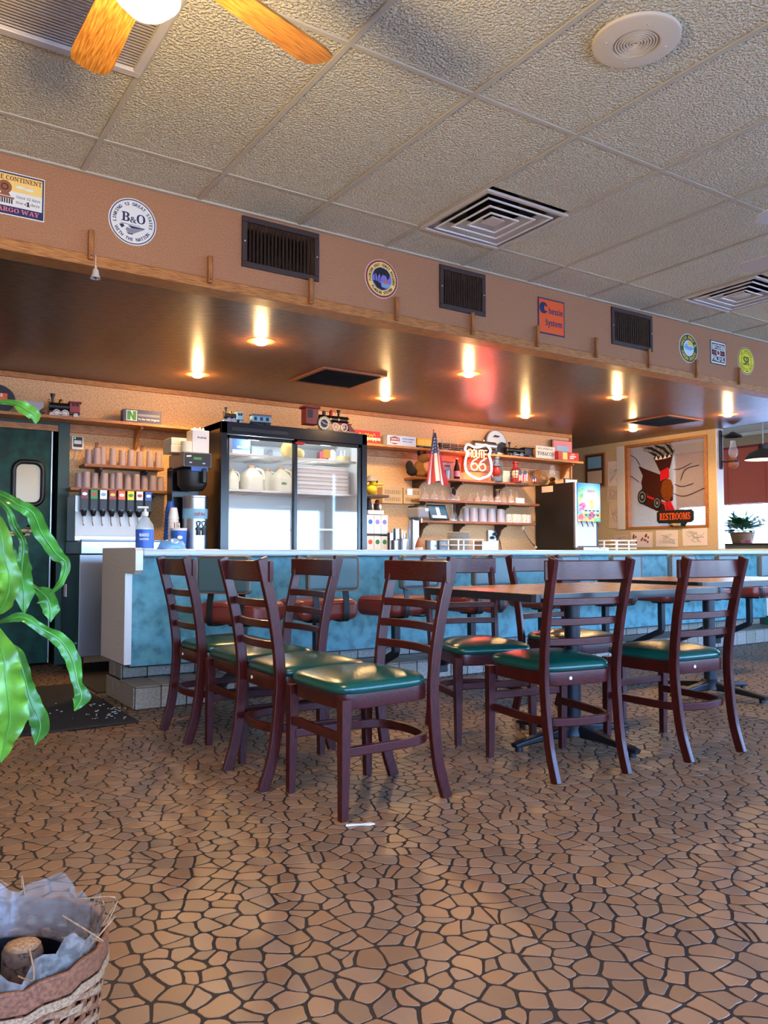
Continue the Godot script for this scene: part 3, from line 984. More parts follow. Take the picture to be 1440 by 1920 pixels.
# pendant lamps over the window tables, behind the camera; one shows mirrored in the fridge door
func window_pendants() -> void:
	var near := ["first window", "second window", "third window", "fourth window"]
	for i in 4:
		var x: float = [-1.2, 1.4, 4.0, 6.6][i]
		var o := thing("pendant_lamp", "brown dome pendant lamp hanging before the %s facing the counter" % near[i], "pendant lamp", Vector3(x, 1.75, 0.95), 0, "pendants by the front windows")
		obj("shade", mb().lathe([Vector2(0.225, 0.0), Vector2(0.22, 0.02), Vector2(0.17, 0.09), Vector2(0.08, 0.13), Vector2(0.06, 0.14), Vector2(0.06, 0.2), Vector2(0.0, 0.2)], 32), "grille_brown", o)
		obj("reflector", mb().lathe([Vector2(0.221, 0.004), Vector2(0.165, 0.082), Vector2(0.0, 0.12)], 32), "globe", o)
		obj("rod", mb().cyl(Vector3(0, 0.2, 0), Vector3(0, CEIL - 1.75, 0), 0.008), "white_metal", o)
		spot(o, Vector3(0, -0.02, 0), Color(1, 0.84, 0.6), 2.0, 75, 0.1)

# ---------------------------------------------------------------- signs on the fascia
func sign_at(called: String, label: String, px: float, py: float) -> Node3D:
	var p := on_z(px, py, FZ + 0.004)
	return thing(called, label, "sign", Vector3(p.x, p.y, FZ))
func signs() -> void:
	# rectangular poster with the locomotive front
	var r := on_z(84, 338, FZ); var rb := on_z(84, 418, FZ)
	var H := r.y - rb.y
	var W := 0.42
	var k0 := (r.x - on_z(0, 322, FZ).x) / 84.0
	var X := func(px: float) -> float: return W / 2 - (84.0 - px) * k0
	var o := thing("railway_poster", "tin poster with a locomotive front and the words The Continent", "sign", Vector3(r.x - W / 2, (r.y + rb.y) / 2, FZ))
	obj("plate", mb().bb(Vector3(-W / 2, -H / 2, 0), Vector3(W / 2, H / 2, 0.004), 0.001), "sign_white", o)
	obj("border", mb().bb(Vector3(-W / 2 + 0.005, -H / 2 + 0.005, 0.003), Vector3(W / 2 - 0.004, H / 2 - 0.006, 0.005)), "navy", o)
	obj("field", mb().bb(Vector3(-W / 2 + 0.012, -H / 2 + 0.044, 0.004), Vector3(W / 2 - 0.011, H / 2 - 0.014, 0.006)), "sign_white", o)
	obj("yellow_sky", mb().bb(Vector3(-W / 2 + 0.012, 0.012, 0.005), Vector3(W / 2 - 0.011, H / 2 - 0.014, 0.0068)), "pale_yellow", o)
	obj("heading", words(mb(), "THE CONTINENT", Vector3(X.call(31), H / 2 - 0.032, 0.0072), 0.022, 94 * k0, true), "dark_red", o)
	obj("lettering", words(words(words(words(mb(), "Once 32 days", Vector3(X.call(53), -0.012, 0.0064), 0.012, 45 * k0, true, false), "Now", Vector3(X.call(37), -0.037, 0.0064), 0.012, 14 * k0, true, false), "days", Vector3(X.call(66), -0.037, 0.0064), 0.012, 17 * k0, true, false), "4", Vector3(X.call(51), -0.037, 0.0066), 0.023, 11 * k0, true), "ink", o)
	obj("footer", words(mb(), "FARGO WAY", Vector3(X.call(31), -H / 2 + 0.026, 0.0066), 0.021, 86 * k0, true), "pink", o)
	var ex: float = X.call(9)
	var lo := mb()
	lo.add(disc(0.031, 0.006, 0.0075, 24).mesh(), Transform3D(Basis(), Vector3(ex, 0.028, 0)))
	lo.prism(poly([ex - 0.022, -0.014, ex + 0.026, -0.014, ex + 0.018, 0.002, ex - 0.014, 0.002]), 0.006, 0.0074).bb(Vector3(ex - 0.04, -0.026, 0.006), Vector3(ex + 0.042, -0.018, 0.0078))
	obj("engine_print", lo, "copper_brown", o)
	var l2 := mb()
	for k in 7: l2.bb(Vector3(ex - 0.034 + k * 0.0105, -0.05, 0.006), Vector3(ex - 0.028 + k * 0.0105, -0.027, 0.0076))
	l2.add(disc(0.016, 0.0066, 0.0082, 20, 0.012).mesh(), Transform3D(Basis(), Vector3(ex, 0.028, 0)))
	obj("pilot_print", l2, "ink", o)
	obj("cloud_print", mb().add(disc(0.009, 0.0064, 0.0072, 16).mesh(), Transform3D(Basis.from_scale(Vector3(2.2, 0.8, 1)), Vector3(X.call(38), 0.038, 0))).add(disc(0.009, 0.0064, 0.0072, 16).mesh(), Transform3D(Basis.from_scale(Vector3(2.4, 0.7, 1)), Vector3(X.call(54), 0.034, 0))), "sign_white", o)
	# white round sign
	var D := func(a: Array) -> float: return absf(on_z(a[0], a[1], FZ).x - on_z(a[2], a[1], FZ).x)
	var R: float = D.call([204, 416, 294]) * 0.5
	o = sign_at("round_sign", "round white sign with navy B&O letters and a streamliner", 249, 416)
	obj("plate", disc(R, 0, 0.004, 56), "sign_white", o)
	obj("ring", disc(R * 0.955, 0.003, 0.0052, 56, R * 0.915), "navy", o)
	var b := mb()
	arc_words(b, "LINKING 13 GREAT STATES", R * 0.76, R * 0.135, 88, 206, 0.0048)
	arc_words(b, "WITH THE NATION", R * 0.76, R * 0.135, 268, 126, 0.0048, true)
	words(b, "B", Vector3(-R * 0.30, R * 0.17, 0.0048), R * 0.40, R * 0.34, true)
	words(b, "&", Vector3(0.02 * R, R * 0.08, 0.0048), R * 0.26, 0, true)
	words(b, "O", Vector3(R * 0.34, R * 0.17, 0.0048), R * 0.40, R * 0.36, true)
	b.prism(poly([-0.2 * R, -0.18 * R, 0.5 * R, -0.2 * R, 0.5 * R, -0.23 * R, -0.05 * R, -0.29 * R]), 0.003, 0.0052)
	b.prism(poly([-0.28 * R, -0.46 * R, -0.18 * R, -0.55 * R, 0.0, -0.55 * R, 0.03 * R, -0.5 * R, -0.2 * R, -0.5 * R]), 0.003, 0.0052)
	b.prism(poly([-0.5 * R, -0.13 * R, 0.3 * R, -0.13 * R, 0.3 * R, -0.145 * R, -0.5 * R, -0.15 * R]), 0.003, 0.005)
	b.prism(poly([-0.56 * R, -0.2 * R, -0.4 * R, -0.16 * R, -0.34 * R, -0.26 * R, -0.46 * R, -0.34 * R]), 0.003, 0.005)
	obj("lettering", b, "navy", o)
	obj("engine_print", mb().prism(poly([-0.3 * R, -0.36 * R, -0.24 * R, -0.27 * R, -0.05 * R, -0.3 * R, 0.5 * R, -0.235 * R, 0.05 * R, -0.49 * R, -0.2 * R, -0.49 * R]), 0.003, 0.0046), "print_grey", o)
	# palm tree sign
	R = D.call([685, 523, 746]) * 0.5
	o = sign_at("round_sign", "round red and yellow sign with palm trees at sunset", 715.5, 523)
	obj("plate", disc(R, 0, 0.004, 48), "sign_white", o)
	obj("red_ring", disc(R * 0.97, 0.003, 0.005, 48), "maroon", o)
	obj("yellow_ring", disc(R * 0.87, 0.004, 0.006, 48), "pale_yellow", o)
	obj("sky_print", disc(R * 0.6, 0.005, 0.007, 40), "violet", o)
	obj("sea_print", mb().prism(poly([0.0, -0.42 * R, 0.42 * R, -0.42 * R, 0.55 * R, -0.22 * R, -0.02 * R, -0.2 * R]), 0.006, 0.0075), "sky_blue", o)
	obj("sun_print", mb().add(disc(R * 0.1, 0.0065, 0.0078, 16).mesh(), Transform3D(Basis.from_scale(Vector3(1.3, 0.7, 1)), Vector3(0.2 * R, -0.17 * R, 0))), "orange", o)
	var pm := mb()
	pm.prism(poly([-0.56 * R, 0.1 * R, -0.42 * R, 0.42 * R, -0.1 * R, 0.58 * R, 0.3 * R, 0.5 * R, 0.48 * R, 0.3 * R, 0.44 * R, 0.1 * R, 0.34 * R, -0.02 * R, 0.26 * R, 0.18 * R, 0.05 * R, 0.22 * R, -0.06 * R, 0.06 * R, -0.14 * R, 0.24 * R, -0.28 * R, 0.04 * R, -0.36 * R, 0.24 * R]), 0.006, 0.008)
	pm.prism(poly([-0.56 * R, -0.16 * R, -0.3 * R, -0.16 * R, -0.06 * R, -0.26 * R, -0.04 * R, -0.42 * R, 0.3 * R, -0.5 * R, 0.0, -0.59 * R, -0.3 * R, -0.5 * R]), 0.006, 0.008)
	for k in 3: pm.prism(poly([(-0.42 + k * 0.13) * R, -0.17 * R, (-0.39 + k * 0.13) * R, -0.17 * R, (-0.40 + k * 0.19) * R, 0.2 * R, (-0.44 + k * 0.19) * R, 0.2 * R]), 0.006, 0.008)
	obj("palm_print", pm, "ink", o)
	b = mb()
	arc_words(b, "FLORIDA EAST COAST RAILWAY", R * 0.73, R * 0.14, 90, 216, 0.0066)
	arc_words(b, "FLAGLER SYSTEM", R * 0.73, R * 0.14, 270, 108, 0.0066, true)
	obj("lettering", b, "ink", o)
	# orange sign
	var a0 := on_z(1009, 568, FZ); var a1 := on_z(1059, 622, FZ)
	var w := a1.x - a0.x; var h := w * 0.98
	o = sign_at("square_sign", "square orange sign with navy Chessie System lettering", 1034, 595)
	obj("plate", mb().bb(Vector3(-w / 2, -h / 2, 0), Vector3(w / 2, h / 2, 0.004)), "navy", o)
	obj("field", mb().bb(Vector3(-w / 2 + 0.01, -h / 2 + 0.01, 0.003), Vector3(w / 2 - 0.01, h / 2 - 0.01, 0.0055)), "orange", o)
	b = mb()
	words(b, "hessie", Vector3(w * 0.16, h * 0.17, 0.006), h * 0.17, w * 0.52)
	words(b, "System", Vector3(w * 0.08, -h * 0.2, 0.006), h * 0.17, w * 0.62)
	b.add(disc(h * 0.16, 0.005, 0.0066, 28).mesh(), Transform3D(Basis(), Vector3(-w * 0.3, h * 0.22, 0)))
	obj("lettering", b, "navy", o)
	obj("kitten_cutout", mb().prism(poly([-w * 0.29, h * 0.22, -w * 0.25, h * 0.31, -w * 0.22, h * 0.26, -w * 0.135, h * 0.27, -w * 0.135, h * 0.16, -w * 0.25, h * 0.14]), 0.006, 0.0075), "orange", o)
	# green and yellow round sign
	R = D.call([1274, 653, 1308]) * 0.5
	o = sign_at("round_sign", "round green sign with yellow lettering and a mountain scene", 1291, 653)
	obj("plate", disc(R, 0, 0.004, 48), "sign_white", o)
	obj("green_ring", disc(R * 0.95, 0.003, 0.005, 48), "dark_green", o)
	obj("scene_print", disc(R * 0.56, 0.004, 0.006, 36), "pale_blue", o)
	obj("sun_print", mb().prism(poly([-0.1 * R, 0.5 * R, 0.25 * R, 0.48 * R, 0.5 * R, 0.22 * R, 0.0, 0.2 * R]), 0.005, 0.0066), "yellow", o)
	obj("mountain_print", mb().prism(poly([-0.54 * R, 0.0, -0.25 * R, 0.3 * R, 0.0, 0.1 * R, 0.3 * R, 0.16 * R, 0.54 * R, 0.0, 0.2 * R, -0.14 * R, -0.2 * R, -0.12 * R]), 0.005, 0.007), "sky_blue", o)
	b = mb()
	arc_words(b, "WHITE PASS &", R * 0.75, R * 0.22, 92, 158, 0.0056)
	arc_words(b, "YUKON ROUTE", R * 0.75, R * 0.22, 270, 150, 0.0056, true)
	obj("lettering", b, "yellow", o)
	# black and white square sign
	a0 = on_z(1332, 638, FZ); a1 = on_z(1361, 686, FZ)
	w = a1.x - a0.x; h = (on_z(1332, 638, FZ).y - on_z(1332, 681, FZ).y)
	o = sign_at("square_sign", "black square sign with white Western Pacific lettering", 1346.5, 662)
	obj("plate", mb().bb(Vector3(-w / 2, -h / 2, 0), Vector3(w / 2, h / 2, 0.004)), "ink", o)
	b = mb()
	for s in [-1, 1]:
		b.bb(Vector3(-w * 0.46, s * h * 0.44 - 0.006, 0.003), Vector3(w * 0.46, s * h * 0.44 + 0.006, 0.0055))
		b.bb(Vector3(s * w * 0.46 - 0.004, -h * 0.44, 0.003), Vector3(s * w * 0.46 + 0.004, h * 0.44, 0.0055))
	words(b, "WESTERN", Vector3(0, h * 0.235, 0.005), h * 0.26, w * 0.82)
	words(b, "PACIFIC", Vector3(0, -h * 0.235, 0.005), h * 0.26, w * 0.82)
	b.add(disc(h * 0.13, 0.005, 0.0068, 24, h * 0.09).mesh())
	obj("lettering", b, "sign_white", o)
	obj("feather_print", mb().prism(poly([-w * 0.42, 0.0, -w * 0.3, h * 0.06, w * 0.3, h * 0.05, w * 0.42, 0.0, w * 0.3, -h * 0.05, -w * 0.3, -h * 0.06]), 0.003, 0.006), "maroon", o)
	# yellow round sign
	R = D.call([1384, 677, 1414]) * 0.5
	o = sign_at("round_sign", "round yellow sign with green SR letters", 1399, 677)
	obj("plate", disc(R, 0, 0.004, 48), "sign_white", o)
	obj("green_rim", disc(R * 0.97, 0.003, 0.0045, 48), "dark_green", o)
	obj("yellow_field", disc(R * 0.91, 0.004, 0.0055, 48), "lemon", o)
	obj("ring", disc(R * 0.62, 0.005, 0.0064, 40, R * 0.58), "green", o)
	b = mb()
	words(b, "S", Vector3(-R * 0.2, 0, 0.006), R * 0.62, R * 0.36)
	words(b, "R", Vector3(R * 0.2, 0, 0.006), R * 0.62, R * 0.36)
	arc_words(b, "THE SOUTHERN", R * 0.75, R * 0.12, 90, 130, 0.006)
	arc_words(b, "SERVES THE SOUTH", R * 0.75, R * 0.12, 270, 150, 0.006, true)
	obj("lettering", b, "dark_green", o)

# ---------------------------------------------------------------- counter
func counter() -> void:
	var o := thing("lunch_counter", "long teal lunch counter with pale top and cream end panel", "counter", Vector3(1.33, 0, -5.0))
	var X1 := 7.95 - 1.33
	var root := o.position
	obj("front_panel", mb().bb(Vector3(0.04, 0.235, 0.145), Vector3(X1, 0.89, 0.165), 0.002), "counter_blue", o)
	obj("core", mb().bb(Vector3(0.04, 0.225, -0.3), Vector3(X1, 0.885, 0.144)), "black_plastic", o)
	obj("worktop", mb().rbox(Vector3((8.42 - 1.33) / 2 + 0.03, 0.912, 0.0), Vector3(8.42 - 1.37, 0.04, 0.74), 0.012, 3), "counter_top", o)
	# shaped end panels
	var prof := poly([-0.36, 0.25, 0.175, 0.25, 0.175, 0.79, 0.36, 0.79, 0.385, 0.81, 0.385, 0.925, 0.37, 0.942, -0.36, 0.942])
	for x in [0.0, X1]:
		var t := Transform3D(Basis(Vector3(0, 0, 1), Vector3(0, 1, 0), Vector3(-1, 0, 0)), Vector3(x + 0.04, 0, 0))
		obj("end_panel", mb().prism(prof, 0.0, 0.04, t), "counter_end", o)
		var edge := mb()
		var q := poly([0.175, 0.25, 0.181, 0.25, 0.181, 0.79, 0.175, 0.79])
		edge.prism(q, -0.001, 0.041, t).prism(poly([0.385, 0.81, 0.391, 0.812, 0.391, 0.925, 0.385, 0.925]), -0.001, 0.041, t)
		obj("edge_band", edge, "white", o)
	# tiled plinth and foot step
	var p := thing("tiled_plinth", "beige tiled foot step and plinth under the counter", "plinth", Vector3(1.36, 0, -5.0))
	var L := 8.28 - 1.36
	obj("core", mb().bb(Vector3(0.004, 0, -0.32), Vector3(L, 0.128, 0.292)).bb(Vector3(0.02, 0.128, -0.32), Vector3(L, 0.22, -0.05)), "grout", p)
	var tw := 0.1545
	var n := int(L / tw)
	for i in n:
		var x := 0.006 + i * tw
		var m: String = "plinth_tile" if (i * 7) % 3 else "plinth_tile_b"
		obj("tile", mb().bb(Vector3(x, 0.004, 0.29), Vector3(x + tw - 0.006, 0.126, 0.3), 0.003), m, p)
		obj("tile", mb().bb(Vector3(x, 0.127, 0.135), Vector3(x + tw - 0.006, 0.137, 0.3), 0.004), m, p)
		obj("tile", mb().bb(Vector3(x, 0.127, -0.035), Vector3(x + tw - 0.006, 0.137, 0.129), 0.004), m, p)
		obj("tile", mb().bb(Vector3(x + 0.02, 0.14, -0.052), Vector3(x + 0.02 + tw - 0.006, 0.223, -0.042), 0.003), m, p)
	for k in 4:
		var z := -0.32 + k * 0.153
		obj("tile", mb().bb(Vector3(-0.004, 0.004, z + 0.003), Vector3(0.005, 0.13, z + 0.15), 0.003), "plinth_tile_b", p)
		if k < 2: obj("tile", mb().bb(Vector3(0.012, 0.136, z + 0.003), Vector3(0.021, 0.223, z + 0.13), 0.003), "plinth_tile_b", p)
	stools()
	# back counter carrying the machines
	for q in [[2.0, 2.45, "short steel back counter carrying the tea brewer"], [3.9, 7.28, "long steel back counter carrying plates and drink machines"]]:
		var hw: float = (q[1] - q[0]) / 2
		var bc := thing("back_counter", q[2], "counter", Vector3((q[0] + q[1]) / 2, 0, -6.6))
		obj("cabinet", mb().bb(Vector3(-hw, 0.0, -0.34), Vector3(hw, 0.86, 0.74 if q[0] < 3.0 else 0.27)), "steel_dark", bc)
		obj("worktop", mb().bb(Vector3(-hw, 0.86, -0.345), Vector3(hw, 0.9, 0.76 if q[0] < 3.0 else 0.42), 0.006), "steel", bc)

func stools() -> void:
	var px := [455.0, 595.0, 742.0, 884.0, 1016.0, 1135.0, 1240.0, 1328.0, 1405.0]
	var turn := [-53.0, -3.0, 12.0, 2.0, 3.0, 0.0, 2.0, 0.0, 1.0]
	var which := ["beside the cream counter end, swivelled away", "second along the counter", "third along the counter", "fourth along the counter", "fifth along the counter", "sixth along the counter", "seventh along the counter", "eighth along the counter", "ninth along the counter"]
	for i in px.size():
		var x := on_z(px[i], 1140, -4.36).x
		var o := thing("bar_stool", "swivel counter stool with rust seat and slate back, " + which[i], "stool", Vector3(x, 0, -4.36), 0, "fixed stools along the counter")
		var arm := mb()
		arm.bar([Vector3(0, 0.5, 0), Vector3(0, 0.27, 0), Vector3(0, 0.25, -0.012), Vector3(0, 0.11, -0.32)], 0.048, 0.045, Vector3.RIGHT, 0.004)
		obj("arm", arm, "black_iron", o)
		obj("wall_plate", mb().box(Vector3(0, 0.09, -0.332), Vector3(0.09, 0.1, 0.01), 0.003), "black_iron", o)
		var bs := Basis(Vector3.UP, deg_to_rad(turn[i]))
		var seat := obj("seat", mb().rbox(Vector3(0, 0.57, 0), Vector3(0.40, 0.125, 0.36), 0.045, 4), "vinyl_rust", o)
		seat.basis = bs
		var pipe := []
		for k in 40:
			var a := TAU * k / 40.0
			var e := 0.35
			pipe.append(Vector3(signf(cos(a)) * pow(absf(cos(a)), e) * 0.2, 0.612, signf(sin(a)) * pow(absf(sin(a)), e) * 0.18) * Vector3(0.985, 1, 0.985))
		obj("piping", mb().tube(pipe, 0.004, 6, false, true), "maroon", seat)
		var back := obj("backrest", mb().rbox(Vector3(0, 0.79, 0.2), Vector3(0.345, 0.215, 0.055), 0.027, 4), "vinyl_slate", o)
		back.basis = bs
		obj("piping", mb().tube(loop_rect(0.166, 0.102, 0.03, Vector3(0, 0.79, 0.226)), 0.0035, 6, false, true), "copper_brown", back)
		for s in [-1, 1]:
			var st := obj("strap", mb().bar(smooth_path([Vector3(s * 0.1, 0.5, 0.05), Vector3(s * 0.1, 0.5, 0.16), Vector3(s * 0.1, 0.52, 0.195), Vector3(s * 0.1, 0.6, 0.198), Vector3(s * 0.1, 0.74, 0.168)], 4), 0.04, 0.006, Vector3.RIGHT, 0.001), "black_iron", o)
			st.basis = bs
		obj("swivel_plate", mb().lathe([Vector2(0, 0.49), Vector2(0.08, 0.49), Vector2(0.09, 0.508), Vector2(0, 0.508)], 20), "black_iron", o)

func loop_rect(hw: float, hh: float, r: float, at: Vector3) -> Array:
	var o := []
	for q in 4:
		var c: Vector2 = [Vector2(hw - r, hh - r), Vector2(-hw + r, hh - r), Vector2(-hw + r, -hh + r), Vector2(hw - r, -hh + r)][q]
		for k in 5:
			var a := (q + k / 4.0) * PI / 2
			o.append(at + Vector3(c.x + cos(a) * r, c.y + sin(a) * r, 0))
	return o

# ---------------------------------------------------------------- right end
func right_end() -> void:
	# side wall with the stained glass opening
	var z0 := -6.96; var z1 := -5.80; var y0 := 1.225; var y1 := 2.285
	var w := mb()
	w.bb(Vector3(SX, -0.2, -9.05), Vector3(SX + 0.12, SOF, z0))
	w.bb(Vector3(SX, -0.2, z1), Vector3(SX + 0.12, SOF, -5.66))
	w.bb(Vector3(SX, -0.2, z0), Vector3(SX + 0.12, y0, z1))
	w.bb(Vector3(SX, y1, z0), Vector3(SX + 0.12, SOF, z1))
	structure("wall_side", w, "cream_wall", "cream partition wall with the stained glass opening")
	structure("trim_side_end", mb().bb(Vector3(SX - 0.004, 0.93, -5.66), Vector3(SX + 0.124, SOF, -5.648), 0.002), "white_enamel", "pale end face of the partition wall")
	var win := group_struct("window_1", "stained glass picture window showing a locomotive")
	var fr := mb()
	fr.bb(Vector3(SX - 0.012, y0 - 0.02, z0 - 0.03), Vector3(SX + 0.1, y0 + 0.012, z1 + 0.03), 0.003)
	fr.bb(Vector3(SX - 0.012, y1 - 0.012, z0 - 0.03), Vector3(SX + 0.1, y1 + 0.02, z1 + 0.03), 0.003)
	fr.bb(Vector3(SX - 0.012, y0, z0 - 0.03), Vector3(SX + 0.1, y1, z0 + 0.02), 0.003)
	fr.bb(Vector3(SX - 0.012, y0, z1 - 0.012), Vector3(SX + 0.1, y1, z1 + 0.03), 0.003)
	obj("window_frame", fr, "oak_v", win)
	obj("casing", mb().bb(Vector3(SX - 0.014, y0 - 0.02, z0 - 0.16), Vector3(SX, y1 + 0.02, z0 - 0.03), 0.003), "white_enamel", win)
	obj("ripple_pane", mb().bb(Vector3(SX + 0.05, y0, z0), Vector3(SX + 0.056, y1, z1)), "glass_ripple", win)
	# leaded design: local (u right along +z, v up) on the pane
	var T := Transform3D(Basis(Vector3(0, 0, 1), Vector3(0, 1, 0), Vector3(-1, 0, 0)), Vector3(SX + 0.05, 0, 0))
	var px := func(a: Array) -> PackedVector2Array:
		var o := PackedVector2Array()
		for i in range(0, a.size(), 2):
			var p := on_x(a[i], a[i + 1], SX + 0.05)
			o.append(Vector2(p.z, p.y))
		return o
	var glass := func(called: String, a: Array, m: String, d := 0.008) -> void:
		obj(called, mb().prism(px.call(a), 0.0, d, T), m, win)
	mat("sg_dark", c8(34, 34, 38), 0.25); mat("sg_brown", c8(58, 24, 20), 0.2); mat("sg_red", c8(190, 24, 40), 0.2, 0, {"back": c8(120, 10, 16)}); mat("sg_amber", c8(120, 62, 22), 0.25, 0, {"tex": "dirt", "scale": 6.0})
	mat("sg_grey", c8(150, 152, 156), 0.2, 0, {"tex": "mottle", "scale": 3.0}); mat("sg_lead", c8(44, 40, 42), 0.4, 0.4)
	glass.call("boiler_glass", [1198, 875, 1238, 890, 1240, 938, 1200, 925, 1205, 915, 1203, 905, 1206, 892], "sg_brown")
	glass.call("boiler_glass", [1226, 888, 1240, 893, 1252, 897, 1262, 915, 1262, 938, 1254, 942, 1236, 934, 1226, 918], "sg_brown", 0.009)
	glass.call("running_board_glass", [1208, 926, 1246, 942, 1246, 946, 1208, 930], "sg_red", 0.0095)
	glass.call("frame_glass", [1200, 934, 1212, 932, 1246, 946, 1248, 958, 1232, 958, 1202, 944], "sg_brown")
	glass.call("smokebox_glass", [1240, 920, 1243, 904, 1250, 897, 1258, 900, 1263, 913, 1262, 930, 1255, 939, 1247, 938, 1242, 930], "sg_amber", 0.011)
	glass.call("headlamp_glass", [1239, 884, 1254, 876, 1255, 895, 1239, 902], "sg_red", 0.012)
	glass.call("stack_glass", [1226, 858, 1262, 852, 1256, 878, 1238, 884], "sg_brown", 0.010)
	glass.call("smoke_glass", [1204, 838, 1256, 828, 1266, 845, 1262, 854, 1250, 860, 1234, 862, 1222, 852, 1208, 846], "sg_grey")
	for q in [[1206, 840, 1222, 838, 1240, 848, 1250, 859, 1246, 859, 1234, 850, 1220, 843], [1214, 846, 1230, 850, 1240, 861, 1236, 862, 1226, 854], [1228, 834, 1246, 838, 1257, 850, 1255, 856, 1244, 844, 1230, 838], [1246, 831, 1256, 834, 1264, 846, 1262, 852, 1254, 840]]:
		glass.call("smoke_streak_glass", q, "sg_dark", 0.0092)
	for q in [[1229, 862, 1232, 855, 1235, 863], [1236, 862, 1240, 854, 1243, 861], [1244, 861, 1248, 853, 1251, 859], [1252, 859, 1256, 852, 1259, 856]]:
		glass.call("stack_point_glass", q, "white", 0.0115)
	for q in [[1247, 942, 1249, 941, 1253, 957, 1249, 957], [1250, 941, 1252, 940, 1258, 957, 1254, 957], [1253, 940, 1257, 938, 1266, 957, 1259, 957]]: glass.call("cowcatcher_glass", q, "sg_red", 0.010)
	var lead := mb()
	for c in [[1240, 893, 1226, 888, 1199, 875], [1263, 880, 1278, 878, 1296, 868], [1265, 908, 1280, 912, 1300, 906], [1176, 852, 1190, 858, 1200, 872], [1176, 890, 1188, 896, 1198, 904], [1262, 925, 1284, 930, 1320, 915], [1276, 900, 1285, 880, 1310, 872]]:
		var pts := []
		for i in range(0, c.size(), 2): pts.append(on_x(c[i], c[i + 1], SX + 0.044))
		lead.tube(smooth_path(pts, 5), 0.0045, 5)
	obj("lead_line", lead, "sg_lead", win)
	for c in [[1205, 932, 8, 13], [1233, 943, 7, 11]]:
		var ctr := on_x(c[0], c[1], SX + 0.04)
		var rad := absf(on_x(c[0] - c[2], c[1], SX + 0.04).z - ctr.z)
		var ry := absf(on_x(c[0], c[1] - c[3], SX + 0.04).y - ctr.y)
		var wt := Transform3D(Basis(Vector3(0, 0, 1), Vector3(0, 1, 0), Vector3(-1, 0, 0)) * Basis.from_scale(Vector3(rad, ry, 1)), ctr)
		obj("wheel_glass", mb().add(disc(1, 0, 0.008, 28).mesh(), wt), "sg_grey", win)
		obj("wheel_lead", mb().add(disc(1.04, 0, 0.012, 28, 0.8).mesh(), wt).add(disc(0.62, 0, 0.012, 24, 0.3).mesh(), wt), "sg_dark", win)
	# restrooms sign stands on the sill
	var rs0 := on_x(1232, 958, SX - 0.02); var rs1 := on_x(1301, 986, SX - 0.02)
	var sg := thing("restrooms_sign", "black cut-out sign with orange RESTROOMS letters and pointing hand", "sign", Vector3(SX - 0.02, (rs0.y + rs1.y) / 2, (rs0.z + rs1.z) / 2), -90)
	var sw := absf(rs1.z - rs0.z); var sh := rs0.y - rs1.y
	sw = maxf(sw, 0.45); 
	obj("board", mb().prism(poly([-sw * .5, -sh * .16, -sw * .46, -sh * .22, -sw * .46, -sh * .28, -sw * .2, -sh * .3, -sw * .1, -sh * .5, sw * .26, -sh * .5, sw * .32, -sh * .3, sw * .46, -sh * .26, sw * .46, -sh * .2, sw * .5, -sh * .14, sw * .5, sh * .4, sw * .46, sh * .42, sw * .46, sh * .5, -sw * .46, sh * .5, -sw * .46, sh * .42, -sw * .5, sh * .4]), -0.008, 0.008), "ink", sg)
	obj("lettering", words(mb(), "RESTROOMS", Vector3(0, sh * 0.12, 0.009), sh * 0.42, sw * 0.84, true), "orange", sg)
	obj("hand_print", mb().prism(poly([-sw * .16, -sh * .36, -sw * .02, -sh * .3, sw * .1, -sh * .32, sw * .12, -sh * .46, -sw * .02, -sh * .47, -sw * .06, -sh * .4]), 0.007, 0.011), "tan", sg)
	obj("cuff_print", mb().prism(poly([sw * .1, -sh * .32, sw * .16, -sh * .31, sw * .16, -sh * .48, sw * .11, -sh * .47]), 0.007, 0.0105), "sky_blue", sg)
	# pictures and children's drawings on the partition
	var frame := func(called: String, label: String, a: Array, inner: Array) -> void:
		var p0 := on_x(a[0], a[1], SX); var p1 := on_x(a[2], a[3], SX)
		var o := thing(called, label, "picture", Vector3(SX, minf(p0.y, p1.y), (p0.z + p1.z) / 2), -90)
		var ww := absf(p1.z - p0.z); var hh := absf(p0.y - p1.y)
		obj("frame", mb().bb(Vector3(-ww / 2, 0, 0), Vector3(ww / 2, hh, 0.02), 0.004), inner[0], o)
		obj("mat_board", mb().bb(Vector3(-ww / 2 + 0.02, 0.02, 0.015), Vector3(ww / 2 - 0.02, hh - 0.02, 0.021)), inner[1], o)
		obj("photo", mb().bb(Vector3(-ww * 0.34, hh * 0.56, 0.02), Vector3(ww * 0.34, hh * 0.9, 0.0225)), "sky_blue", o)
		obj("certificate", mb().bb(Vector3(-ww * 0.36, hh * 0.1, 0.02), Vector3(ww * 0.36, hh * 0.48, 0.0225)), "paper_tan", o)
	frame.call("picture_frame", "tall brown frame holding a photo and a certificate", [1098, 853, 1136, 912], ["copper_brown", "frame_dark"])
	var drawing := func(label: String, a: Array, kind: int) -> void:
		var p0 := on_x(a[0], a[1], SX); var p1 := on_x(a[2], a[3], SX)
		var o := thing("drawing", label, "drawing", Vector3(SX, minf(p0.y, p1.y), (p0.z + p1.z) / 2), -90)
		var ww := absf(p1.z - p0.z); var hh := absf(p0.y - p1.y)
		var rng := RandomNumberGenerator.new()
		rng.seed = int(a[0])
		obj("sheet", mb().box(Vector3(0, hh / 2, 0.004), Vector3(ww, hh, 0.003), 0, Basis(Vector3.BACK, rng.randf_range(-0.03, 0.03))), "paper_tan" if kind == 4 else "paper", o)
		var k := mb()
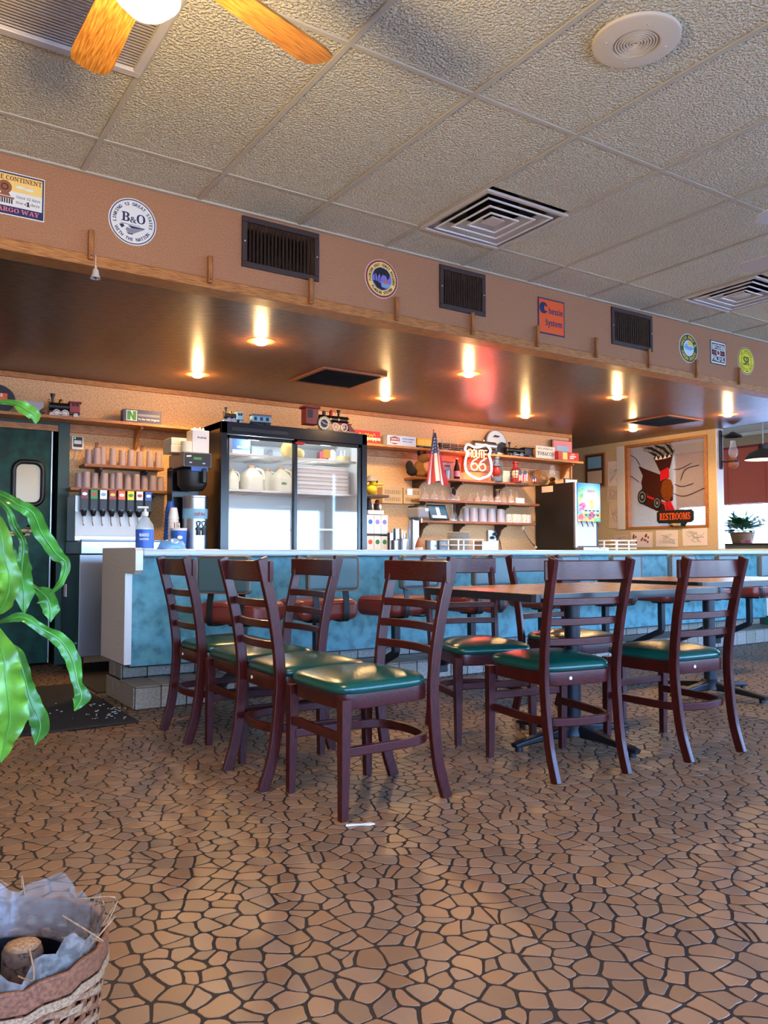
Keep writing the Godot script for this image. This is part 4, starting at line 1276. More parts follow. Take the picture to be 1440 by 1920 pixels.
		if kind == 0:
			for i in 14: k.add(disc(0.012, 0.005, 0.0068, 10).mesh(), Transform3D(Basis.from_scale(Vector3(1, 1.4, 1)), Vector3(rng.randf_range(-0.4, 0.4) * ww, rng.randf_range(0.12, 0.85) * hh, 0)))
		else:
			for i in 5:
				var pts := []
				for j in 5: pts.append(Vector3(rng.randf_range(-0.4, 0.4) * ww, rng.randf_range(0.15, 0.85) * hh, 0.0062))
				k.tube(smooth_path(pts, 4), 0.0016, 4)
		obj("pencil_marks", k, "maroon" if kind == 0 else "print_grey", o)
	drawing.call("pencil portrait drawing taped beside the stained glass", [1140, 866, 1163, 910], 1)
	drawing.call("plain tan sheet taped under the pencil portrait", [1138, 912, 1165, 940], 4)
	drawing.call("tall tan sheet taped lowest beside the stained glass", [1142, 942, 1167, 990], 4)
	drawing.call("child's drawing dotted with red hearts under the window", [1183, 998, 1224, 1026], 0)
	drawing.call("child's pale drawing with scribbled lettering under the window", [1230, 995, 1272, 1025], 2)
	drawing.call("child's drawing with rounded corners and a large oval", [1280, 991, 1327, 1023], 3)
	drawing.call("small faded sheet beside the drink machines", [1152, 1003, 1178, 1026], 4)
	# lantern sconce on the wall end
	var lp := on_z(1340, 874, -5.64)
	var s := thing("wall_lantern", "black wall lantern with glass chimney and copper font", "wall lamp", Vector3(SX + 0.06, lp.y, -5.648))
	obj("back_plate", mb().rbox(Vector3(0, 0.2, 0.012), Vector3(0.05, 0.46, 0.024), 0.011, 3), "black_iron", s)
	obj("arm", mb().tube(smooth_path([Vector3(0, 0.06, 0.02), Vector3(0.02, 0.05, 0.08), Vector3(0.06, 0.06, 0.13)], 5), 0.009, 8), "black_iron", s)
	obj("hood_arm", mb().cyl(Vector3(0, 0.36, 0.02), Vector3(0.06, 0.37, 0.13), 0.005), "black_iron", s)
	obj("font", mb().lathe([Vector2(0, -0.03), Vector2(0.02, -0.03), Vector2(0.055, 0.0), Vector2(0.06, 0.03), Vector2(0.06, 0.06), Vector2(0.03, 0.09), Vector2(0.03, 0.1), Vector2(0, 0.1)], 20, Vector3(0.06, 0, 0.13)), "copper_brown", s)
	obj("band", mb().lathe([Vector2(0.061, 0.04), Vector2(0.064, 0.045), Vector2(0.064, 0.06), Vector2(0.061, 0.065)], 20, Vector3(0.06, 0, 0.13)), "black_iron", s)
	obj("chimney", mb().lathe([Vector2(0.03, 0.1), Vector2(0.05, 0.14), Vector2(0.055, 0.17), Vector2(0.035, 0.23), Vector2(0.028, 0.3)], 20, Vector3(0.06, 0, 0.13)), "drink_glass", s)
	obj("hood", mb().lathe([Vector2(0.11, 0.34), Vector2(0.09, 0.36), Vector2(0.04, 0.385), Vector2(0.02, 0.4), Vector2(0, 0.4)], 24, Vector3(0.06, 0, 0.13)), "black_iron", s)
	# half wall, green, on a tiled curb
	structure("wall_half", mb().bb(Vector3(SX, 0.11, -5.648), Vector3(SX + 0.12, 0.885, -3.9)), "green_panel", "low green panelled wall at the counter end")
	var curb := thing("tiled_curb", "beige tiled curb under the low green wall", "curb", Vector3(SX + 0.05, 0, -4.75))
	obj("core", mb().bb(Vector3(-0.07, 0, -0.9), Vector3(0.08, 0.105, 0.87)), "grout", curb)
	for k in 11:
		obj("tile", mb().bb(Vector3(-0.08, 0.004, -0.88 + k * 0.155), Vector3(-0.07, 0.1, -0.88 + k * 0.155 + 0.149), 0.003), "plinth_tile", curb)
	structure("trim_half_wall", mb().bb(Vector3(SX - 0.03, 0.934, -5.64), Vector3(SX + 0.15, 0.95, -3.9), 0.004), "counter_top", "pale cap on the low green wall")
	# ledge under the east window with flower basket
	structure("window_ledge", mb().bb(Vector3(RX - 0.45, 1.02, -9.0), Vector3(RX, 1.05, -1.0), 0.006), "frame_dark", "dark window ledge under the red blind")
	var bp := on_x(1392, 1012, RX - 0.25)
	bp.y = 1.05
	var fb := thing("flower_basket", "wicker basket of white flowers and broad leaves on the window ledge", "plant", bp)
	obj("basket", mb().lathe([Vector2(0, 0), Vector2(0.15, 0), Vector2(0.19, 0.17), Vector2(0.2, 0.18), Vector2(0.18, 0.18), Vector2(0.0, 0.15)], 24), "wicker", fb)
	for k in 5: obj("weave_band", mb().lathe([Vector2(0.152 + k * 0.0085, 0.012 + k * 0.036), Vector2(0.163 + k * 0.0085, 0.022 + k * 0.036), Vector2(0.157 + k * 0.0085, 0.034 + k * 0.036)], 24), "wicker_pale", fb)
	var rng := RandomNumberGenerator.new()
	rng.seed = 9
	for k in 84:
		var a := rng.randf() * TAU; var e := rng.randf_range(0.15, 1.3)
		var d := Vector3(cos(a) * cos(e), sin(e), sin(a) * cos(e))
		var r := rng.randf_range(0.26, 0.46)
		leaf_to(fb, Vector3(0, 0.17, 0) + d * r * 0.35, Vector3(0, 0.15, 0) + d * r * Vector3(1.3, 1.0, 1.3) + Vector3(0, 0.03, 0), rng.randf_range(0.07, 0.12), "leaf_dark" if k % 3 else "leaf")
	for k in 26:
		var a := rng.randf() * TAU
		var at := Vector3(cos(a) * rng.randf_range(0.12, 0.3), rng.randf_range(0.17, 0.42), sin(a) * rng.randf_range(0.14, 0.46))
		obj("blossom", mb().ball(at, Vector3(0.03, 0.022, 0.03), 8, 5), "white", fb)
	obj("stem", mb().cyl(Vector3(0, 0.14, 0), Vector3(0.02, 0.5, 0.06), 0.005), "leaf_dark", fb)
	leaf_to(fb, Vector3(0.02, 0.42, 0.06), Vector3(0.03, 0.6, 0.1), 0.07, "leaf")
	leaf_to(fb, Vector3(0.05, 0.28, 0.1), Vector3(0.05, 0.44, 0.42), 0.1, "leaf")
	var sf := thing("small_flag", "tiny stick flag planted in the flower basket", "flag", bp + Vector3(-0.1, 0.2, -0.08))
	obj("stick", mb().cyl(Vector3(0, 0, 0), Vector3(0, 0.34, 0), 0.004), "tan", sf)
	for k in 5: obj("stripe", mb().prism(poly([-0.02 - k * 0.008, 0.24 - k * 0.035, 0.02 + k * 0.008, 0.24 - k * 0.035, 0.028 + k * 0.008, 0.205 - k * 0.035, -0.028 - k * 0.008, 0.205 - k * 0.035]), -0.005, 0.005), "red" if k % 2 else "white", sf)
	obj("canton", mb().prism(poly([-0.006, 0.33, 0.006, 0.33, 0.02, 0.24, -0.02, 0.24]), -0.006, 0.006), "navy", sf)
	for q in sf.get_children(): q.rotation_degrees.y = -60
	var pb := bp + Vector3(-0.16, 0, 0.2)
	one("pink_bow", "bright pink ribbon bow lying by the flower basket", "bow", mb().ball(Vector3(0, 0.03, -0.05), Vector3(0.03, 0.03, 0.05), 10, 6).ball(Vector3(0, 0.03, 0.05), Vector3(0.03, 0.03, 0.05), 10, 6).ball(Vector3(0, 0.03, 0), Vector3(0.02, 0.02, 0.02), 8, 6), "pink", pb + Vector3(-0.05, 0, 0))
	# pendant lamp
	var d := ray(1431, 862)
	var pp := EYE + d * (10.4 / 1.0)
	var pl := thing("pendant_lamp", "brown dome pendant lamp hanging before the red blind", "pendant lamp", Vector3(pp.x, pp.y, pp.z))
	obj("shade", mb().lathe([Vector2(0.225, 0.0), Vector2(0.22, 0.02), Vector2(0.17, 0.09), Vector2(0.08, 0.13), Vector2(0.06, 0.14), Vector2(0.06, 0.2), Vector2(0.0, 0.2)], 32), "grille_brown", pl)
	obj("reflector", mb().lathe([Vector2(0.221, 0.004), Vector2(0.165, 0.082), Vector2(0.0, 0.12)], 32), "globe", pl)
	obj("rod", mb().cyl(Vector3(0, 0.2, 0), Vector3(0, CEIL - pp.y, 0), 0.008), "white_metal", pl)
	spot(pl, Vector3(0, -0.02, 0), Color(1, 0.9, 0.72), 1.0, 70, 0.1)

# a simple pointed leaf between two points
func leaf_to(parent: Node, a: Vector3, b: Vector3, w: float, m: String) -> void:
	var d := (b - a)
	var L := d.length()
	d /= L
	var side := d.cross(Vector3.UP)
	if side.length() < 0.05: side = Vector3.RIGHT
	side = side.normalized()
	var up := side.cross(d)
	var R := []
	for i in 7:
		var t := i / 6.0
		var hw := w * 0.5 * sin(PI * pow(t, 0.8)) + 0.001
		var c := a + d * L * t - Vector3.UP * t * t * L * 0.25
		R.append(PackedVector3Array([c - side * hw + up * hw * 0.3, c, c + side * hw + up * hw * 0.3]))
	obj("leaf", mb().strip(R, false), m, parent)

# ---------------------------------------------------------------- tables and chairs
func furniture() -> void:
	var chair := make_chair()
	var C := [[1.61, -2.6, -90, "at the window end of the row without a table"], [1.585, -3.04, 90, "second in the row without a table"],
		[1.62, -3.485, -90, "third in the row without a table"], [1.60, -3.93, 90, "in the row without a table, closest to the stools"],
		[2.66, -3.17, -16, "on the counter side of the table, near the tableless row"], [3.35, -3.2, 2, "on the counter side of the table, near the second table"],
		[2.554, -2.545, 171, "on the window side of the table, near the tableless row"], [3.25, -2.48, 177, "on the window side of the table, near the second table"]]
	for i in C.size():
		var c: Array = C[i]
		var lab: String = "green-seated ladder-back chair, " + c[3]
		var g := "ladder-back dining chairs"
		if i == 0:
			chair.position = Vector3(c[0], 0, c[1]); chair.rotation_degrees.y = c[2]
			meta(chair, lab, "chair", g)
		else: copy(chair, Vector3(c[0], 0, c[1]), c[2], lab, g)
	var t := make_table()
	t.position = Vector3(2.925, 0, -2.78)
	meta(t, "wood-topped dining table with black edge between four chairs", "table", "pedestal dining tables")
	copy(t, Vector3(4.62, 0, -3.2), 0, "wood-topped dining table beyond the four-chair table, near the stools", "pedestal dining tables")
	# floor mats and litter
	var m := thing("floor_mat", "large black rubber floor mat before the green door", "mat", Vector3(0.75, 0, -5.1))
	obj("rubber_sheet", mb().box(Vector3(0, 0.006, 0), Vector3(1.08, 0.01, 1.48), 0.004), "rubber", m)
	var m2 := thing("floor_mat", "small dark mat under the steel cabinet", "mat", Vector3(1.52, 0, -5.75))
	obj("rubber_sheet", mb().box(Vector3(0, 0.005, 0), Vector3(0.4, 0.008, 0.7), 0.003), "rubber", m2)
	var rng := RandomNumberGenerator.new()
	rng.seed = 3
	var cr := mb()
	for k in 46:
		var p := on_y(rng.randf_range(160, 240) if k % 3 else rng.randf_range(90, 235), rng.randf_range(1318, 1348), 0.012)
		var on_mat := p.x < 1.28 and p.x > 0.22
		cr.ball(Vector3(p.x, 0.0125 if on_mat else 0.002, p.z), Vector3(rng.randf_range(0.002, 0.012), 0.002, rng.randf_range(0.002, 0.008)), 5, 4)
	var co := one("crumbs", "scattered white crumbs on and beside the black mat", "crumbs", cr, "white")
	co.set_meta("kind", "stuff")
	var fp := on_y(675, 1547, 0.0)
	one("plastic_scrap", "white torn plastic scrap on the floor by the front chair leg", "litter", mb().prism(poly([-0.05, -0.006, -0.01, -0.004, 0.03, -0.016, 0.05, -0.008, 0.042, 0.006, 0.0, 0.004, -0.045, 0.012]), 0.001, 0.004, Transform3D(Basis(Vector3.RIGHT, -PI / 2), Vector3.ZERO)), "white", fp, -20)
	var fp2 := on_y(422, 1430, 0.0)
	one("paper_scrap", "tiny cream paper scrap on the floor by the loose chairs", "litter", mb().box(Vector3(0, 0.004, 0), Vector3(0.02, 0.006, 0.016), 0.001, Basis(Vector3.BACK, 0.2)), "milk", fp2, 30)

func make_chair() -> Node3D:
	var o := Node3D.new()
	o.name = "dining_chair"
	add_child(o, true)
	for s in [-1, 1]:
		obj("leg", mb().bar([Vector3(s * 0.198, 0, 0.2), Vector3(s * 0.196, 0.41, 0.194)], [0.03, 0.042], [0.03, 0.042], Vector3.RIGHT, 0.004), "mahogany", o)
		obj("leg", mb().bar(smooth_path([Vector3(s * 0.178, 0, -0.262), Vector3(s * 0.18, 0.13, -0.222), Vector3(s * 0.183, 0.30, -0.2), Vector3(s * 0.185, 0.45, -0.196), Vector3(s * 0.19, 0.66, -0.225), Vector3(s * 0.195, 0.872, -0.278), Vector3(s * 0.195, 0.884, -0.280)], 4), 0.026, 0.046, Vector3.RIGHT, 0.006), "mahogany", o)
	# seat frame and cushion from a rounded outline
	var outl := func(w: float, z0: float, z1: float, e: float) -> Array:
		var pts := []
		for k in 40:
			var a := TAU * k / 40.0
			var ca := cos(a); var sa := sin(a)
			var x := signf(ca) * pow(absf(ca), e) * w
			var z := signf(sa) * pow(absf(sa), e)
			var zz := (z1 + z0) / 2 + z * (z1 - z0) / 2
			x *= lerpf(0.86, 1.0, (zz - z0) / (z1 - z0))
			pts.append(Vector2(x, zz))
		return pts
	var apron: Array = outl.call(0.205, -0.205, 0.208, 0.38)
	var rings := []
	for y in [0.37, 0.373, 0.425, 0.428]:
		var r := PackedVector3Array()
		var k: float = 0.97 if y in [0.37, 0.428] else 1.0
		for p in apron: r.append(Vector3(p.x * k, y, p.y * k))
		rings.append(r)
	obj("seat_frame", mb().strip(rings, true, true, true), "mahogany_h", o)
	var cush: Array = outl.call(0.218, -0.198, 0.225, 0.42)
	rings = []
	for q in [[0.95, 0.424], [0.995, 0.43], [1.0, 0.441], [0.985, 0.453], [0.93, 0.463], [0.8, 0.47], [0.6, 0.480], [0.35, 0.488], [0.12, 0.490]]:
		var r := PackedVector3Array()
		for p in cush: r.append(Vector3(p.x * q[0], q[1], 0.01 + (p.y - 0.01) * q[0]))
		rings.append(r)
	obj("seat", mb().strip(rings, true, false, true), "vinyl_green", o)
	# back rails, bowed
	var bow := func(y: float, w: float, z: float, dip: float) -> Array:
		var pts := []
		for k in 9:
			var t := k / 8.0 * 2.0 - 1.0
			pts.append(Vector3(t * w, y, z - dip * (1.0 - t * t)))
		return pts
	obj("top_rail", mb().bar(bow.call(0.843, 0.214, -0.248, 0.032), 0.018, 0.082, Vector3.BACK, 0.005), "mahogany_h", o)
	for q in [[0.715, -0.222], [0.632, -0.205], [0.55, -0.192]]:
		obj("slat", mb().bar(bow.call(q[0], 0.18, q[1], 0.03), 0.017, 0.031, Vector3.BACK, 0.004), "mahogany_h", o)
	# bentwood hoop stretcher and front stretcher
	obj("hoop_stretcher", mb().bar(smooth_path([Vector3(0.185, 0.225, 0.19), Vector3(0.182, 0.225, 0.0), Vector3(0.172, 0.225, -0.13), Vector3(0.12, 0.225, -0.2), Vector3(0, 0.225, -0.222), Vector3(-0.12, 0.225, -0.2), Vector3(-0.172, 0.225, -0.13), Vector3(-0.182, 0.225, 0.0), Vector3(-0.185, 0.225, 0.19)], 4), 0.034, 0.02, Vector3.UP, 0.004), "mahogany_h", o)
	obj("front_stretcher", mb().bar([Vector3(-0.19, 0.275, 0.197), Vector3(0.19, 0.275, 0.197)], 0.034, 0.018, Vector3.UP, 0.004), "mahogany_h", o)
	obj("screw_cap", disc(0.007, -0.003, 0.002, 12), "white", o).transform = Transform3D(Basis(Vector3.UP, PI), Vector3(0.06, 0.4, -0.205))
	return o

func make_table() -> Node3D:
	var o := Node3D.new()
	o.name = "pedestal_table"
	add_child(o, true)
	var hw := 0.625; var hd := 0.4; var r := 0.05
	var pl := PackedVector2Array()
	for p in loop_rect(hw, hd, r, Vector3.ZERO): pl.append(Vector2(p.x, p.y))
	var T := Transform3D(Basis(Vector3.RIGHT, PI / 2), Vector3.ZERO)
	obj("edge_band", mb().prism(pl, -0.7445, -0.712, T), "black_edge", o)
	var pi := PackedVector2Array()
	for p in loop_rect(hw - 0.006, hd - 0.006, r, Vector3.ZERO): pi.append(Vector2(p.x, p.y))
	obj("table_top", mb().prism(pi, -0.746, -0.744, T), "table_top", o)
	obj("column", mb().cyl(Vector3(0, 0.05, 0), Vector3(0, 0.69, 0), 0.038, -1, 24), "black_iron", o)
	obj("top_plate", mb().box(Vector3(0, 0.7, 0), Vector3(0.5, 0.022, 0.08), 0.003).box(Vector3(0, 0.7, 0), Vector3(0.08, 0.022, 0.5), 0.003), "black_iron", o)
	obj("hub", mb().lathe([Vector2(0, 0.1), Vector2(0.05, 0.1), Vector2(0.065, 0.08), Vector2(0.075, 0.04), Vector2(0.0, 0.035)], 24), "black_iron", o)
	for k in 4:
		var q := Basis(Vector3.UP, k * PI / 2)
		obj("foot", mb().bar([q * Vector3(0.03, 0.06, 0), q * Vector3(0.2, 0.05, 0), q * Vector3(0.36, 0.034, 0), q * Vector3(0.385, 0.03, 0)], [0.06, 0.052, 0.046, 0.04], [0.06, 0.04, 0.026, 0.02], q * Vector3(0, 0, 1), 0.012), "black_iron", o)
		obj("glide", mb().lathe([Vector2(0, 0), Vector2(0.018, 0), Vector2(0.018, 0.024), Vector2(0, 0.024)], 14, q * Vector3(0.355, 0, 0)), "black_plastic", o)
	return o

# ---------------------------------------------------------------- helpers for things standing in front of the back wall
# pixel box on the plane z -> size in metres and base point
func pb(a: Array, z: float) -> Dictionary:
	var cx: float = (a[0] + a[2]) * 0.5
	var cy: float = (a[1] + a[3]) * 0.5
	var x0 := on_z(a[0], cy, z).x; var x1 := on_z(a[2], cy, z).x
	var y1 := on_z(cx, a[1], z).y; var y0 := on_z(cx, a[3], z).y
	return {"p": Vector3((x0 + x1) / 2, y0, z), "w": x1 - x0, "h": y1 - y0}

func wheel(b: MB, at: Vector3, r: float, t := 0.008) -> MB:
	return b.add(disc(r, -t / 2, t / 2, 18).mesh(), Transform3D(Basis(), at))
func rim(b: MB, at: Vector3, r: float, t := 0.01) -> MB:
	b.add(disc(r, -t / 2, t / 2, 20, r * 0.8).mesh(), Transform3D(Basis(), at))
	for k in 3: b.box(at, Vector3(r * 1.8, r * 0.1, t), 0, Basis(Vector3.BACK, k * PI / 3))
	return b

# toy steam engine, length L along x (chimney at -x when dir < 0), base at the origin
func toy_engine(o: Node3D, L: float, H: float, boiler: String, cab: String, wheelm: String, dir: float, depth := 0.07) -> void:
	var d := dir
	var T := func(x: float, y: float, z := 0.0) -> Vector3: return Vector3(x * L * d, y * H, z)
	obj("chassis", mb().box(T.call(0, 0.2), Vector3(L * 0.92, H * 0.09, depth), 0.003), "black_plastic", o)
	obj("boiler", mb().cyl(T.call(0.42, 0.46), T.call(-0.15, 0.46), H * 0.17, -1, 20), boiler, o)
	obj("smokebox_door", mb().cyl(T.call(0.42, 0.46), T.call(0.44, 0.46), H * 0.15, H * 0.1, 18), "steel_dark", o)
	obj("cab", mb().box(T.call(-0.3, 0.44), Vector3(L * 0.3, H * 0.4, depth), 0.003), cab, o)
	obj("cab_window", mb().box(T.call(-0.26, 0.58), Vector3(L * 0.08, H * 0.16, depth + 0.003), 0.001).box(T.call(-0.37, 0.58), Vector3(L * 0.08, H * 0.16, depth + 0.003), 0.001), "ink", o)
	obj("cab_roof", mb().rbox(T.call(-0.31, 0.68), Vector3(L * 0.38, H * 0.07, depth * 1.2), H * 0.03, 3), cab, o)
	obj("chimney", mb().lathe([Vector2(H * 0.045, 0.6 * H), Vector2(H * 0.05, 0.8 * H), Vector2(H * 0.1, 0.93 * H), Vector2(H * 0.1, 1.0 * H), Vector2(0, 1.0 * H)], 16, Vector3(0.33 * L * d, 0, 0)), "black_plastic", o)
	obj("steam_dome", mb().lathe([Vector2(H * 0.08, 0.58 * H), Vector2(H * 0.08, 0.72 * H), Vector2(H * 0.05, 0.78 * H), Vector2(0, 0.79 * H)], 16, Vector3(0.1 * L * d, 0, 0)), "brass", o)
	obj("headlamp", mb().cyl(T.call(0.4, 0.68), T.call(0.47, 0.68), H * 0.06, -1, 12), "brass", o)
	obj("pilot", mb().prism(poly([0.4 * L * d, 0.2 * H, 0.44 * L * d, 0.2 * H, 0.53 * L * d, 0.03 * H, 0.42 * L * d, 0.03 * H]), -depth / 2, depth / 2), cab if cab != "black_plastic" else boiler, o)
	for x in [0.22, -0.02]:
		obj("wheel", rim(wheel(mb(), T.call(x, 0.16, depth / 2 + 0.003), H * 0.1, 0.004), T.call(x, 0.16, depth / 2 + 0.006), H * 0.155), wheelm, o)
	obj("wheel", rim(wheel(mb(), T.call(-0.33, 0.1, depth / 2 + 0.003), H * 0.08, 0.004), T.call(-0.33, 0.1, depth / 2 + 0.005), H * 0.1), wheelm, o)
	obj("wheel", rim(wheel(mb(), T.call(0.36, 0.09, depth / 2 + 0.003), H * 0.07, 0.004), T.call(0.36, 0.09, depth / 2 + 0.005), H * 0.09), wheelm, o)
	obj("far_wheels", mb().cyl(T.call(0.22, 0.12, -depth / 2), T.call(0.22, 0.12, -depth / 2 + 0.01), H * 0.12).cyl(T.call(-0.33, 0.1, -depth / 2), T.call(-0.33, 0.1, -depth / 2 + 0.01), H * 0.1), "black_plastic", o)
	obj("drive_rod", mb().box(T.call(0.1, 0.15, depth / 2 + 0.014), Vector3(L * 0.3, H * 0.03, 0.004)), "steel", o)

func toy_wagon(o: Node3D, L: float, H: float, kind: String, m: String, depth := 0.07) -> void:
	obj("underframe", mb().box(Vector3(0, H * 0.24, 0), Vector3(L, H * 0.1, depth), 0.002), "black_plastic", o)
	for s in [-1, 1]:
		var b := mb()
		for k in [-1, 1]: wheel(b, Vector3(s * L * 0.32 + k * L * 0.07, H * 0.11, depth / 2), H * 0.11)
		b.box(Vector3(s * L * 0.32, H * 0.14, depth / 2 + 0.004), Vector3(L * 0.22, H * 0.07, 0.006))
		for k in [-1, 1]: wheel(b, Vector3(s * L * 0.32 + k * L * 0.07, H * 0.11, -depth / 2), H * 0.11)
		obj("bogie", b, "black_plastic", o)
	if kind == "box":
		obj("body", mb().box(Vector3(0, H * 0.6, 0), Vector3(L * 0.96, H * 0.62, depth), 0.003), m, o)
		obj("roof", mb().rbox(Vector3(0, H * 0.94, 0), Vector3(L, H * 0.12, depth * 1.1), H * 0.05, 3), m, o)
		obj("sliding_door", mb().box(Vector3(0, H * 0.58, depth / 2), Vector3(L * 0.2, H * 0.55, 0.004)), m, o)
	elif kind == "hopper":
		obj("body", mb().prism(poly([-L * .48, H, L * .48, H, L * .48, H * .6, L * .3, H * .3, -L * .3, H * .3, -L * .48, H * .6]), -depth / 2, depth / 2), m, o)
		for k in 8: obj("rib", mb().box(Vector3(lerpf(-L * .45, L * .45, k / 7.0), H * 0.8, depth / 2), Vector3(L * 0.015, H * 0.4, 0.006)), "steel_dark", o)
	elif kind == "log":
		for k in 7: obj("log", mb().cyl(Vector3(-L * 0.46, H * (0.42 + 0.2 * (k / 4)), (k % 4 - 1.5 + 0.5 * (k / 4)) * depth * 0.24), Vector3(L * 0.46, H * (0.42 + 0.2 * (k / 4)), (k % 4 - 1.5 + 0.5 * (k / 4)) * depth * 0.24), H * 0.12, -1, 10), m, o)
		for s in 4: obj("stake", mb().box(Vector3(lerpf(-L * .4, L * .4, s / 3.0), H * 0.6, depth / 2), Vector3(0.004, H * 0.75, 0.004)), "steel_dark", o)
	elif kind == "tank":
		obj("tank", mb().lathe([Vector2(0, -L * .46), Vector2(H * .2, -L * .45), Vector2(H * .3, -L * .42), Vector2(H * .31, 0), Vector2(H * .3, L * .42), Vector2(H * .2, L * .45), Vector2(0, L * .46)], 22, Vector3(0, H * 0.58, 0), Basis(Vector3.BACK, PI / 2)), m, o)
		obj("dome", mb().lathe([Vector2(H * .1, H * .85), Vector2(H * .1, H * .96), Vector2(0, H)], 16), m, o)
	elif kind == "coach":
		obj("body", mb().box(Vector3(0, H * 0.55, 0), Vector3(L * 0.96, H * 0.5, depth), 0.003), m, o)
		obj("roof", mb().rbox(Vector3(0, H * 0.86, 0), Vector3(L * 1.04, H * 0.16, depth * 1.15), H * 0.07, 3), "steel_dark", o)
		for k in 3: obj("window", mb().box(Vector3(lerpf(-L * .3, L * .3, k / 2.0), H * 0.56, depth / 2), Vector3(L * 0.14, H * 0.3, 0.004), 0.001), "ink", o)

func shelf(label: String, x0: float, x1: float, y: float, depth: float, m: String, brackets: Array, apron := false) -> Node3D:
	var o := thing("wall_shelf", label, "shelf", Vector3((x0 + x1) / 2, y, BZ))
	var w := x1 - x0
	obj("board", mb().bb(Vector3(-w / 2, -0.025, 0), Vector3(w / 2, 0, depth), 0.003), m, o)
	if apron: obj("apron", mb().bb(Vector3(-w / 2, -0.095, 0), Vector3(w / 2, -0.025, 0.02), 0.002), m, o)
	for bx in brackets:
		var pl := poly([0.0, -0.025, depth * 0.85, -0.025, depth * 0.85, -0.045, depth * 0.6, -0.06, depth * 0.4, -0.09, depth * 0.3, -0.14, 0.03, -0.20, 0.0, -0.20])
		obj("bracket", mb().prism(pl, -0.012, 0.012, Transform3D(Basis(Vector3(0, 0, 1), Vector3(0, 1, 0), Vector3(-1, 0, 0)), Vector3(bx - (x0 + x1) / 2, 0, 0))), m if apron else "frame_dark", o)
	return o

func tumbler(o: Node3D, w: float, h: float) -> void:
	var r := w / 2
	obj("cup", mb().lathe([Vector2(r, 0), Vector2(r * 0.98, h * 0.05), Vector2(r * 0.86, h * 0.95), Vector2(r * 0.8, h), Vector2(0, h)], 18), "tumbler", o)
	obj("lip", mb().lathe([Vector2(r * 0.95, 0), Vector2(r * 1.04, 0.002), Vector2(r * 1.04, 0.008), Vector2(r * 0.97, 0.01)], 18), "tumbler", o)

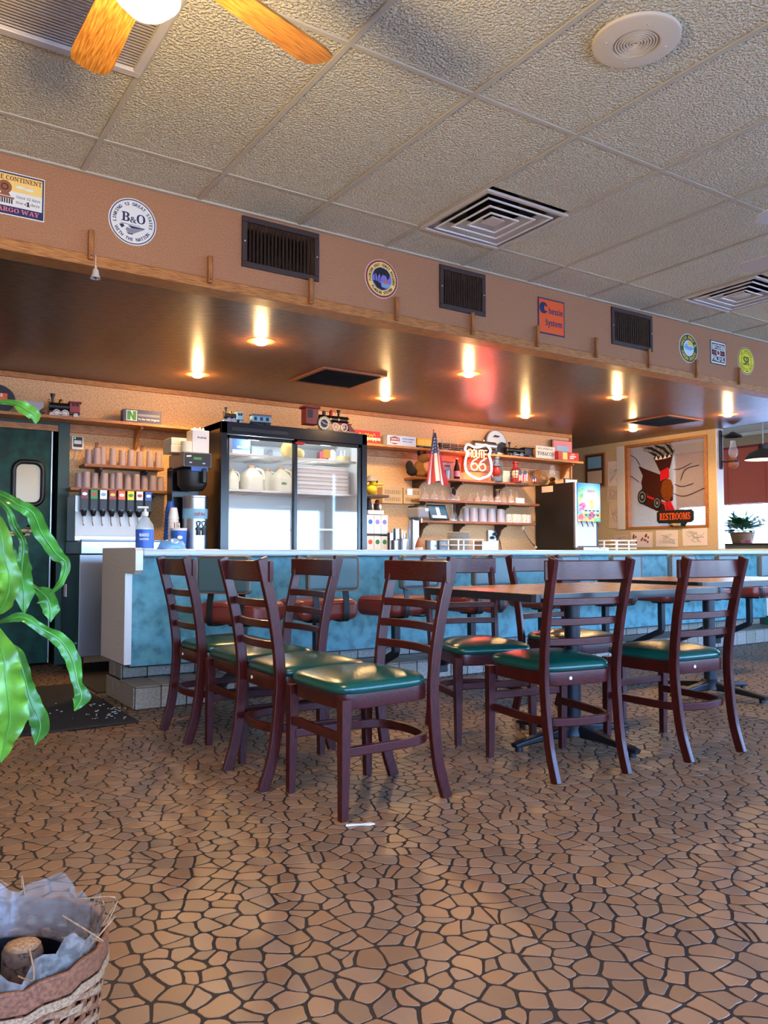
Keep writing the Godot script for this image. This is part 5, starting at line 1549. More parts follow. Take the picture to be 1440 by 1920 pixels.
# ---------------------------------------------------------------- left part of the back wall
func back_left() -> void:
	var d := group_struct("door_1", "dark green swing door with a small rounded window")
	obj("door_slab", mb().bb(Vector3(0.45, 0.02, BZ - 0.06), Vector3(1.305, 1.925, BZ - 0.02), 0.004), "door_green", d)
	obj("edge_strip", mb().bb(Vector3(1.306, 0.02, BZ - 0.05), Vector3(1.316, 1.925, BZ - 0.012)), "steel", d)
	var fr := mb()
	fr.bb(Vector3(1.35, 0, BZ - 0.1), Vector3(1.44, 1.99, BZ + 0.03), 0.004)
	fr.bb(Vector3(0.34, 0, BZ - 0.1), Vector3(0.43, 1.99, BZ + 0.03), 0.004)
	obj("door_frame", fr, "frame_green", d)
	obj("frame_head", mb().bb(Vector3(0.34, 1.955, BZ - 0.1), Vector3(1.44, 1.995, BZ + 0.028), 0.004), "frame_green", d)
	var wb := pb([25, 866, 80, 946], BZ - 0.02)
	var hw: float = wb.w / 2; var hh: float = wb.h / 2
	var ctr: Vector3 = wb.p + Vector3(0, hh, 0)
	obj("gasket", mb().tube(loop_rect(hw, hh, 0.07, ctr + Vector3(0, 0, 0.006)), 0.02, 8, false, true), "black_plastic", d)
	var pn := PackedVector2Array()
	for p in loop_rect(hw - 0.008, hh - 0.008, 0.065, Vector3.ZERO): pn.append(Vector2(p.x, p.y))
	mat("old_pane", c8(206, 198, 168), 0.2)
	obj("pane", mb().prism(pn, -0.002, 0.004, Transform3D(Basis(), ctr)), "old_pane", d)
	var rng := RandomNumberGenerator.new()
	rng.seed = 21
	var sc := mb()
	for k in 16:
		var p := on_z(rng.randf_range(8, 62), rng.randf_range(985, 1004), BZ - 0.02)
		sc.add(disc(rng.randf_range(0.006, 0.02), 0, 0.001, 7).mesh(), Transform3D(Basis.from_scale(Vector3(2.2, 0.7, 1)), Vector3(p.x, p.y, BZ - 0.0199)))
	obj("worn_paint", sc, "tan", d)
	var SY := 2.0
	shelf("long oak shelf over the green door holding toy trains", -0.6, 2.52, SY, 0.25, "oak", [on_z(253, 810, BZ).x, 0.3], true)
	var z := -6.80
	# trains and box on the long shelf
	var a := pb([-34, 733, 20, 768], z)
	var t := thing("oval_tin_sign", "black oval tin sign with orange centre leaning on the oak shelf", "sign", Vector3(a.p.x, SY, -6.9))
	obj("plate", mb().add(disc(0.15, 0, 0.005, 32).mesh(), Transform3D(Basis.from_scale(Vector3(1, 0.8, 1)), Vector3(0, 0.12, 0))), "ink", t)
	obj("orange_band", mb().bb(Vector3(-0.1, 0.08, 0.004), Vector3(0.09, 0.17, 0.007)), "orange", t)
	obj("lettering", mb().bb(Vector3(0.04, 0.14, 0.006), Vector3(0.055, 0.165, 0.008)), "sign_white", t)
	a = pb([34, 747, 82, 768], z)
	t = thing("toy_hopper_wagon", "grey toy hopper wagon behind the red and black toy engine", "toy train", Vector3(a.p.x, SY, z), -6)
	toy_wagon(t, a.w, 0.105, "hopper", "steel_dark")
	a = pb([88, 729, 152, 772], z)
	t = thing("toy_locomotive", "black toy steam engine with maroon cab on the long shelf", "toy train", Vector3(a.p.x, SY, z), -6)
	toy_engine(t, a.w, 0.19, "black_plastic", "maroon", "white_metal", -1.0)
	a = pb([229, 756, 299, 786], z)
	t = thing("model_box", "navy carton with a green N logo on the long shelf", "box", Vector3(a.p.x, SY, z), -3)
	obj("carton", mb().bb(Vector3(-a.w / 2, 0, -0.05), Vector3(a.w / 2, 0.115, 0.05), 0.002), "navy", t)
	obj("logo_panel", mb().bb(Vector3(-a.w * 0.42, 0.02, 0.049), Vector3(-a.w * 0.14, 0.108, 0.052)), "sign_white", t)
	var lg := mb()
	lg.bb(Vector3(-a.w * 0.40, 0.026, 0.05), Vector3(-a.w * 0.31, 0.102, 0.0535)).bb(Vector3(-a.w * 0.25, 0.026, 0.05), Vector3(-a.w * 0.16, 0.102, 0.0535))
	lg.prism(poly([-a.w * 0.36, 0.102, -a.w * 0.31, 0.102, -a.w * 0.20, 0.026, -a.w * 0.25, 0.026]), 0.05, 0.0535)
	obj("logo", lg, "green", t)
	obj("white_band", mb().bb(Vector3(-a.w * 0.12, 0.062, 0.049), Vector3(a.w * 0.46, 0.082, 0.0515)), "print_grey", t)
	obj("lettering", words(mb(), "To the Nth Degree", Vector3(a.w * 0.17, 0.036, 0.051), 0.016, a.w * 0.56), "sign_white", t)
	# thermometer unit
	a = pb([133, 818, 156, 844], BZ)
	t = thing("wall_thermometer", "small white wall display with a green light by the door", "display", a.p)
	obj("case", mb().rbox(Vector3(0, a.h / 2, 0.012), Vector3(a.w, a.h, 0.024), 0.009, 3), "white", t)
	obj("face", mb().bb(Vector3(-a.w * 0.36, a.h * 0.2, 0.022), Vector3(a.w * 0.36, a.h * 0.92, 0.026)), "ink", t)
	obj("readout", mb().bb(Vector3(-a.w * 0.3, a.h * 0.42, 0.025), Vector3(a.w * 0.3, a.h * 0.68, 0.0275)), "pale_blue", t)
	mat("led_green", c8(60, 220, 90), 0.4, 0, {"glow": c8(60, 230, 90), "power": 2.5})
	obj("status_light", mb().ball(Vector3(-a.w * 0.24, a.h * 0.82, 0.027), Vector3(0.006, 0.006, 0.003), 8, 5), "led_green", t)
	obj("cable", mb().tube(smooth_path([Vector3(0, 0, 0.01), Vector3(-0.03, -0.1, 0.008), Vector3(-0.08, -0.2, 0.006), Vector3(-0.09, -0.6, 0.006)], 5), 0.003, 5), "white", t)
	# cup shelves
	var ys := [on_z(235, 873, -6.76).y, on_z(225, 917, -6.76).y]
	var xr := [[on_z(158, 880, -6.76).x, on_z(308, 884, -6.76).x], [on_z(132, 920, -6.76).x, on_z(322, 926, -6.76).x]]
	shelf("upper small wooden shelf of upturned tumblers", xr[0][0], xr[0][1], ys[0], 0.19, "shelfwood", [xr[0][0] + 0.14, xr[0][1] - 0.14])
	shelf("lower small wooden shelf of upturned tumblers", xr[1][0], xr[1][1], ys[1], 0.19, "shelfwood", [xr[1][0] + 0.15, xr[1][1] - 0.15])
	for k in 2:
		one("shelf_rail", "slotted metal shelf upright on the wall, " + ["near the wall display" , "under the oak bracket"][k], "shelf rail", mb().bb(Vector3(-0.011, 0, 0), Vector3(0.011, 0.3, 0.012), 0.002), "copper_brown", Vector3([xr[0][0] + 0.14, xr[0][1] - 0.14][k], ys[0] - 0.1, BZ))
	var up := [[166, .125], [181, .135], [192, .15], [211, .145], [229, .135], [245, .14], [262, .135], [281, .14], [297, .14]]
	var lo := [[149, .125], [162, .135], [178, .13], [196, .13], [212, .135], [223, .14], [240, .135], [256, .135], [271, .13], [287, .13], [301, .125]]
	for row in 2:
		var arr: Array = [up, lo][row]
		for k in arr.size():
			var p := on_z(arr[k][0], 880, -6.83 + (0.02 if k % 2 else -0.012))
			var o := thing("tumbler", ["upturned pebbled plastic tumbler on the upper cup shelf", "upturned pebbled plastic tumbler on the lower cup shelf"][row], "cup", Vector3(p.x, ys[row], p.z), 0, ["tumblers on the upper cup shelf", "tumblers on the lower cup shelf"][row])
			tumbler(o, 0.066, arr[k][1])
	# soda fountain
	var sz := -6.45
	a = pb([141, 930, 281, 1030], sz)
	var F := thing("soda_fountain", "steel soda fountain with eight coloured flavour valves", "drink dispenser", Vector3(a.p.x, 0.9, sz))
	var w: float = a.w; var h: float = a.p.y + a.h - 0.9
	obj("body", mb().bb(Vector3(-w / 2, 0.1, -0.3), Vector3(w / 2, h, -0.02), 0.006), "steel", F)
	obj("splash_panel", mb().bb(Vector3(-w / 2, 0.14, -0.025), Vector3(w / 2, h * 0.72, -0.005), 0.003), "white_enamel", F)
	obj("drip_tray", mb().bb(Vector3(-w / 2 + 0.02, 0.0, -0.42), Vector3(w / 2 + 0.06, 0.1, 0.12), 0.006), "steel", F)
	obj("tray_lip", mb().bb(Vector3(-w / 2 + 0.02, 0.098, 0.08), Vector3(w / 2 + 0.06, 0.112, 0.125), 0.003), "steel_dark", F)
	var cols := ["dark_red", "green", "sign_white", "maroon", "orange", "lemon", "sign_white", "blue"]
	var acc := ["sign_white", "red", "sky_blue", "yellow", "sign_white", "green", "red", "sign_white"]
	for k in 8:
		var x := lerpf(-w / 2 + 0.055, w / 2 - 0.03, k / 7.0)
		var v := Node3D.new()
		v.name = "valve"
		F.add_child(v, true)
		v.position = Vector3(x, h, 0)
		obj("head", mb().bb(Vector3(-0.028, -0.12, -0.02), Vector3(0.028, 0.045, 0.05), 0.004), "black_plastic", v)
		obj("flavour_card", mb().bb(Vector3(-0.026, -0.03, 0.049), Vector3(0.026, 0.04, 0.052)), cols[k], v)
		obj("flavour_mark", mb().add(disc(0.016, 0.051, 0.0535, 18).mesh(), Transform3D(Basis.from_scale(Vector3(1.2, 0.8, 1)), Vector3(0, 0.006, 0))), acc[k], v)
		obj("nozzle", mb().lathe([Vector2(0, -0.165), Vector2(0.015, -0.165), Vector2(0.024, -0.13), Vector2(0.024, -0.11)], 14, Vector3(0, 0, 0.03)), "black_gloss", v)
		obj("lever", mb().tube(smooth_path([Vector3(0, -0.11, 0.01), Vector3(-0.004, -0.2, 0.02), Vector3(0.0, -0.24, 0.035)], 4), 0.004, 6), "chrome", v)
	# cabinet under it
	var cx0 := on_z(148, 1100, -6.3).x
	var cb := thing("steel_cabinet", "stainless ice cabinet with a dark side beside the green door", "cabinet", Vector3(cx0 + 0.33, 0, -6.6))
	obj("body", mb().bb(Vector3(-0.33, 0.13, -0.33), Vector3(0.26, 0.895, 0.29), 0.004), "frame_green", cb)
	obj("front_panel", mb().bb(Vector3(-0.328, 0.13, 0.285), Vector3(0.26, 0.895, 0.3), 0.003), "steel", cb)
	obj("access_door", mb().bb(Vector3(-0.14, 0.14, 0.299), Vector3(0.25, 0.6, 0.306), 0.003), "steel", cb)
	for s in [-1, 1]: obj("leg", mb().cyl(Vector3(s * 0.27 - 0.03, 0.0, 0.24), Vector3(s * 0.27 - 0.03, 0.135, 0.24), 0.022, 0.028, 14), "steel", cb)
	obj("knob", mb().cyl(Vector3(-0.333, 0.22, 0.16), Vector3(-0.36, 0.22, 0.16), 0.02, 0.02, 12), "chrome", cb)
	obj("switch_plate", mb().bb(Vector3(-0.336, 0.56, -0.2), Vector3(-0.33, 0.66, -0.12)), "white", cb)
	# sanitizer bottle on the counter end
	var sp := on_y(247, 1024, 0.932)
	var s := thing("sanitizer_bottle", "clear pump bottle with a blue hand sanitizer label on the counter end", "bottle", Vector3(1.49, 0.932, -4.98), -20)
	mat("gel", c8(214, 226, 232), 0.08, 0, {"alpha": 0.35})
	obj("bottle", mb().lathe([Vector2(0, 0), Vector2(0.05, 0), Vector2(0.054, 0.006), Vector2(0.054, 0.13), Vector2(0.05, 0.155), Vector2(0.03, 0.185), Vector2(0.018, 0.2), Vector2(0.018, 0.21), Vector2(0, 0.21)], 24), "gel", s)
	obj("label", mb().lathe([Vector2(0.0546, 0.008), Vector2(0.0552, 0.009), Vector2(0.0552, 0.124), Vector2(0.0546, 0.125)], 24), "blue", s)
	obj("label_text", words(words(mb(), "HAND", Vector3(0, 0.09, 0.0556), 0.02, 0.055), "SANITIZER", Vector3(0, 0.064, 0.0556), 0.011, 0.055), "sign_white", s)
	obj("pump", mb().lathe([Vector2(0, 0.21), Vector2(0.02, 0.21), Vector2(0.02, 0.232), Vector2(0.008, 0.238), Vector2(0.008, 0.255), Vector2(0, 0.255)], 16).box(Vector3(-0.014, 0.262, 0.0), Vector3(0.07, 0.014, 0.02), 0.005), "white", s)
	var bag := mb()
	var rg := RandomNumberGenerator.new(); rg.seed = 4
	var R := []
	for i in 6:
		var ring := PackedVector3Array()
		for j in 14:
			var an := TAU * j / 14.0
			var rr := 0.075 * cos(i / 5.0 * 1.4) * rg.randf_range(0.75, 1.15)
			ring.append(Vector3(cos(an) * rr * 1.2, 0.062 * sin(i / 5.0 * 1.57) * rg.randf_range(0.8, 1.15), sin(an) * rr * 0.7))
		R.append(ring)
	bag.strip(R, true, true, true)
	mat("blue_film", c8(120, 180, 230), 0.2, 0, {"alpha": 0.75})
	one("blue_wrapper", "crumpled pale blue plastic wrapper on the counter beside the bottle", "wrapper", bag, "blue_film", Vector3(1.665, 0.934, -4.98))
	# tea brewer
	var tz := -6.15
	var cz := -6.42
	a = pb([343, 848, 396, 1030], tz)
	var T := thing("tea_brewer", "black iced tea brewer with a tall steel urn and twin taps", "brewer", Vector3(a.p.x, 0.9, tz))
	w = a.w
	var top: float = a.p.y + a.h - 0.9
	obj("hood", mb().bb(Vector3(-w / 2, top - 0.12, -0.36), Vector3(w / 2, top, 0.0), 0.006), "steel_dark", T)
	obj("control_panel", mb().bb(Vector3(-w / 2 + 0.008, top - 0.112, 0.0), Vector3(w / 2 - 0.008, top - 0.008, 0.006), 0.003), "ink", T)
	obj("readout", mb().bb(Vector3(-0.035, top - 0.06, 0.005), Vector3(0.03, top - 0.04, 0.008)), "green", T)
	obj("button", mb().box(Vector3(-0.06, top - 0.085, 0.006), Vector3(0.022, 0.008, 0.004)).box(Vector3(0.05, top - 0.088, 0.006), Vector3(0.022, 0.008, 0.004)), "steel", T)
	obj("badge", mb().box(Vector3(-0.075, top - 0.035, 0.007), Vector3(0.04, 0.012, 0.002), 0.004, Basis(Vector3.BACK, 0.1)), "sign_white", T)
	obj("brew_basket", mb().lathe([Vector2(0, top - 0.30), Vector2(0.085, top - 0.30), Vector2(0.115, top - 0.26), Vector2(0.12, top - 0.14), Vector2(0, top - 0.14)], 24, Vector3(0, 0, -0.12)), "black_plastic", T)
	obj("basket_handle", mb().bb(Vector3(0.025, top - 0.25, 0.0), Vector3(0.06, top - 0.13, 0.05), 0.008), "black_gloss", T)
	obj("blue_clip", mb().bb(Vector3(-0.06, top - 0.155, 0.0), Vector3(0.08, top - 0.12, 0.02), 0.004), "blue", T)
	obj("back_column", mb().bb(Vector3(-w / 2, 0.0, -0.4), Vector3(w / 2, top - 0.1, -0.27), 0.004), "black_gloss", T)
	var uh := top - 0.35
	obj("urn", mb().lathe([Vector2(0, 0), Vector2(0.098, 0), Vector2(0.1, 0.004), Vector2(0.1, uh - 0.01), Vector2(0.104, uh - 0.006), Vector2(0.104, uh + 0.006), Vector2(0, uh + 0.01)], 36, Vector3(0.035, 0, -0.14)), "steel", T)
	obj("urn_label", mb().lathe([Vector2(0.1005, uh - 0.18), Vector2(0.1012, uh - 0.179), Vector2(0.1012, uh - 0.1), Vector2(0.1005, uh - 0.099)], 36, Vector3(0.035, 0, -0.14)), "sky_blue", T)
	obj("urn_lettering", words(mb(), "iced tea", Vector3(0.035, uh - 0.14, -0.036), 0.03, 0.09), "maroon", T)
	for s2 in [-1, 1]:
		obj("tap", mb().cyl(Vector3(0.035 + s2 * 0.022, 0.2, -0.04), Vector3(0.035 + s2 * 0.022, 0.2, 0.0), 0.013).cyl(Vector3(0.035 + s2 * 0.022, 0.15, -0.01), Vector3(0.035 + s2 * 0.022, 0.215, -0.01), 0.015, 0.011), "black_plastic", T)
		obj("tap_handle", mb().tube(smooth_path([Vector3(0.035 + s2 * 0.022, 0.21, -0.008), Vector3(0.035 + s2 * 0.022 - 0.016, 0.255, -0.002), Vector3(0.035 + s2 * 0.022 + 0.016, 0.255, -0.002), Vector3(0.035 + s2 * 0.022, 0.212, -0.008)], 4), 0.005, 6), "black_plastic", T)
	# cartons on top of the brewer
	var hy := 0.9 + top
	a = pb([361, 808, 397, 848], tz)
	t = thing("filter_carton", "white carton with paper filters poking out above the brewer", "carton", Vector3(a.p.x, hy, tz - 0.1))
	obj("carton", mb().bb(Vector3(-0.07, 0, -0.07), Vector3(0.07, 0.185, 0.07), 0.002), "white", t)
	obj("lettering", words(mb(), "ProPak", Vector3(0.01, 0.125, 0.0708), 0.016, 0, false, true, 0, true), "ink", t)
	var pp := mb()
	for k in 9: pp.ball(Vector3(-0.05 + k * 0.012, 0.19 + 0.006 * (k % 3), 0.02 * (k % 2)), Vector3(0.01, 0.014, 0.012), 6, 4)
	obj("paper_tops", pp, "white", t)
	a = pb([319, 823, 345, 850], tz - 0.1)
	one("cream_carton", "low cream carton at the edge above the brewer", "carton", mb().bb(Vector3(-0.07, 0, -0.1), Vector3(0.07, 0.06, 0.1), 0.003).bb(Vector3(-0.066, 0.062, -0.095), Vector3(0.06, 0.12, 0.095), 0.003), "milk", Vector3(a.p.x + 0.02, hy, tz - 0.2))
	a = pb([343, 829, 364, 848], tz)
	one("paper_roll", "short white paper roll standing before the cream carton", "paper roll", mb().lathe([Vector2(0, 0), Vector2(0.045, 0), Vector2(0.045, 0.085), Vector2(0.015, 0.085), Vector2(0.015, 0.08), Vector2(0, 0.08)], 20), "milk", Vector3(a.p.x, hy, tz - 0.05))
	# cup stacks and the creamer tub
	var stack := func(called: String, label: String, box: Array, zz: float, m: String, lean: float) -> void:
		var q := pb(box, zz)
		var o := thing(called, label, "cup stack", Vector3(q.p.x, 0.9, zz))
		var hh2: float = q.p.y + q.h - 0.9
		var n := 12
		for k in n:
			var y: float = k * (hh2 - 0.09) / (n - 1)
			var c := obj("cup", mb().lathe([Vector2(0.0, 0.09), Vector2(0.028, 0.09), Vector2(0.042, 0.008), Vector2(0.045, 0.006), Vector2(0.045, 0.0)], 18, Vector3(0, y, 0)), m, o)
		for c in o.get_children(): c.rotation.z = lean
	stack.call("cup_stack", "tall stack of blue paper cups leaning by the tea brewer", [306, 940, 324, 1030], cz, "blue", -0.05)
	stack.call("cup_stack", "stack of white foam cups before the blue cup stack", [314, 952, 336, 1030], cz + 0.1, "white", 0.0)
	a = pb([320, 992, 350, 1030], cz + 0.22)
	t = thing("creamer_tub", "blue and white tub holding stirrers on the back counter", "tub", Vector3(a.p.x, 0.9, cz + 0.22))
	h = a.p.y + a.h - 0.9
	obj("tub", mb().lathe([Vector2(0, 0), Vector2(0.05, 0), Vector2(0.064, h), Vector2(0.067, h), Vector2(0.067, h + 0.006), Vector2(0.06, h + 0.006), Vector2(0.058, h - 0.01), Vector2(0, h - 0.02)], 24), "white", t)
	obj("label", mb().lathe([Vector2(0.0512, 0.012), Vector2(0.0636, h - 0.012)], 24), "blue", t)
	obj("cow_print", mb().ball(Vector3(-0.01, h * 0.66, 0.058), Vector3(0.022, 0.016, 0.005), 12, 6).ball(Vector3(-0.015, h * 0.3, 0.053), Vector3(0.02, 0.022, 0.006), 12, 6), "sign_white", t)
	for k in 3: obj("stirrer", mb().cyl(Vector3(-0.02 + k * 0.015, 0.05, 0), Vector3(-0.04 + k * 0.02, h + 0.05, 0.01), 0.004, -1, 6), ["maroon", "tan", "white"][k], t)
	one("serving_tray", "flat steel tray edge on the back counter before the cups", "tray", mb().bb(Vector3(-0.12, 0, -0.05), Vector3(0.2, 0.012, 0.04), 0.004).bb(Vector3(-0.12, 0.012, 0.03), Vector3(0.2, 0.04, 0.04), 0.003), "steel", Vector3(on_z(370, 1025, -6.0).x - 0.04, 0.9, -6.0))

# ---------------------------------------------------------------- fridge
func fridge() -> void:
	var z := -6.2
	var x0 := 2.46; var x1 := 3.87
	var H := 1.99
	var o := thing("drinks_fridge", "tall black two-door glass fridge behind the counter", "fridge", Vector3((x0 + x1) / 2, 0, z))
	var w := (x1 - x0) / 2
	var D := 0.72
	mat("jug_cap", c8(224, 152, 66), 0.4)
	mat("fridge_inside", c8(214, 218, 216), 0.4)
	obj("side_panel", mb().bb(Vector3(-w, 0.05, -D), Vector3(-w + 0.03, H, 0.0), 0.003), "black_gloss", o)
	obj("side_panel", mb().bb(Vector3(w - 0.03, 0.05, -D), Vector3(w, H, 0.0), 0.003), "black_gloss", o)
	obj("top_panel", mb().bb(Vector3(-w, H - 0.06, -D), Vector3(w, H, 0.0), 0.003), "black_gloss", o)
	obj("base", mb().bb(Vector3(-w, 0.0, -D), Vector3(w, 0.2, 0.0), 0.003), "black_plastic", o)
	obj("liner", mb().bb(Vector3(-w + 0.03, 0.2, -D), Vector3(w - 0.03, H - 0.06, -D + 0.02)).bb(Vector3(-w + 0.03, 0.2, -D), Vector3(-w + 0.04, H - 0.06, -0.06)).bb(Vector3(w - 0.04, 0.2, -D), Vector3(w - 0.03, H - 0.06, -0.06)).bb(Vector3(-w + 0.03, H - 0.08, -D), Vector3(w - 0.03, H - 0.06, -0.06)), "fridge_inside", o)
	var fr := mb()
	fr.bb(Vector3(-w, 0.05, 0), Vector3(-w + 0.055, H, 0.03), 0.004).bb(Vector3(w - 0.055, 0.05, 0), Vector3(w, H, 0.03), 0.004)
	fr.bb(Vector3(-w, H - 0.10, 0), Vector3(w, H, 0.03), 0.004).bb(Vector3(-w, 0.05, 0), Vector3(w, 0.25, 0.03), 0.004)
	obj("face_frame", fr, "black_gloss", o)
	obj("light_slot", mb().bb(Vector3(-w + 0.09, H - 0.075, 0.029), Vector3(-0.1, H - 0.04, 0.034), 0.003), "black_plastic", o)
	mat("fridge_glass", c8(226, 234, 236), 0.03, 0, {"alpha": 0.05})
	var door := func(xa: float, xb: float, zz: float) -> void:
		var d := Node3D.new()
		d.name = "door"
		o.add_child(d, true)
		var f := mb()
		f.bb(Vector3(xa, 0.26, zz), Vector3(xa + 0.03, H - 0.1, zz + 0.022), 0.003).bb(Vector3(xb - 0.03, 0.26, zz), Vector3(xb, H - 0.1, zz + 0.022), 0.003)
		f.bb(Vector3(xa, H - 0.13, zz), Vector3(xb, H - 0.1, zz + 0.022), 0.003).bb(Vector3(xa, 0.26, zz), Vector3(xb, 0.3, zz + 0.022), 0.003)
		obj("sash", f, "black_gloss", d)
		obj("pane", mb().bb(Vector3(xa + 0.03, 0.3, zz + 0.008), Vector3(xb - 0.03, H - 0.13, zz + 0.013)), "fridge_glass", d)
	door.call(-w + 0.06, 0.0, -0.035)
	door.call(-0.03, w - 0.06, -0.005)
	obj("handle_tag", mb().ball(Vector3(0.02, H - 0.13, 0.025), Vector3(0.05, 0.016, 0.008), 10, 6), "red", o)
	obj("gold_sticker", mb().bb(Vector3(0.26, H - 0.24, 0.009), Vector3(0.33, H - 0.165, 0.0105)), "brass", o)
	# wire shelves
	var yL := [on_z(490, 860, z - 0.3).y, on_z(490, 924, z - 0.3).y, on_z(500, 992, z - 0.3).y]
	for k in 3:
		for side in 2:
			var xa: float = [-w + 0.05, 0.02][side]; var xb: float = [-0.02, w - 0.05][side]
			var s := mb()
			for i in 9: s.cyl(Vector3(xa, yL[k], -0.62 + i * 0.066), Vector3(xb, yL[k], -0.62 + i * 0.066), 0.003, -1, 5)
			for i in 4: s.cyl(Vector3(lerpf(xa, xb, i / 3.0), yL[k] - 0.004, -0.62), Vector3(lerpf(xa, xb, i / 3.0), yL[k] - 0.004, -0.09), 0.003, -1, 5)
			s.box(Vector3((xa + xb) / 2, yL[k] - 0.004, -0.085), Vector3(xb - xa, 0.02, 0.006), 0.002)
			obj("wire_shelf", s, "white_metal", o)
	var pole := mb()
	for x in [-0.36, 0.36]: pole.box(Vector3(x, 1.0, -D + 0.03), Vector3(0.025, 1.5, 0.015))
	obj("shelf_standard", pole, "steel", o)
	mat("tube_light", c8(240, 248, 255), 0.4, 0, {"glow": c8(236, 244, 255), "power": 3.0})
	obj("tube_light", mb().cyl(Vector3(-0.5, H - 0.1, -0.1), Vector3(0.5, H - 0.1, -0.1), 0.013), "tube_light", o)
	for x in [-0.35, 0.35]: lamp(o, Vector3(x, H - 0.13, -0.12), Color(0.92, 0.96, 1.0), 0.10, 0.05)
	# contents: jugs
	var jug := func(label: String, box: Array, zz: float, capm: String, mark: bool) -> void:
		var q := pb(box, zz)
		var j := thing("milk_jug", label, "jug", Vector3(q.p.x, yL[1] + 0.003, zz))
		var r: float = q.w / 2; var hh: float = q.h
		var R := []
		for t in [[0.9, 0.0], [1.0, 0.02], [1.0, 0.5], [0.92, 0.62], [0.6, 0.78], [0.34, 0.88], [0.27, 0.92], [0.27, 0.95]]:
			var ring := PackedVector3Array()
			for k in 20:
				var an := TAU * k / 20.0
				var e := 0.55 if t[0] > 0.5 else 1.0
				ring.append(Vector3(signf(cos(an)) * pow(absf(cos(an)), e) * r * t[0], hh * t[1], signf(sin(an)) * pow(absf(sin(an)), e) * r * t[0]))
			R.append(ring)
		obj("jug", mb().strip(R, true, true, true), "milk", j)
		obj("cap", mb().lathe([Vector2(r * 0.33, hh * 0.93), Vector2(r * 0.33, hh), Vector2(0, hh)], 16), capm, j)
		obj("handle", mb().tube(smooth_path([Vector3(r * 0.3, hh * 0.88, r * 0.3), Vector3(r * 0.75, hh * 0.8, r * 0.65), Vector3(r * 0.9, hh * 0.6, r * 0.8), Vector3(r * 0.85, hh * 0.45, r * 0.85)], 4), r * 0.14, 8), "milk", j)
		if mark: obj("label_mark", mb().ball(Vector3(-r * 0.1, hh * 0.34, r * 0.98), Vector3(r * 0.35, hh * 0.06, 0.003), 10, 5), "green", j)
	jug.call("pale milk jug nearest the fridge side wall, orange cap", [452, 873, 490, 922], z - 0.3, "jug_cap", false)
	jug.call("milk jug set back between two front jugs in the fridge", [487, 876, 515, 922], z - 0.42, "jug_cap", false)
	jug.call("milk jug with a green mark beside the fridge door gap", [511, 874, 543, 922], z - 0.25, "jug_cap", true)
	jug.call("half-hidden milk jug behind the black fridge frame", [425, 880, 446, 922], z - 0.32, "yellow", false)
	var gb := pb([440, 886, 452, 921], z - 0.36)
	one("green_bottle", "small dark green bottle between jugs in the fridge", "bottle", mb().lathe([Vector2(0, 0), Vector2(0.026, 0), Vector2(0.026, 0.1), Vector2(0.011, 0.13), Vector2(0.011, 0.16), Vector2(0, 0.16)], 16), "dark_green", Vector3(gb.p.x, yL[1] + 0.003, gb.p.z))
	var q := pb([436, 825, 469, 858], z - 0.2)
	var bt := thing("cheese_carton", "blue and white carton with a white eagle on the top fridge shelf", "carton", Vector3(q.p.x, yL[0] + 0.003, z - 0.2))
	obj("carton", mb().bb(Vector3(-q.w / 2, 0, -0.12), Vector3(q.w / 2, q.h, 0), 0.003), "white", bt)
	obj("blue_face", mb().bb(Vector3(-q.w / 2, q.h * 0.32, -0.002), Vector3(q.w / 2, q.h, 0.002)), "blue", bt)
	obj("bird_print", mb().prism(poly([-0.01, 0.115, 0.02, 0.105, 0.05, 0.135, 0.03, 0.125, 0.035, 0.09, 0.0, 0.09]), 0.001, 0.0035), "sign_white", bt)
	obj("lettering", words(mb(), "Cheese", Vector3(0.0, q.h * 0.48, 0.0024), 0.016, q.w * 0.5), "sign_white", bt)
	for k in 2:
		var e := pb([[472, 835, 496, 858], [511, 838, 534, 858]][k], z - 0.4)
		one("white_tub", ["white square tub beside the blue carton in the fridge", "white square tub nearer the fridge door gap"][k], "tub", mb().bb(Vector3(-e.w / 2, 0, -0.1), Vector3(e.w / 2, e.h, 0), 0.01).bb(Vector3(-e.w / 2 - 0.004, e.h - 0.01, -0.104), Vector3(e.w / 2 + 0.004, e.h + 0.004, 0.004), 0.003), "pale_blue", Vector3(e.p.x, yL[0] + 0.003, z - 0.4))
	q = pb([533, 838, 570, 860], z - 0.14)
	one("bread_bag", "pale yellow bag of buns across the middle of the fridge", "bread", mb().ball(Vector3(-0.05, 0.075, 0), Vector3(0.06, 0.075, 0.06), 14, 8).ball(Vector3(0.06, 0.05, 0), Vector3(0.055, 0.05, 0.06), 14, 8), "pale_yellow", Vector3(q.p.x, yL[0] + 0.003, z - 0.18))
	for k in 2:
		q = pb([[600, 838, 616, 862], [617, 836, 630, 862]][k], z - 0.3)
		one("juice_carton", ["red and white carton behind the gold sticker", "narrow red and white carton beside the jar"][k], "carton", mb().bb(Vector3(-q.w / 2, 0, -0.06), Vector3(q.w / 2, q.h * 0.8, 0), 0.002).prism(poly([-q.w / 2, q.h * 0.8, q.w / 2, q.h * 0.8, 0, q.h]), -0.06, 0.0), ["maroon", "paper"][k], Vector3(q.p.x, yL[0] + 0.003, z - 0.3))
	q = pb([632, 834, 654, 864], z - 0.3)
	var jr := thing("storage_jar", "large clear jar with yellow contents on the top fridge shelf", "jar", Vector3(q.p.x - 0.03, yL[0] + 0.003, z - 0.25))
	obj("jar", mb().lathe([Vector2(0, 0), Vector2(q.w / 2, 0), Vector2(q.w / 2, q.h * 0.85), Vector2(q.w * 0.42, q.h)], 20), "drink_glass", jr)
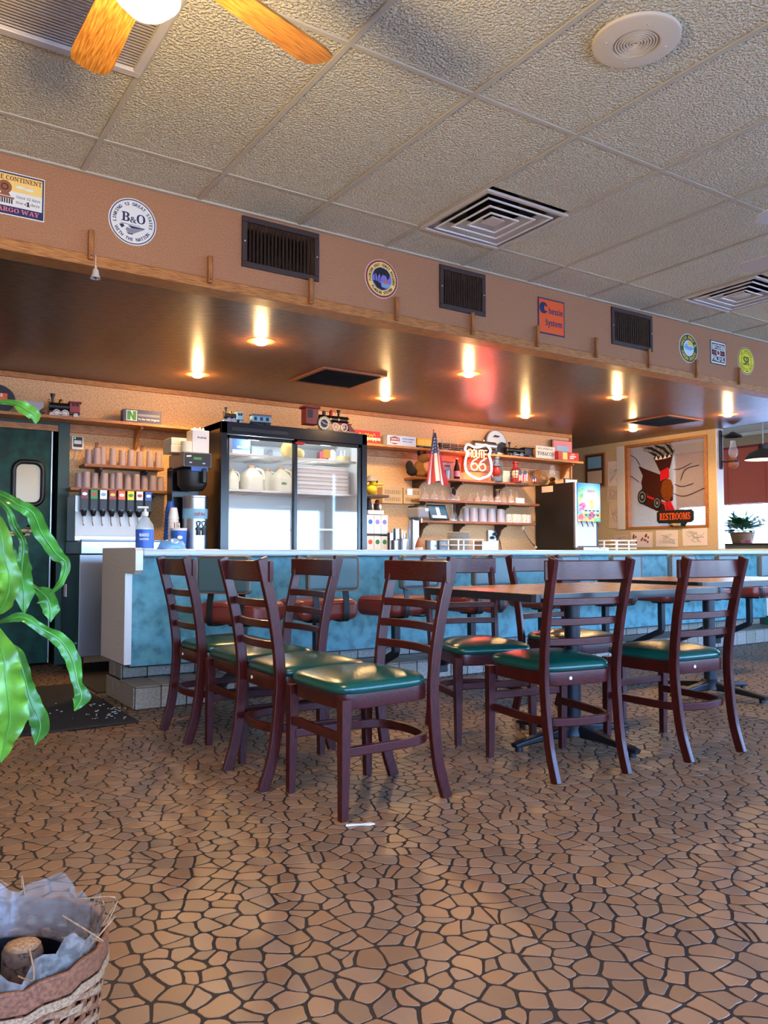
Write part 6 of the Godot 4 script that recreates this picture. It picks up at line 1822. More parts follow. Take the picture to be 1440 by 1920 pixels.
	obj("contents", mb().lathe([Vector2(0, 0.004), Vector2(q.w * 0.46, 0.004), Vector2(q.w * 0.46, q.h * 0.4), Vector2(0, q.h * 0.4)], 20), "yellow", jr)
	obj("lid", mb().lathe([Vector2(q.w * 0.44, q.h), Vector2(q.w * 0.44, q.h + 0.02), Vector2(0, q.h + 0.02)], 20), "white", jr)
	for k in 7:
		var py: float = yL[1] + 0.01 + k * 0.035
		one("food_tray", "flat pale lidded food tray in the pile on the fridge's lower shelf", "tray", mb().bb(Vector3(-0.27, 0, -0.2), Vector3(0.27, 0.024, 0.2), 0.004).bb(Vector3(-0.275, 0.024, -0.205), Vector3(0.275, 0.031, 0.205), 0.002), "paper" if k % 2 else "white", Vector3((x0 + x1) / 2 + 0.34, py, z - 0.34), 0, "pile of food trays in the fridge")
	# things on top of the fridge
	var fy := H
	q = pb([417, 770, 455, 797], z - 0.05)
	var t := thing("toy_locomotive", "small blue and black toy engine on the fridge top", "toy train", Vector3(q.p.x, fy, z - 0.05), -4)
	toy_engine(t, q.w, 0.13, "black_plastic", "sky_blue", "steel", -1.0, 0.055)
	q = pb([470, 777, 506, 799], z - 0.05)
	t = thing("toy_coach", "small blue toy passenger coach on the fridge top", "toy train", Vector3(q.p.x, fy, z - 0.05), -4)
	toy_wagon(t, q.w, 0.1, "coach", "sky_blue", 0.055)
	q = pb([568, 757, 662, 803], z - 0.06)
	t = thing("locomotive_clock", "red and black locomotive-shaped clock on the fridge top", "clock", Vector3(q.p.x, fy, z - 0.06), -2)
	var L: float = q.w; var Hc := 0.215
	obj("base", mb().box(Vector3(0.02, 0.012, 0), Vector3(L * 0.9, 0.022, 0.1), 0.004), "tan", t)
	obj("cab", mb().box(Vector3(-L * 0.36, Hc * 0.58, 0), Vector3(L * 0.24, Hc * 0.66, 0.1), 0.004), "dark_red", t)
	obj("cab_window", mb().box(Vector3(-L * 0.40, Hc * 0.68, 0.048), Vector3(L * 0.1, Hc * 0.34, 0.006), 0.001), "ink", t)
	obj("cab_roof", mb().rbox(Vector3(-L * 0.36, Hc * 0.95, 0), Vector3(L * 0.32, Hc * 0.1, 0.12), 0.009, 3), "dark_red", t)
	obj("boiler", mb().cyl(Vector3(-L * 0.24, Hc * 0.56, 0), Vector3(L * 0.36, Hc * 0.56, 0), Hc * 0.16, -1, 20), "black_gloss", t)
	for bx in [0.0, 0.16, 0.35]: obj("boiler_band", mb().cyl(Vector3(L * bx, Hc * 0.56, 0), Vector3(L * bx + 0.012, Hc * 0.56, 0), Hc * 0.168), "brass", t)
	obj("bell_housing", mb().lathe([Vector2(Hc * .08, Hc * .7), Vector2(Hc * .08, Hc * .9), Vector2(0, Hc * .98)], 14, Vector3(L * 0.05, 0, 0)), "red", t)
	obj("dome", mb().lathe([Vector2(Hc * .07, Hc * .7), Vector2(Hc * .07, Hc * .88), Vector2(0, Hc * .9)], 14, Vector3(-L * 0.09, 0, 0)), "black_plastic", t)
	obj("chimney", mb().lathe([Vector2(Hc * .05, Hc * .7), Vector2(Hc * .05, Hc * .86), Vector2(Hc * .1, Hc * .98), Vector2(0, Hc * .98)], 14, Vector3(L * 0.2, 0, 0)), "black_plastic", t)
	obj("headlamp", mb().cyl(Vector3(L * 0.36, Hc * 0.58, 0), Vector3(L * 0.4, Hc * 0.58, 0), Hc * 0.12, Hc * 0.1, 16), "brass", t)
	obj("running_board", mb().box(Vector3(L * 0.1, Hc * 0.38, 0.04), Vector3(L * 0.62, Hc * 0.05, 0.03), 0.002), "dark_red", t)
	obj("pilot", mb().prism(poly([L * 0.34, Hc * 0.36, L * 0.38, Hc * 0.36, L * 0.5, Hc * 0.06, L * 0.36, Hc * 0.06]), -0.05, 0.05), "dark_red", t)
	var clk := obj("clock_face", mb().add(disc(Hc * 0.27, 0.05, 0.058, 32).mesh(), Transform3D(Basis(), Vector3(-L * 0.14, Hc * 0.32, 0))), "milk", t)
	obj("clock_rim", mb().add(disc(Hc * 0.3, 0.048, 0.062, 32, Hc * 0.26).mesh(), Transform3D(Basis(), Vector3(-L * 0.14, Hc * 0.32, 0))), "black_gloss", clk)
	var hd := mb()
	hd.add(disc(Hc * 0.17, 0.057, 0.059, 24).mesh(), Transform3D(Basis(), Vector3(-L * 0.14, Hc * 0.32, 0)))
	for k in 12: hd.box(Vector3(-L * 0.14 + cos(k * TAU / 12) * Hc * 0.22, Hc * 0.32 + sin(k * TAU / 12) * Hc * 0.22, 0.058), Vector3(0.008, 0.003, 0.003), 0, Basis(Vector3.BACK, k * TAU / 12))
	obj("dial", hd, "ink", clk)
	obj("hands", mb().box(Vector3(-L * 0.14 + 0.016, Hc * 0.32 - 0.004, 0.061), Vector3(0.044, 0.004, 0.002), 0, Basis(Vector3.BACK, -0.15)).box(Vector3(-L * 0.14 - 0.012, Hc * 0.32 + 0.008, 0.061), Vector3(0.034, 0.005, 0.002), 0, Basis(Vector3.BACK, -0.5)), "sign_white", clk)
	for x in [0.08, 0.25]: obj("wheel", rim(mb(), Vector3(L * x, Hc * 0.22, 0.056), Hc * 0.17), "white_metal", t)

# ---------------------------------------------------------------- right part of the back wall
func us_flag(o: Node3D, H: float, w0: float, w1: float) -> void:
	# cloth hanging from a pole tip: folds across x, stars above, stripes below
	var fold := func(u: float, v: float) -> Vector3:
		var w := lerpf(w0, w1, v)
		return Vector3((u - 0.5) * w + 0.02 * v * v, -v * H - 0.02 * v * sin(u * 9.0), 0.02 * sin(u * 11.0 + v * 2.0) * (0.3 + v))
	for k in 7:
		var R := []
		for i in 9:
			var v := lerpf(0.0 if k > 8 else 0.42, 1.0, i / 8.0)
			var row := PackedVector3Array()
			for j in 4: row.append(fold.call((k + j / 3.0) / 7.0, v))
			R.append(row)
		obj("stripe", mb().strip(R, false), "red" if k % 2 == 0 else "sign_white", o)
	var R2 := []
	for i in 7:
		var row := PackedVector3Array()
		for j in 9: row.append(fold.call(j / 8.0, i / 6.0 * 0.42))
		R2.append(row)
	var ct := obj("canton", mb().strip(R2, false), "navy", o)
	var st := mb()
	for i in 5:
		for j in 3:
			var p: Vector3 = fold.call(0.2 + j * 0.3, 0.12 + i * 0.065)
			st.ball(p + Vector3(0, 0, 0.002), Vector3(0.006, 0.006, 0.002), 6, 4)
	obj("stars", st, "sign_white", ct)

func goblet(o: Node3D, h: float, r: float, m: String) -> void:
	# upside down stem glass
	obj("bowl", mb().lathe([Vector2(r, 0), Vector2(r * 1.08, h * 0.2), Vector2(r * 0.8, h * 0.42), Vector2(r * 0.2, h * 0.55), Vector2(r * 0.12, h * 0.6)], 18), m, o)
	obj("stem", mb().lathe([Vector2(r * 0.12, h * 0.58), Vector2(r * 0.1, h * 0.9), Vector2(r * 0.2, h * 0.95)], 12), m, o)
	obj("foot", mb().lathe([Vector2(r * 0.1, h * 0.94), Vector2(r * 0.95, h * 0.985), Vector2(r * 0.95, h), Vector2(0, h)], 18), m, o)

func back_right() -> void:
	var SY := 2.0
	var z := -6.82
	shelf("long oak shelf of toy trains past the fridge", 3.92, 7.28, SY, 0.25, "oak", [on_z(866, 880, BZ).x, on_z(1062, 880, BZ).x - 0.1], true)
	var a := pb([660, 802, 711, 826], -6.78)
	var t := thing("red_carton", "red carton with yellow script beside the fridge top", "box", Vector3(a.p.x, SY, -6.78))
	obj("carton", mb().bb(Vector3(-a.w / 2, 0, -0.06), Vector3(a.w / 2, a.h, 0.02), 0.002), "red", t)
	obj("white_band", mb().bb(Vector3(-a.w / 2, a.h * 0.3, 0.019), Vector3(a.w / 2, a.h * 0.5, 0.0215)), "sign_white", t)
	var sq := mb()
	for r in 2:
		var pts := []
		for k in 13: pts.append(Vector3((-0.3 + r * 0.12 + k * 0.05) * a.w, a.h * (0.68 - r * 0.36) + a.h * (0.12 if k % 2 else -0.1) * (1.0 if k % 3 else 0.4), 0.024))
		sq.tube(smooth_path(pts, 4), 0.0045, 5)
	obj("script", sq, "yellow", t)
	a = pb([722, 808, 776, 829], z)
	t = thing("model_box", "pale blue carton with a red hexagon logo on the oak shelf", "box", Vector3(a.p.x, SY, z + 0.04))
	obj("carton", mb().bb(Vector3(-a.w / 2, 0, -0.08), Vector3(a.w / 2, 0.115, 0.0), 0.002), "pale_blue", t)
	var hx := poly([-a.w * .40, .05, -a.w * .40, .09, -a.w * .24, .104, -a.w * .08, .09, -a.w * .08, .04, -a.w * .24, .02, -a.w * .40, .035])
	obj("logo_panel", mb().prism(hx, -0.001, 0.002), "maroon", t)
	obj("logo_band", mb().bb(Vector3(-a.w * .385, .036, 0.001), Vector3(-a.w * .095, .056, 0.003)), "sign_white", t)
	obj("logo_text", words(mb(), "ARMCO", Vector3(-a.w * .24, .076, 0.0026), 0.018, a.w * 0.26), "sign_white", t)
	obj("lettering", words(words(mb(), "ALFRED HORMAN", Vector3(a.w * .22, .085, 0.0012), 0.013, a.w * 0.42), "OPEN 7 DAYS", Vector3(a.w * .2, .058, 0.0012), 0.013, a.w * 0.34), "blue", t)
	a = pb([778, 813, 815, 833], z)
	toy_wagon(thing("toy_boxcar", "yellow toy boxcar on the oak shelf", "toy train", Vector3(a.p.x, SY, z)), a.w, 0.11, "box", "yellow")
	a = pb([820, 820, 874, 838], z)
	toy_wagon(thing("toy_log_wagon", "toy flat wagon loaded with dark logs on the oak shelf", "toy train", Vector3(a.p.x, SY, z)), a.w, 0.115, "log", "frame_dark")
	a = pb([880, 818, 928, 842], z)
	toy_wagon(thing("toy_tank_wagon", "silver toy tank wagon above the neon sign", "toy train", Vector3(a.p.x, SY, z + 0.02)), a.w, 0.165, "tank", "steel", 0.09)
	a = pb([911, 808, 947, 842], BZ + 0.04)
	t = thing("round_tin", "round grey tin plate with a printed engine leaning on the wall", "plate", Vector3(a.p.x, SY, BZ + 0.05))
	var R := 0.155
	obj("plate", mb().add(disc(R, 0, 0.012, 36).mesh(), Transform3D(Basis(Vector3.RIGHT, -0.12), Vector3(0, R, 0))), "print_grey", t)
	obj("face", mb().add(disc(R * 0.92, 0.011, 0.014, 36).mesh(), Transform3D(Basis(Vector3.RIGHT, -0.12), Vector3(0, R, 0))), "pale_blue", t)
	obj("engine_print", mb().prism(poly([-0.02, 0.06, 0.0, 0.14, 0.05, 0.17, 0.12, 0.16, 0.13, 0.06, 0.08, 0.04]), 0.03, 0.033).prism(poly([-0.09, 0.2, -0.02, 0.25, 0.06, 0.24, 0.02, 0.22]), 0.0, 0.006), "ink", t)
	a = pb([946, 822, 998, 848], z)
	t = thing("toy_locomotive", "all-black toy steam engine beside the tobacco sign", "toy train", Vector3(a.p.x, SY, z))
	toy_engine(t, a.w, 0.17, "black_plastic", "black_plastic", "steel_dark", -1.0)
	a = pb([1003, 830, 1041, 850], -6.76)
	t = thing("tobacco_sign", "cream sign reading TOBACCO propped on the oak shelf", "sign", Vector3(a.p.x, SY, -6.76), 4)
	obj("board", mb().bb(Vector3(-a.w / 2, 0, -0.006), Vector3(a.w / 2, 0.15, 0.006), 0.002), "milk", t)
	obj("lettering", words(words(mb(), "TOBACCO", Vector3(0, 0.062, 0.0066), 0.042, a.w * 0.88, true), "ALL PURPOSE", Vector3(0, 0.12, 0.0066), 0.018, a.w * 0.8, true, false), "ink", t)
	obj("stand", mb().box(Vector3(0, 0.01, -0.015), Vector3(a.w * 0.5, 0.02, 0.04), 0.002), "tan", t)
	a = pb([1035, 815, 1073, 842], BZ + 0.06)
	t = thing("picture_frame", "pink-matted picture standing at the end of the oak shelf", "picture", Vector3(a.p.x, SY, BZ + 0.06))
	obj("frame", mb().bb(Vector3(-a.w / 2, 0, -0.02), Vector3(a.w / 2, 0.27, 0), 0.004), "frame_dark", t)
	obj("mat_board", mb().bb(Vector3(-a.w / 2 + 0.02, 0.02, -0.004), Vector3(a.w / 2 - 0.01, 0.26, 0.002)), "pink", t)
	obj("photo", mb().bb(Vector3(-a.w * 0.28, 0.08, 0.001), Vector3(a.w * 0.3, 0.2, 0.004)), "sky_blue", t)
	a = pb([1041, 837, 1084, 856], -6.76)
	t = thing("red_tin", "small red tin box with a cream panel at the oak shelf end", "box", Vector3(a.p.x, SY, -6.76), 6)
	obj("tin", mb().bb(Vector3(-a.w / 2, 0, -0.05), Vector3(a.w / 2, 0.105, 0.03), 0.003), "red", t)
	obj("panel", mb().bb(Vector3(-a.w * 0.3, 0.012, 0.029), Vector3(-a.w * 0.08, 0.095, 0.032)), "pale_yellow", t)
	obj("lettering", words(mb(), "ALLEN", Vector3(a.w * 0.2, 0.08, 0.0306), 0.016).box(Vector3(a.w * 0.2, 0.055, 0.0306), Vector3(a.w * 0.3, 0.012, 0.001)).box(Vector3(a.w * 0.14, 0.032, 0.0306), Vector3(a.w * 0.2, 0.012, 0.001)), "sign_white", t)
	# three lower shelves
	var zs := -6.71
	var S := []
	for q in [[782, 902, 1004], [786, 942, 1012], [790, 980, 1005]]:
		S.append([on_z(q[0], q[1], zs).x, on_z(q[2], q[1] + 4, zs).x, on_z((q[0] + q[2]) / 2, q[1] - 2, zs).y])
	var lab := ["upper pine shelf with lanterns and a flag", "middle pine shelf of upturned stem glasses", "lower pine shelf of cups and mugs"]
	for k in 3: shelf(lab[k], S[k][0], S[k][1], S[k][2], 0.24, "shelfwood", [S[k][0] + 0.12, lerpf(S[k][0], S[k][1], 0.38), lerpf(S[k][0], S[k][1], 0.75)])
	var y1: float = S[0][2]; var y2: float = S[1][2]; var y3: float = S[2][2]
	# plush animal
	a = pb([764, 856, 806, 899], -6.8)
	t = thing("plush_animal", "brown and black plush animal sitting at the pine shelf end", "soft toy", Vector3(a.p.x + 0.03, y1, -6.82), 15)
	obj("body", mb().ball(Vector3(0, 0.09, 0), Vector3(0.075, 0.095, 0.07), 16, 10).ball(Vector3(0.05, 0.035, 0.06), Vector3(0.04, 0.035, 0.06), 12, 8).ball(Vector3(-0.05, 0.035, 0.06), Vector3(0.04, 0.035, 0.06), 12, 8), "fur_brown", t)
	obj("head", mb().ball(Vector3(0.01, 0.205, 0.03), Vector3(0.06, 0.055, 0.058), 16, 10).ball(Vector3(0.03, 0.19, 0.085), Vector3(0.03, 0.024, 0.03), 12, 8), "fur_brown", t)
	obj("ear", mb().ball(Vector3(-0.045, 0.255, 0.02), Vector3(0.024, 0.03, 0.014), 10, 6), "fur_black", t)
	obj("ear", mb().ball(Vector3(0.055, 0.262, 0.02), Vector3(0.02, 0.034, 0.014), 10, 6), "fur_black", t)
	obj("tail", mb().ball(Vector3(-0.11, 0.06, -0.02), Vector3(0.07, 0.05, 0.05), 12, 8).ball(Vector3(-0.15, 0.11, -0.02), Vector3(0.045, 0.06, 0.04), 12, 8), "fur_black", t)
	obj("belly_patch", mb().ball(Vector3(0.02, 0.11, 0.05), Vector3(0.04, 0.05, 0.03), 12, 8), "tan", t)
	obj("nose", mb().ball(Vector3(0.035, 0.195, 0.112), Vector3(0.01, 0.008, 0.006), 8, 5), "ink", t)
	# flag on its staff
	var ft := on_z(813, 808, -6.62); var fb := on_z(806, 898, -6.66)
	t = thing("national_flag", "stars and stripes flag drooping from a staff on the pine shelf", "flag", Vector3(fb.x, y1, -6.7))
	var tip := ft - t.position
	obj("staff", mb().cyl(Vector3(0, 0, 0), tip, 0.005, 0.004, 8), "frame_dark", t)
	obj("finial", mb().ball(tip, Vector3(0.007, 0.016, 0.007), 8, 6), "brass", t)
	var cl := Node3D.new()
	cl.name = "cloth"
	t.add_child(cl, true)
	cl.position = tip - Vector3(-0.012, 0.02, -0.012)
	us_flag(cl, 0.52, 0.03, 0.3)
	# framed print, bottle
	a = pb([828, 866, 851, 897], -6.86)
	t = thing("framed_sign", "small dark framed sign behind the flag", "picture", Vector3(a.p.x, y1, -6.88))
	obj("frame", mb().bb(Vector3(-a.w / 2, 0, 0), Vector3(a.w / 2, 0.2, 0.02), 0.004), "frame_dark", t)
	obj("print", mb().bb(Vector3(-a.w / 2 + 0.015, 0.015, 0.018), Vector3(a.w / 2 - 0.015, 0.185, 0.022)), "print_grey", t)
	obj("lettering", mb().box(Vector3(-0.01, 0.15, 0.0226), Vector3(0.08, 0.018, 0.001)).box(Vector3(0.0, 0.1, 0.0226), Vector3(0.09, 0.006, 0.001)), "ink", t)
	a = pb([831, 884, 843, 897], -6.76)
	one("steel_cup", "small dark metal cup before the framed sign", "cup", mb().lathe([Vector2(0, 0), Vector2(0.04, 0), Vector2(0.044, 0.085), Vector2(0.04, 0.085), Vector2(0.036, 0.01), Vector2(0, 0.01)], 18), "steel_dark", Vector3(a.p.x, y1, -6.76))
	a = pb([851, 860, 862, 897], -6.78)
	t = thing("soda_bottle", "dark soda bottle with a pink label beside the neon sign", "bottle", Vector3(a.p.x, y1, -6.78))
	obj("bottle", mb().lathe([Vector2(0, 0), Vector2(0.032, 0), Vector2(0.034, 0.1), Vector2(0.028, 0.14), Vector2(0.013, 0.19), Vector2(0.012, 0.225), Vector2(0, 0.225)], 18), "fur_black", t)
	obj("label", mb().lathe([Vector2(0.0345, 0.03), Vector2(0.0352, 0.09)], 18), "pink", t)
	obj("cap", mb().lathe([Vector2(0.015, 0.218), Vector2(0.015, 0.234), Vector2(0, 0.234)], 12), "white_metal", t)
	neon()
	# blue lantern
	var lantern := func(label: String, box: Array, m: String, tall: float, cage: bool) -> void:
		var q := pb(box, -6.72)
		var o := thing("lantern", label, "lantern", Vector3(q.p.x, y1, -6.74))
		var r: float = 0.062
		obj("font", mb().lathe([Vector2(0, 0), Vector2(r, 0), Vector2(r * 1.05, tall * 0.04), Vector2(r * 1.05, tall * 0.14), Vector2(r * 0.6, tall * 0.2), Vector2(0, tall * 0.2)], 20), m, o)
		obj("globe", mb().lathe([Vector2(r * 0.55, tall * 0.2), Vector2(r * 0.8, tall * 0.32), Vector2(r * 0.78, tall * 0.46), Vector2(r * 0.5, tall * 0.6)], 20), "dark_red" if not cage else "paper", o)
		obj("burner_cap", mb().lathe([Vector2(r * 0.8, tall * 0.58), Vector2(r * 0.85, tall * 0.63), Vector2(r * 0.45, tall * 0.7), Vector2(r * 0.45, tall * 0.86), Vector2(r * 0.6, tall * 0.88), Vector2(r * 0.55, tall * 0.96), Vector2(0, tall)], 20), m, o)
		if cage:
			for k in 8:
				var an := TAU * k / 8.0
				obj("cage_wire", mb().cyl(Vector3(cos(an) * r, tall * 0.15, sin(an) * r), Vector3(cos(an) * r * 0.9, tall * 0.6, sin(an) * r * 0.9), 0.003, -1, 6), "ink", o)
			for yy in [0.3, 0.45]: obj("cage_ring", mb().tube(ring_path(r * 0.98, tall * yy), 0.003, 6, false, true), "ink", o)
		else:
			for s in [-1, 1]: obj("side_tube", mb().tube(smooth_path([Vector3(s * r * 0.9, tall * 0.1, 0), Vector3(s * r * 1.4, tall * 0.3, 0), Vector3(s * r * 1.35, tall * 0.62, 0), Vector3(s * r * 0.5, tall * 0.78, 0)], 5), 0.008, 8), m, o)
	mat("lantern_blue", c8(76, 110, 138), 0.4)
	lantern.call("blue metal lantern with a red globe beside the neon sign", [921, 857, 945, 901], "lantern_blue", 0.29, false)
	lantern.call("red railway lantern with a wire cage on the pine shelf", [957, 866, 981, 904], "dark_red", 0.25, true)
	a = pb([945, 876, 958, 900], -6.88)
	one("green_card", "pale green framed card between the two lanterns", "card", mb().bb(Vector3(-0.06, 0, 0), Vector3(0.06, 0.15, 0.012), 0.003), "pale_blue", Vector3(a.p.x, y1, -6.9))
	# little flags
	for k in 3:
		var p := on_z([972, 984, 995][k], 900, -6.66)
		t = thing("small_flag", ["little stick flag crossing the red lantern", "little stick flag between lantern and wicker bowl", "little stick flag drooping over the shelf end"][k], "flag", Vector3(p.x + 0.03, y1, -6.715))
		var tp := Vector3([0.06, 0.04, 0.08][k], [0.14, 0.15, 0.1][k], 0.04)
		obj("stick", mb().cyl(Vector3(-0.03, 0, 0), tp, 0.003, -1, 6), "tan", t)
		for j in 5: obj("stripe", mb().prism(poly([tp.x - 0.07 + j * 0.014, tp.y - 0.02 - j * 0.006, tp.x - 0.056 + j * 0.014, tp.y - 0.026 - j * 0.006, tp.x - 0.066 + j * 0.016, 0.02, tp.x - 0.08 + j * 0.016, 0.02]), tp.z - 0.001, tp.z + 0.001), "red" if j % 2 == 0 else "sign_white", t)
		obj("canton", mb().prism(poly([tp.x - 0.07, tp.y - 0.01, tp.x - 0.02, tp.y - 0.02, tp.x - 0.03, tp.y - 0.06, tp.x - 0.075, tp.y - 0.05]), tp.z - 0.002, tp.z + 0.002), "navy", t)
	var ctop := on_z(1010, 906, -6.66)
	# wicker bowl and oil lamp stand on the drink machine top
	var JY := 1.70
	a = pb([996, 876, 1026, 906], -6.84)
	t = thing("wicker_bowl", "oval wicker bowl propped on its side above the drink machine", "basket", Vector3(a.p.x + 0.03, JY, -6.85))
	for k in 6:
		obj("wicker_ring", mb().tube(ring_path(0.115 - k * 0.014, 0.0, 1.0, 0.7), 0.011, 6, false, true), "wicker_pale" if k % 2 else "wicker", t)
	for c in t.get_children(): c.transform = Transform3D(Basis(Vector3.RIGHT, PI / 2 - 0.2), Vector3(0, 0.093, 0.01 * c.get_index()))
	a = pb([1023, 872, 1041, 906], -6.75)
	t = thing("oil_lamp", "small glass oil lamp with clear chimney above the drink machine", "lamp", Vector3(a.p.x + 0.02, JY, -6.74))
	obj("font", mb().lathe([Vector2(0, 0), Vector2(0.04, 0), Vector2(0.045, 0.012), Vector2(0.025, 0.04), Vector2(0.04, 0.07), Vector2(0.02, 0.09), Vector2(0, 0.09)], 18), "brass", t)
	obj("chimney", mb().lathe([Vector2(0.024, 0.09), Vector2(0.042, 0.13), Vector2(0.03, 0.18), Vector2(0.022, 0.23)], 18), "drink_glass", t)
	a = pb([1043, 897, 1071, 910], -6.6)
	t = thing("framed_picture", "low framed picture leaning on the drink machine top", "picture", Vector3(6.98, JY, -6.62))
	obj("frame", mb().bb(Vector3(-0.11, 0, -0.02), Vector3(0.11, 0.075, 0), 0.003), "frame_dark", t)
	obj("print", mb().bb(Vector3(-0.095, 0.01, -0.002), Vector3(0.095, 0.062, 0.002)), "pale_blue", t)
	a = pb([1010, 913, 1033, 924], -6.6)
	# glasses on the middle shelf
	var gx := [797, 811, 828, 843, 856]
	for k in 5:
		var o := thing("stem_glass", ["upturned dark-footed stem glass at the pine shelf end", "upturned smoky stem glass in the front row"][mini(k, 1)], "glass", Vector3(on_z(gx[k], 935, -6.8).x, y2, -6.8 + 0.03 * (k % 2)), 0, "" if k == 0 else "smoky stem glasses on the middle shelf")
		goblet(o, 0.135 - 0.01 * (k % 3), 0.042, "drink_glass")
	mat("smoke_glass", c8(190, 150, 160), 0.06, 0, {"alpha": 0.3})
	for k in 11:
		var o := thing("stem_glass", "upturned clear stem glass on the middle pine shelf", "glass", Vector3(on_z(884 + k * 8.2, 935, -6.8).x, y2, -6.82 + 0.05 * (k % 3)), 0, "clear stem glasses on the middle shelf")
		goblet(o, 0.10 + 0.045 * minf(1.0, k / 4.0), 0.034, "drink_glass")
	a = pb([969, 931, 985, 942], -6.74)
	one("white_card", "small white card standing at the end of the stem glasses", "card", mb().bb(Vector3(-a.w / 2, 0, -0.006), Vector3(a.w / 2, 0.062, 0.006), 0.001), "white", Vector3(a.p.x, y2, -6.76))
	# lower shelf: tablet, tall glasses, cups, mugs
	a = pb([798, 946, 842, 977], -6.68)
	t = thing("order_tablet", "tilted black order tablet with a lit blue screen on the pine shelf", "tablet", Vector3(a.p.x + 0.05, y3, -6.74), 6)
	var tb := Basis(Vector3.RIGHT, -0.35)
	mat("screen_blue", c8(40, 90, 116), 0.25, 0, {"glow": c8(40, 96, 124), "power": 0.5})
	obj("case", mb().box(Vector3(0, 0.085, 0), Vector3(0.27, 0.175, 0.014), 0.004, tb), "black_gloss", t)
	obj("display", mb().box(Vector3(0, 0.085, 0) + tb * Vector3(0, 0, 0.0075), Vector3(0.245, 0.145, 0.002), 0, tb), "screen_blue", t)
	obj("page_print", mb().box(Vector3(0, 0.085, 0) + tb * Vector3(0, 0.01, 0.009), Vector3(0.05, 0.1, 0.001), 0, tb).box(Vector3(0, 0.085, 0) + tb * Vector3(0, -0.05, 0.009), Vector3(0.2, 0.03, 0.001), 0, tb), "pale_blue", t)
	obj("stand", mb().box(Vector3(0, 0.02, -0.02), Vector3(0.06, 0.04, 0.05), 0.006), "black_plastic", t)
	for k in 4:
		var o := thing("wine_glass", "tall upturned wine glass behind the order tablet", "glass", Vector3(on_z(838 + k * 8, 965, -6.86).x, y3, -6.87 + 0.03 * (k % 2)), 0, "wine glasses behind the tablet")
		goblet(o, 0.2, 0.026, "drink_glass")
	for k in 9:
		var o := thing("clear_cup", "upturned clear plastic cup on the lower pine shelf", "cup", Vector3(on_z(876 + k * 8.4, 965, -6.8).x, y3, -6.82 + 0.04 * (k % 2)), 0, "clear cups on the lower pine shelf")
		var ch := 0.15
		obj("cup", mb().lathe([Vector2(0.037, 0), Vector2(0.036, 0.01), Vector2(0.03, ch), Vector2(0, ch)], 16), "clear_cup", o)
		obj("lip", mb().lathe([Vector2(0.036, 0), Vector2(0.039, 0.002), Vector2(0.039, 0.008), Vector2(0.036, 0.01)], 16), "clear_cup", o)
	for k in 5:
		var o := thing("mug", "upturned cream mug on the lower pine shelf", "mug", Vector3(on_z(955 + k * 9.2, 970, -6.78).x, y3, -6.8 + 0.02 * (k % 2)), 0, "cream mugs on the lower pine shelf")
		obj("cup", mb().lathe([Vector2(0.036, 0), Vector2(0.039, 0.004), Vector2(0.039, 0.09), Vector2(0.033, 0.098), Vector2(0, 0.098)], 18), "mug", o)
		obj("handle", mb().tube(smooth_path([Vector3(-0.01, 0.02, 0.037), Vector3(-0.015, 0.025, 0.06), Vector3(-0.015, 0.06, 0.062), Vector3(-0.01, 0.075, 0.037)], 4), 0.005, 6), "mug", o)
	# slotted boxes on the wall
	for k in 2:
		a = pb([[717, 914, 755, 944], [757, 915, 789, 945]][k], BZ + 0.1)
		t = thing("slotted_box", ["beige slotted speaker box near the fridge", "beige slotted speaker box with a white tag near the shelves"][k], "speaker", Vector3(a.p.x, a.p.y, BZ))
		obj("case", mb().bb(Vector3(-a.w / 2, 0, 0), Vector3(a.w / 2, a.h, 0.1), 0.004), "cardboard", t)
		var sl := mb()
		for r in 2:
			for j in 9: sl.bb(Vector3(-a.w * 0.36 + j * a.w * 0.09 - 0.003, a.h * (0.14 + r * 0.44), 0.0995), Vector3(-a.w * 0.36 + j * a.w * 0.09 + 0.003, a.h * (0.4 + r * 0.44), 0.101))
		obj("slots", sl, "frame_dark", t)
		if k == 1: obj("tag", mb().bb(Vector3(-a.w * 0.3, a.h * 0.55, 0.1), Vector3(0.0, a.h * 0.95, 0.104), 0.002), "white", t)
	figures()
	bar_things(y3)
	drink_machines()

func ring_path(r: float, y: float, sx := 1.0, sz := 1.0) -> Array:
	var o := []
	for k in 24: o.append(Vector3(cos(TAU * k / 24) * r * sx, y, sin(TAU * k / 24) * r * sz))
	return o

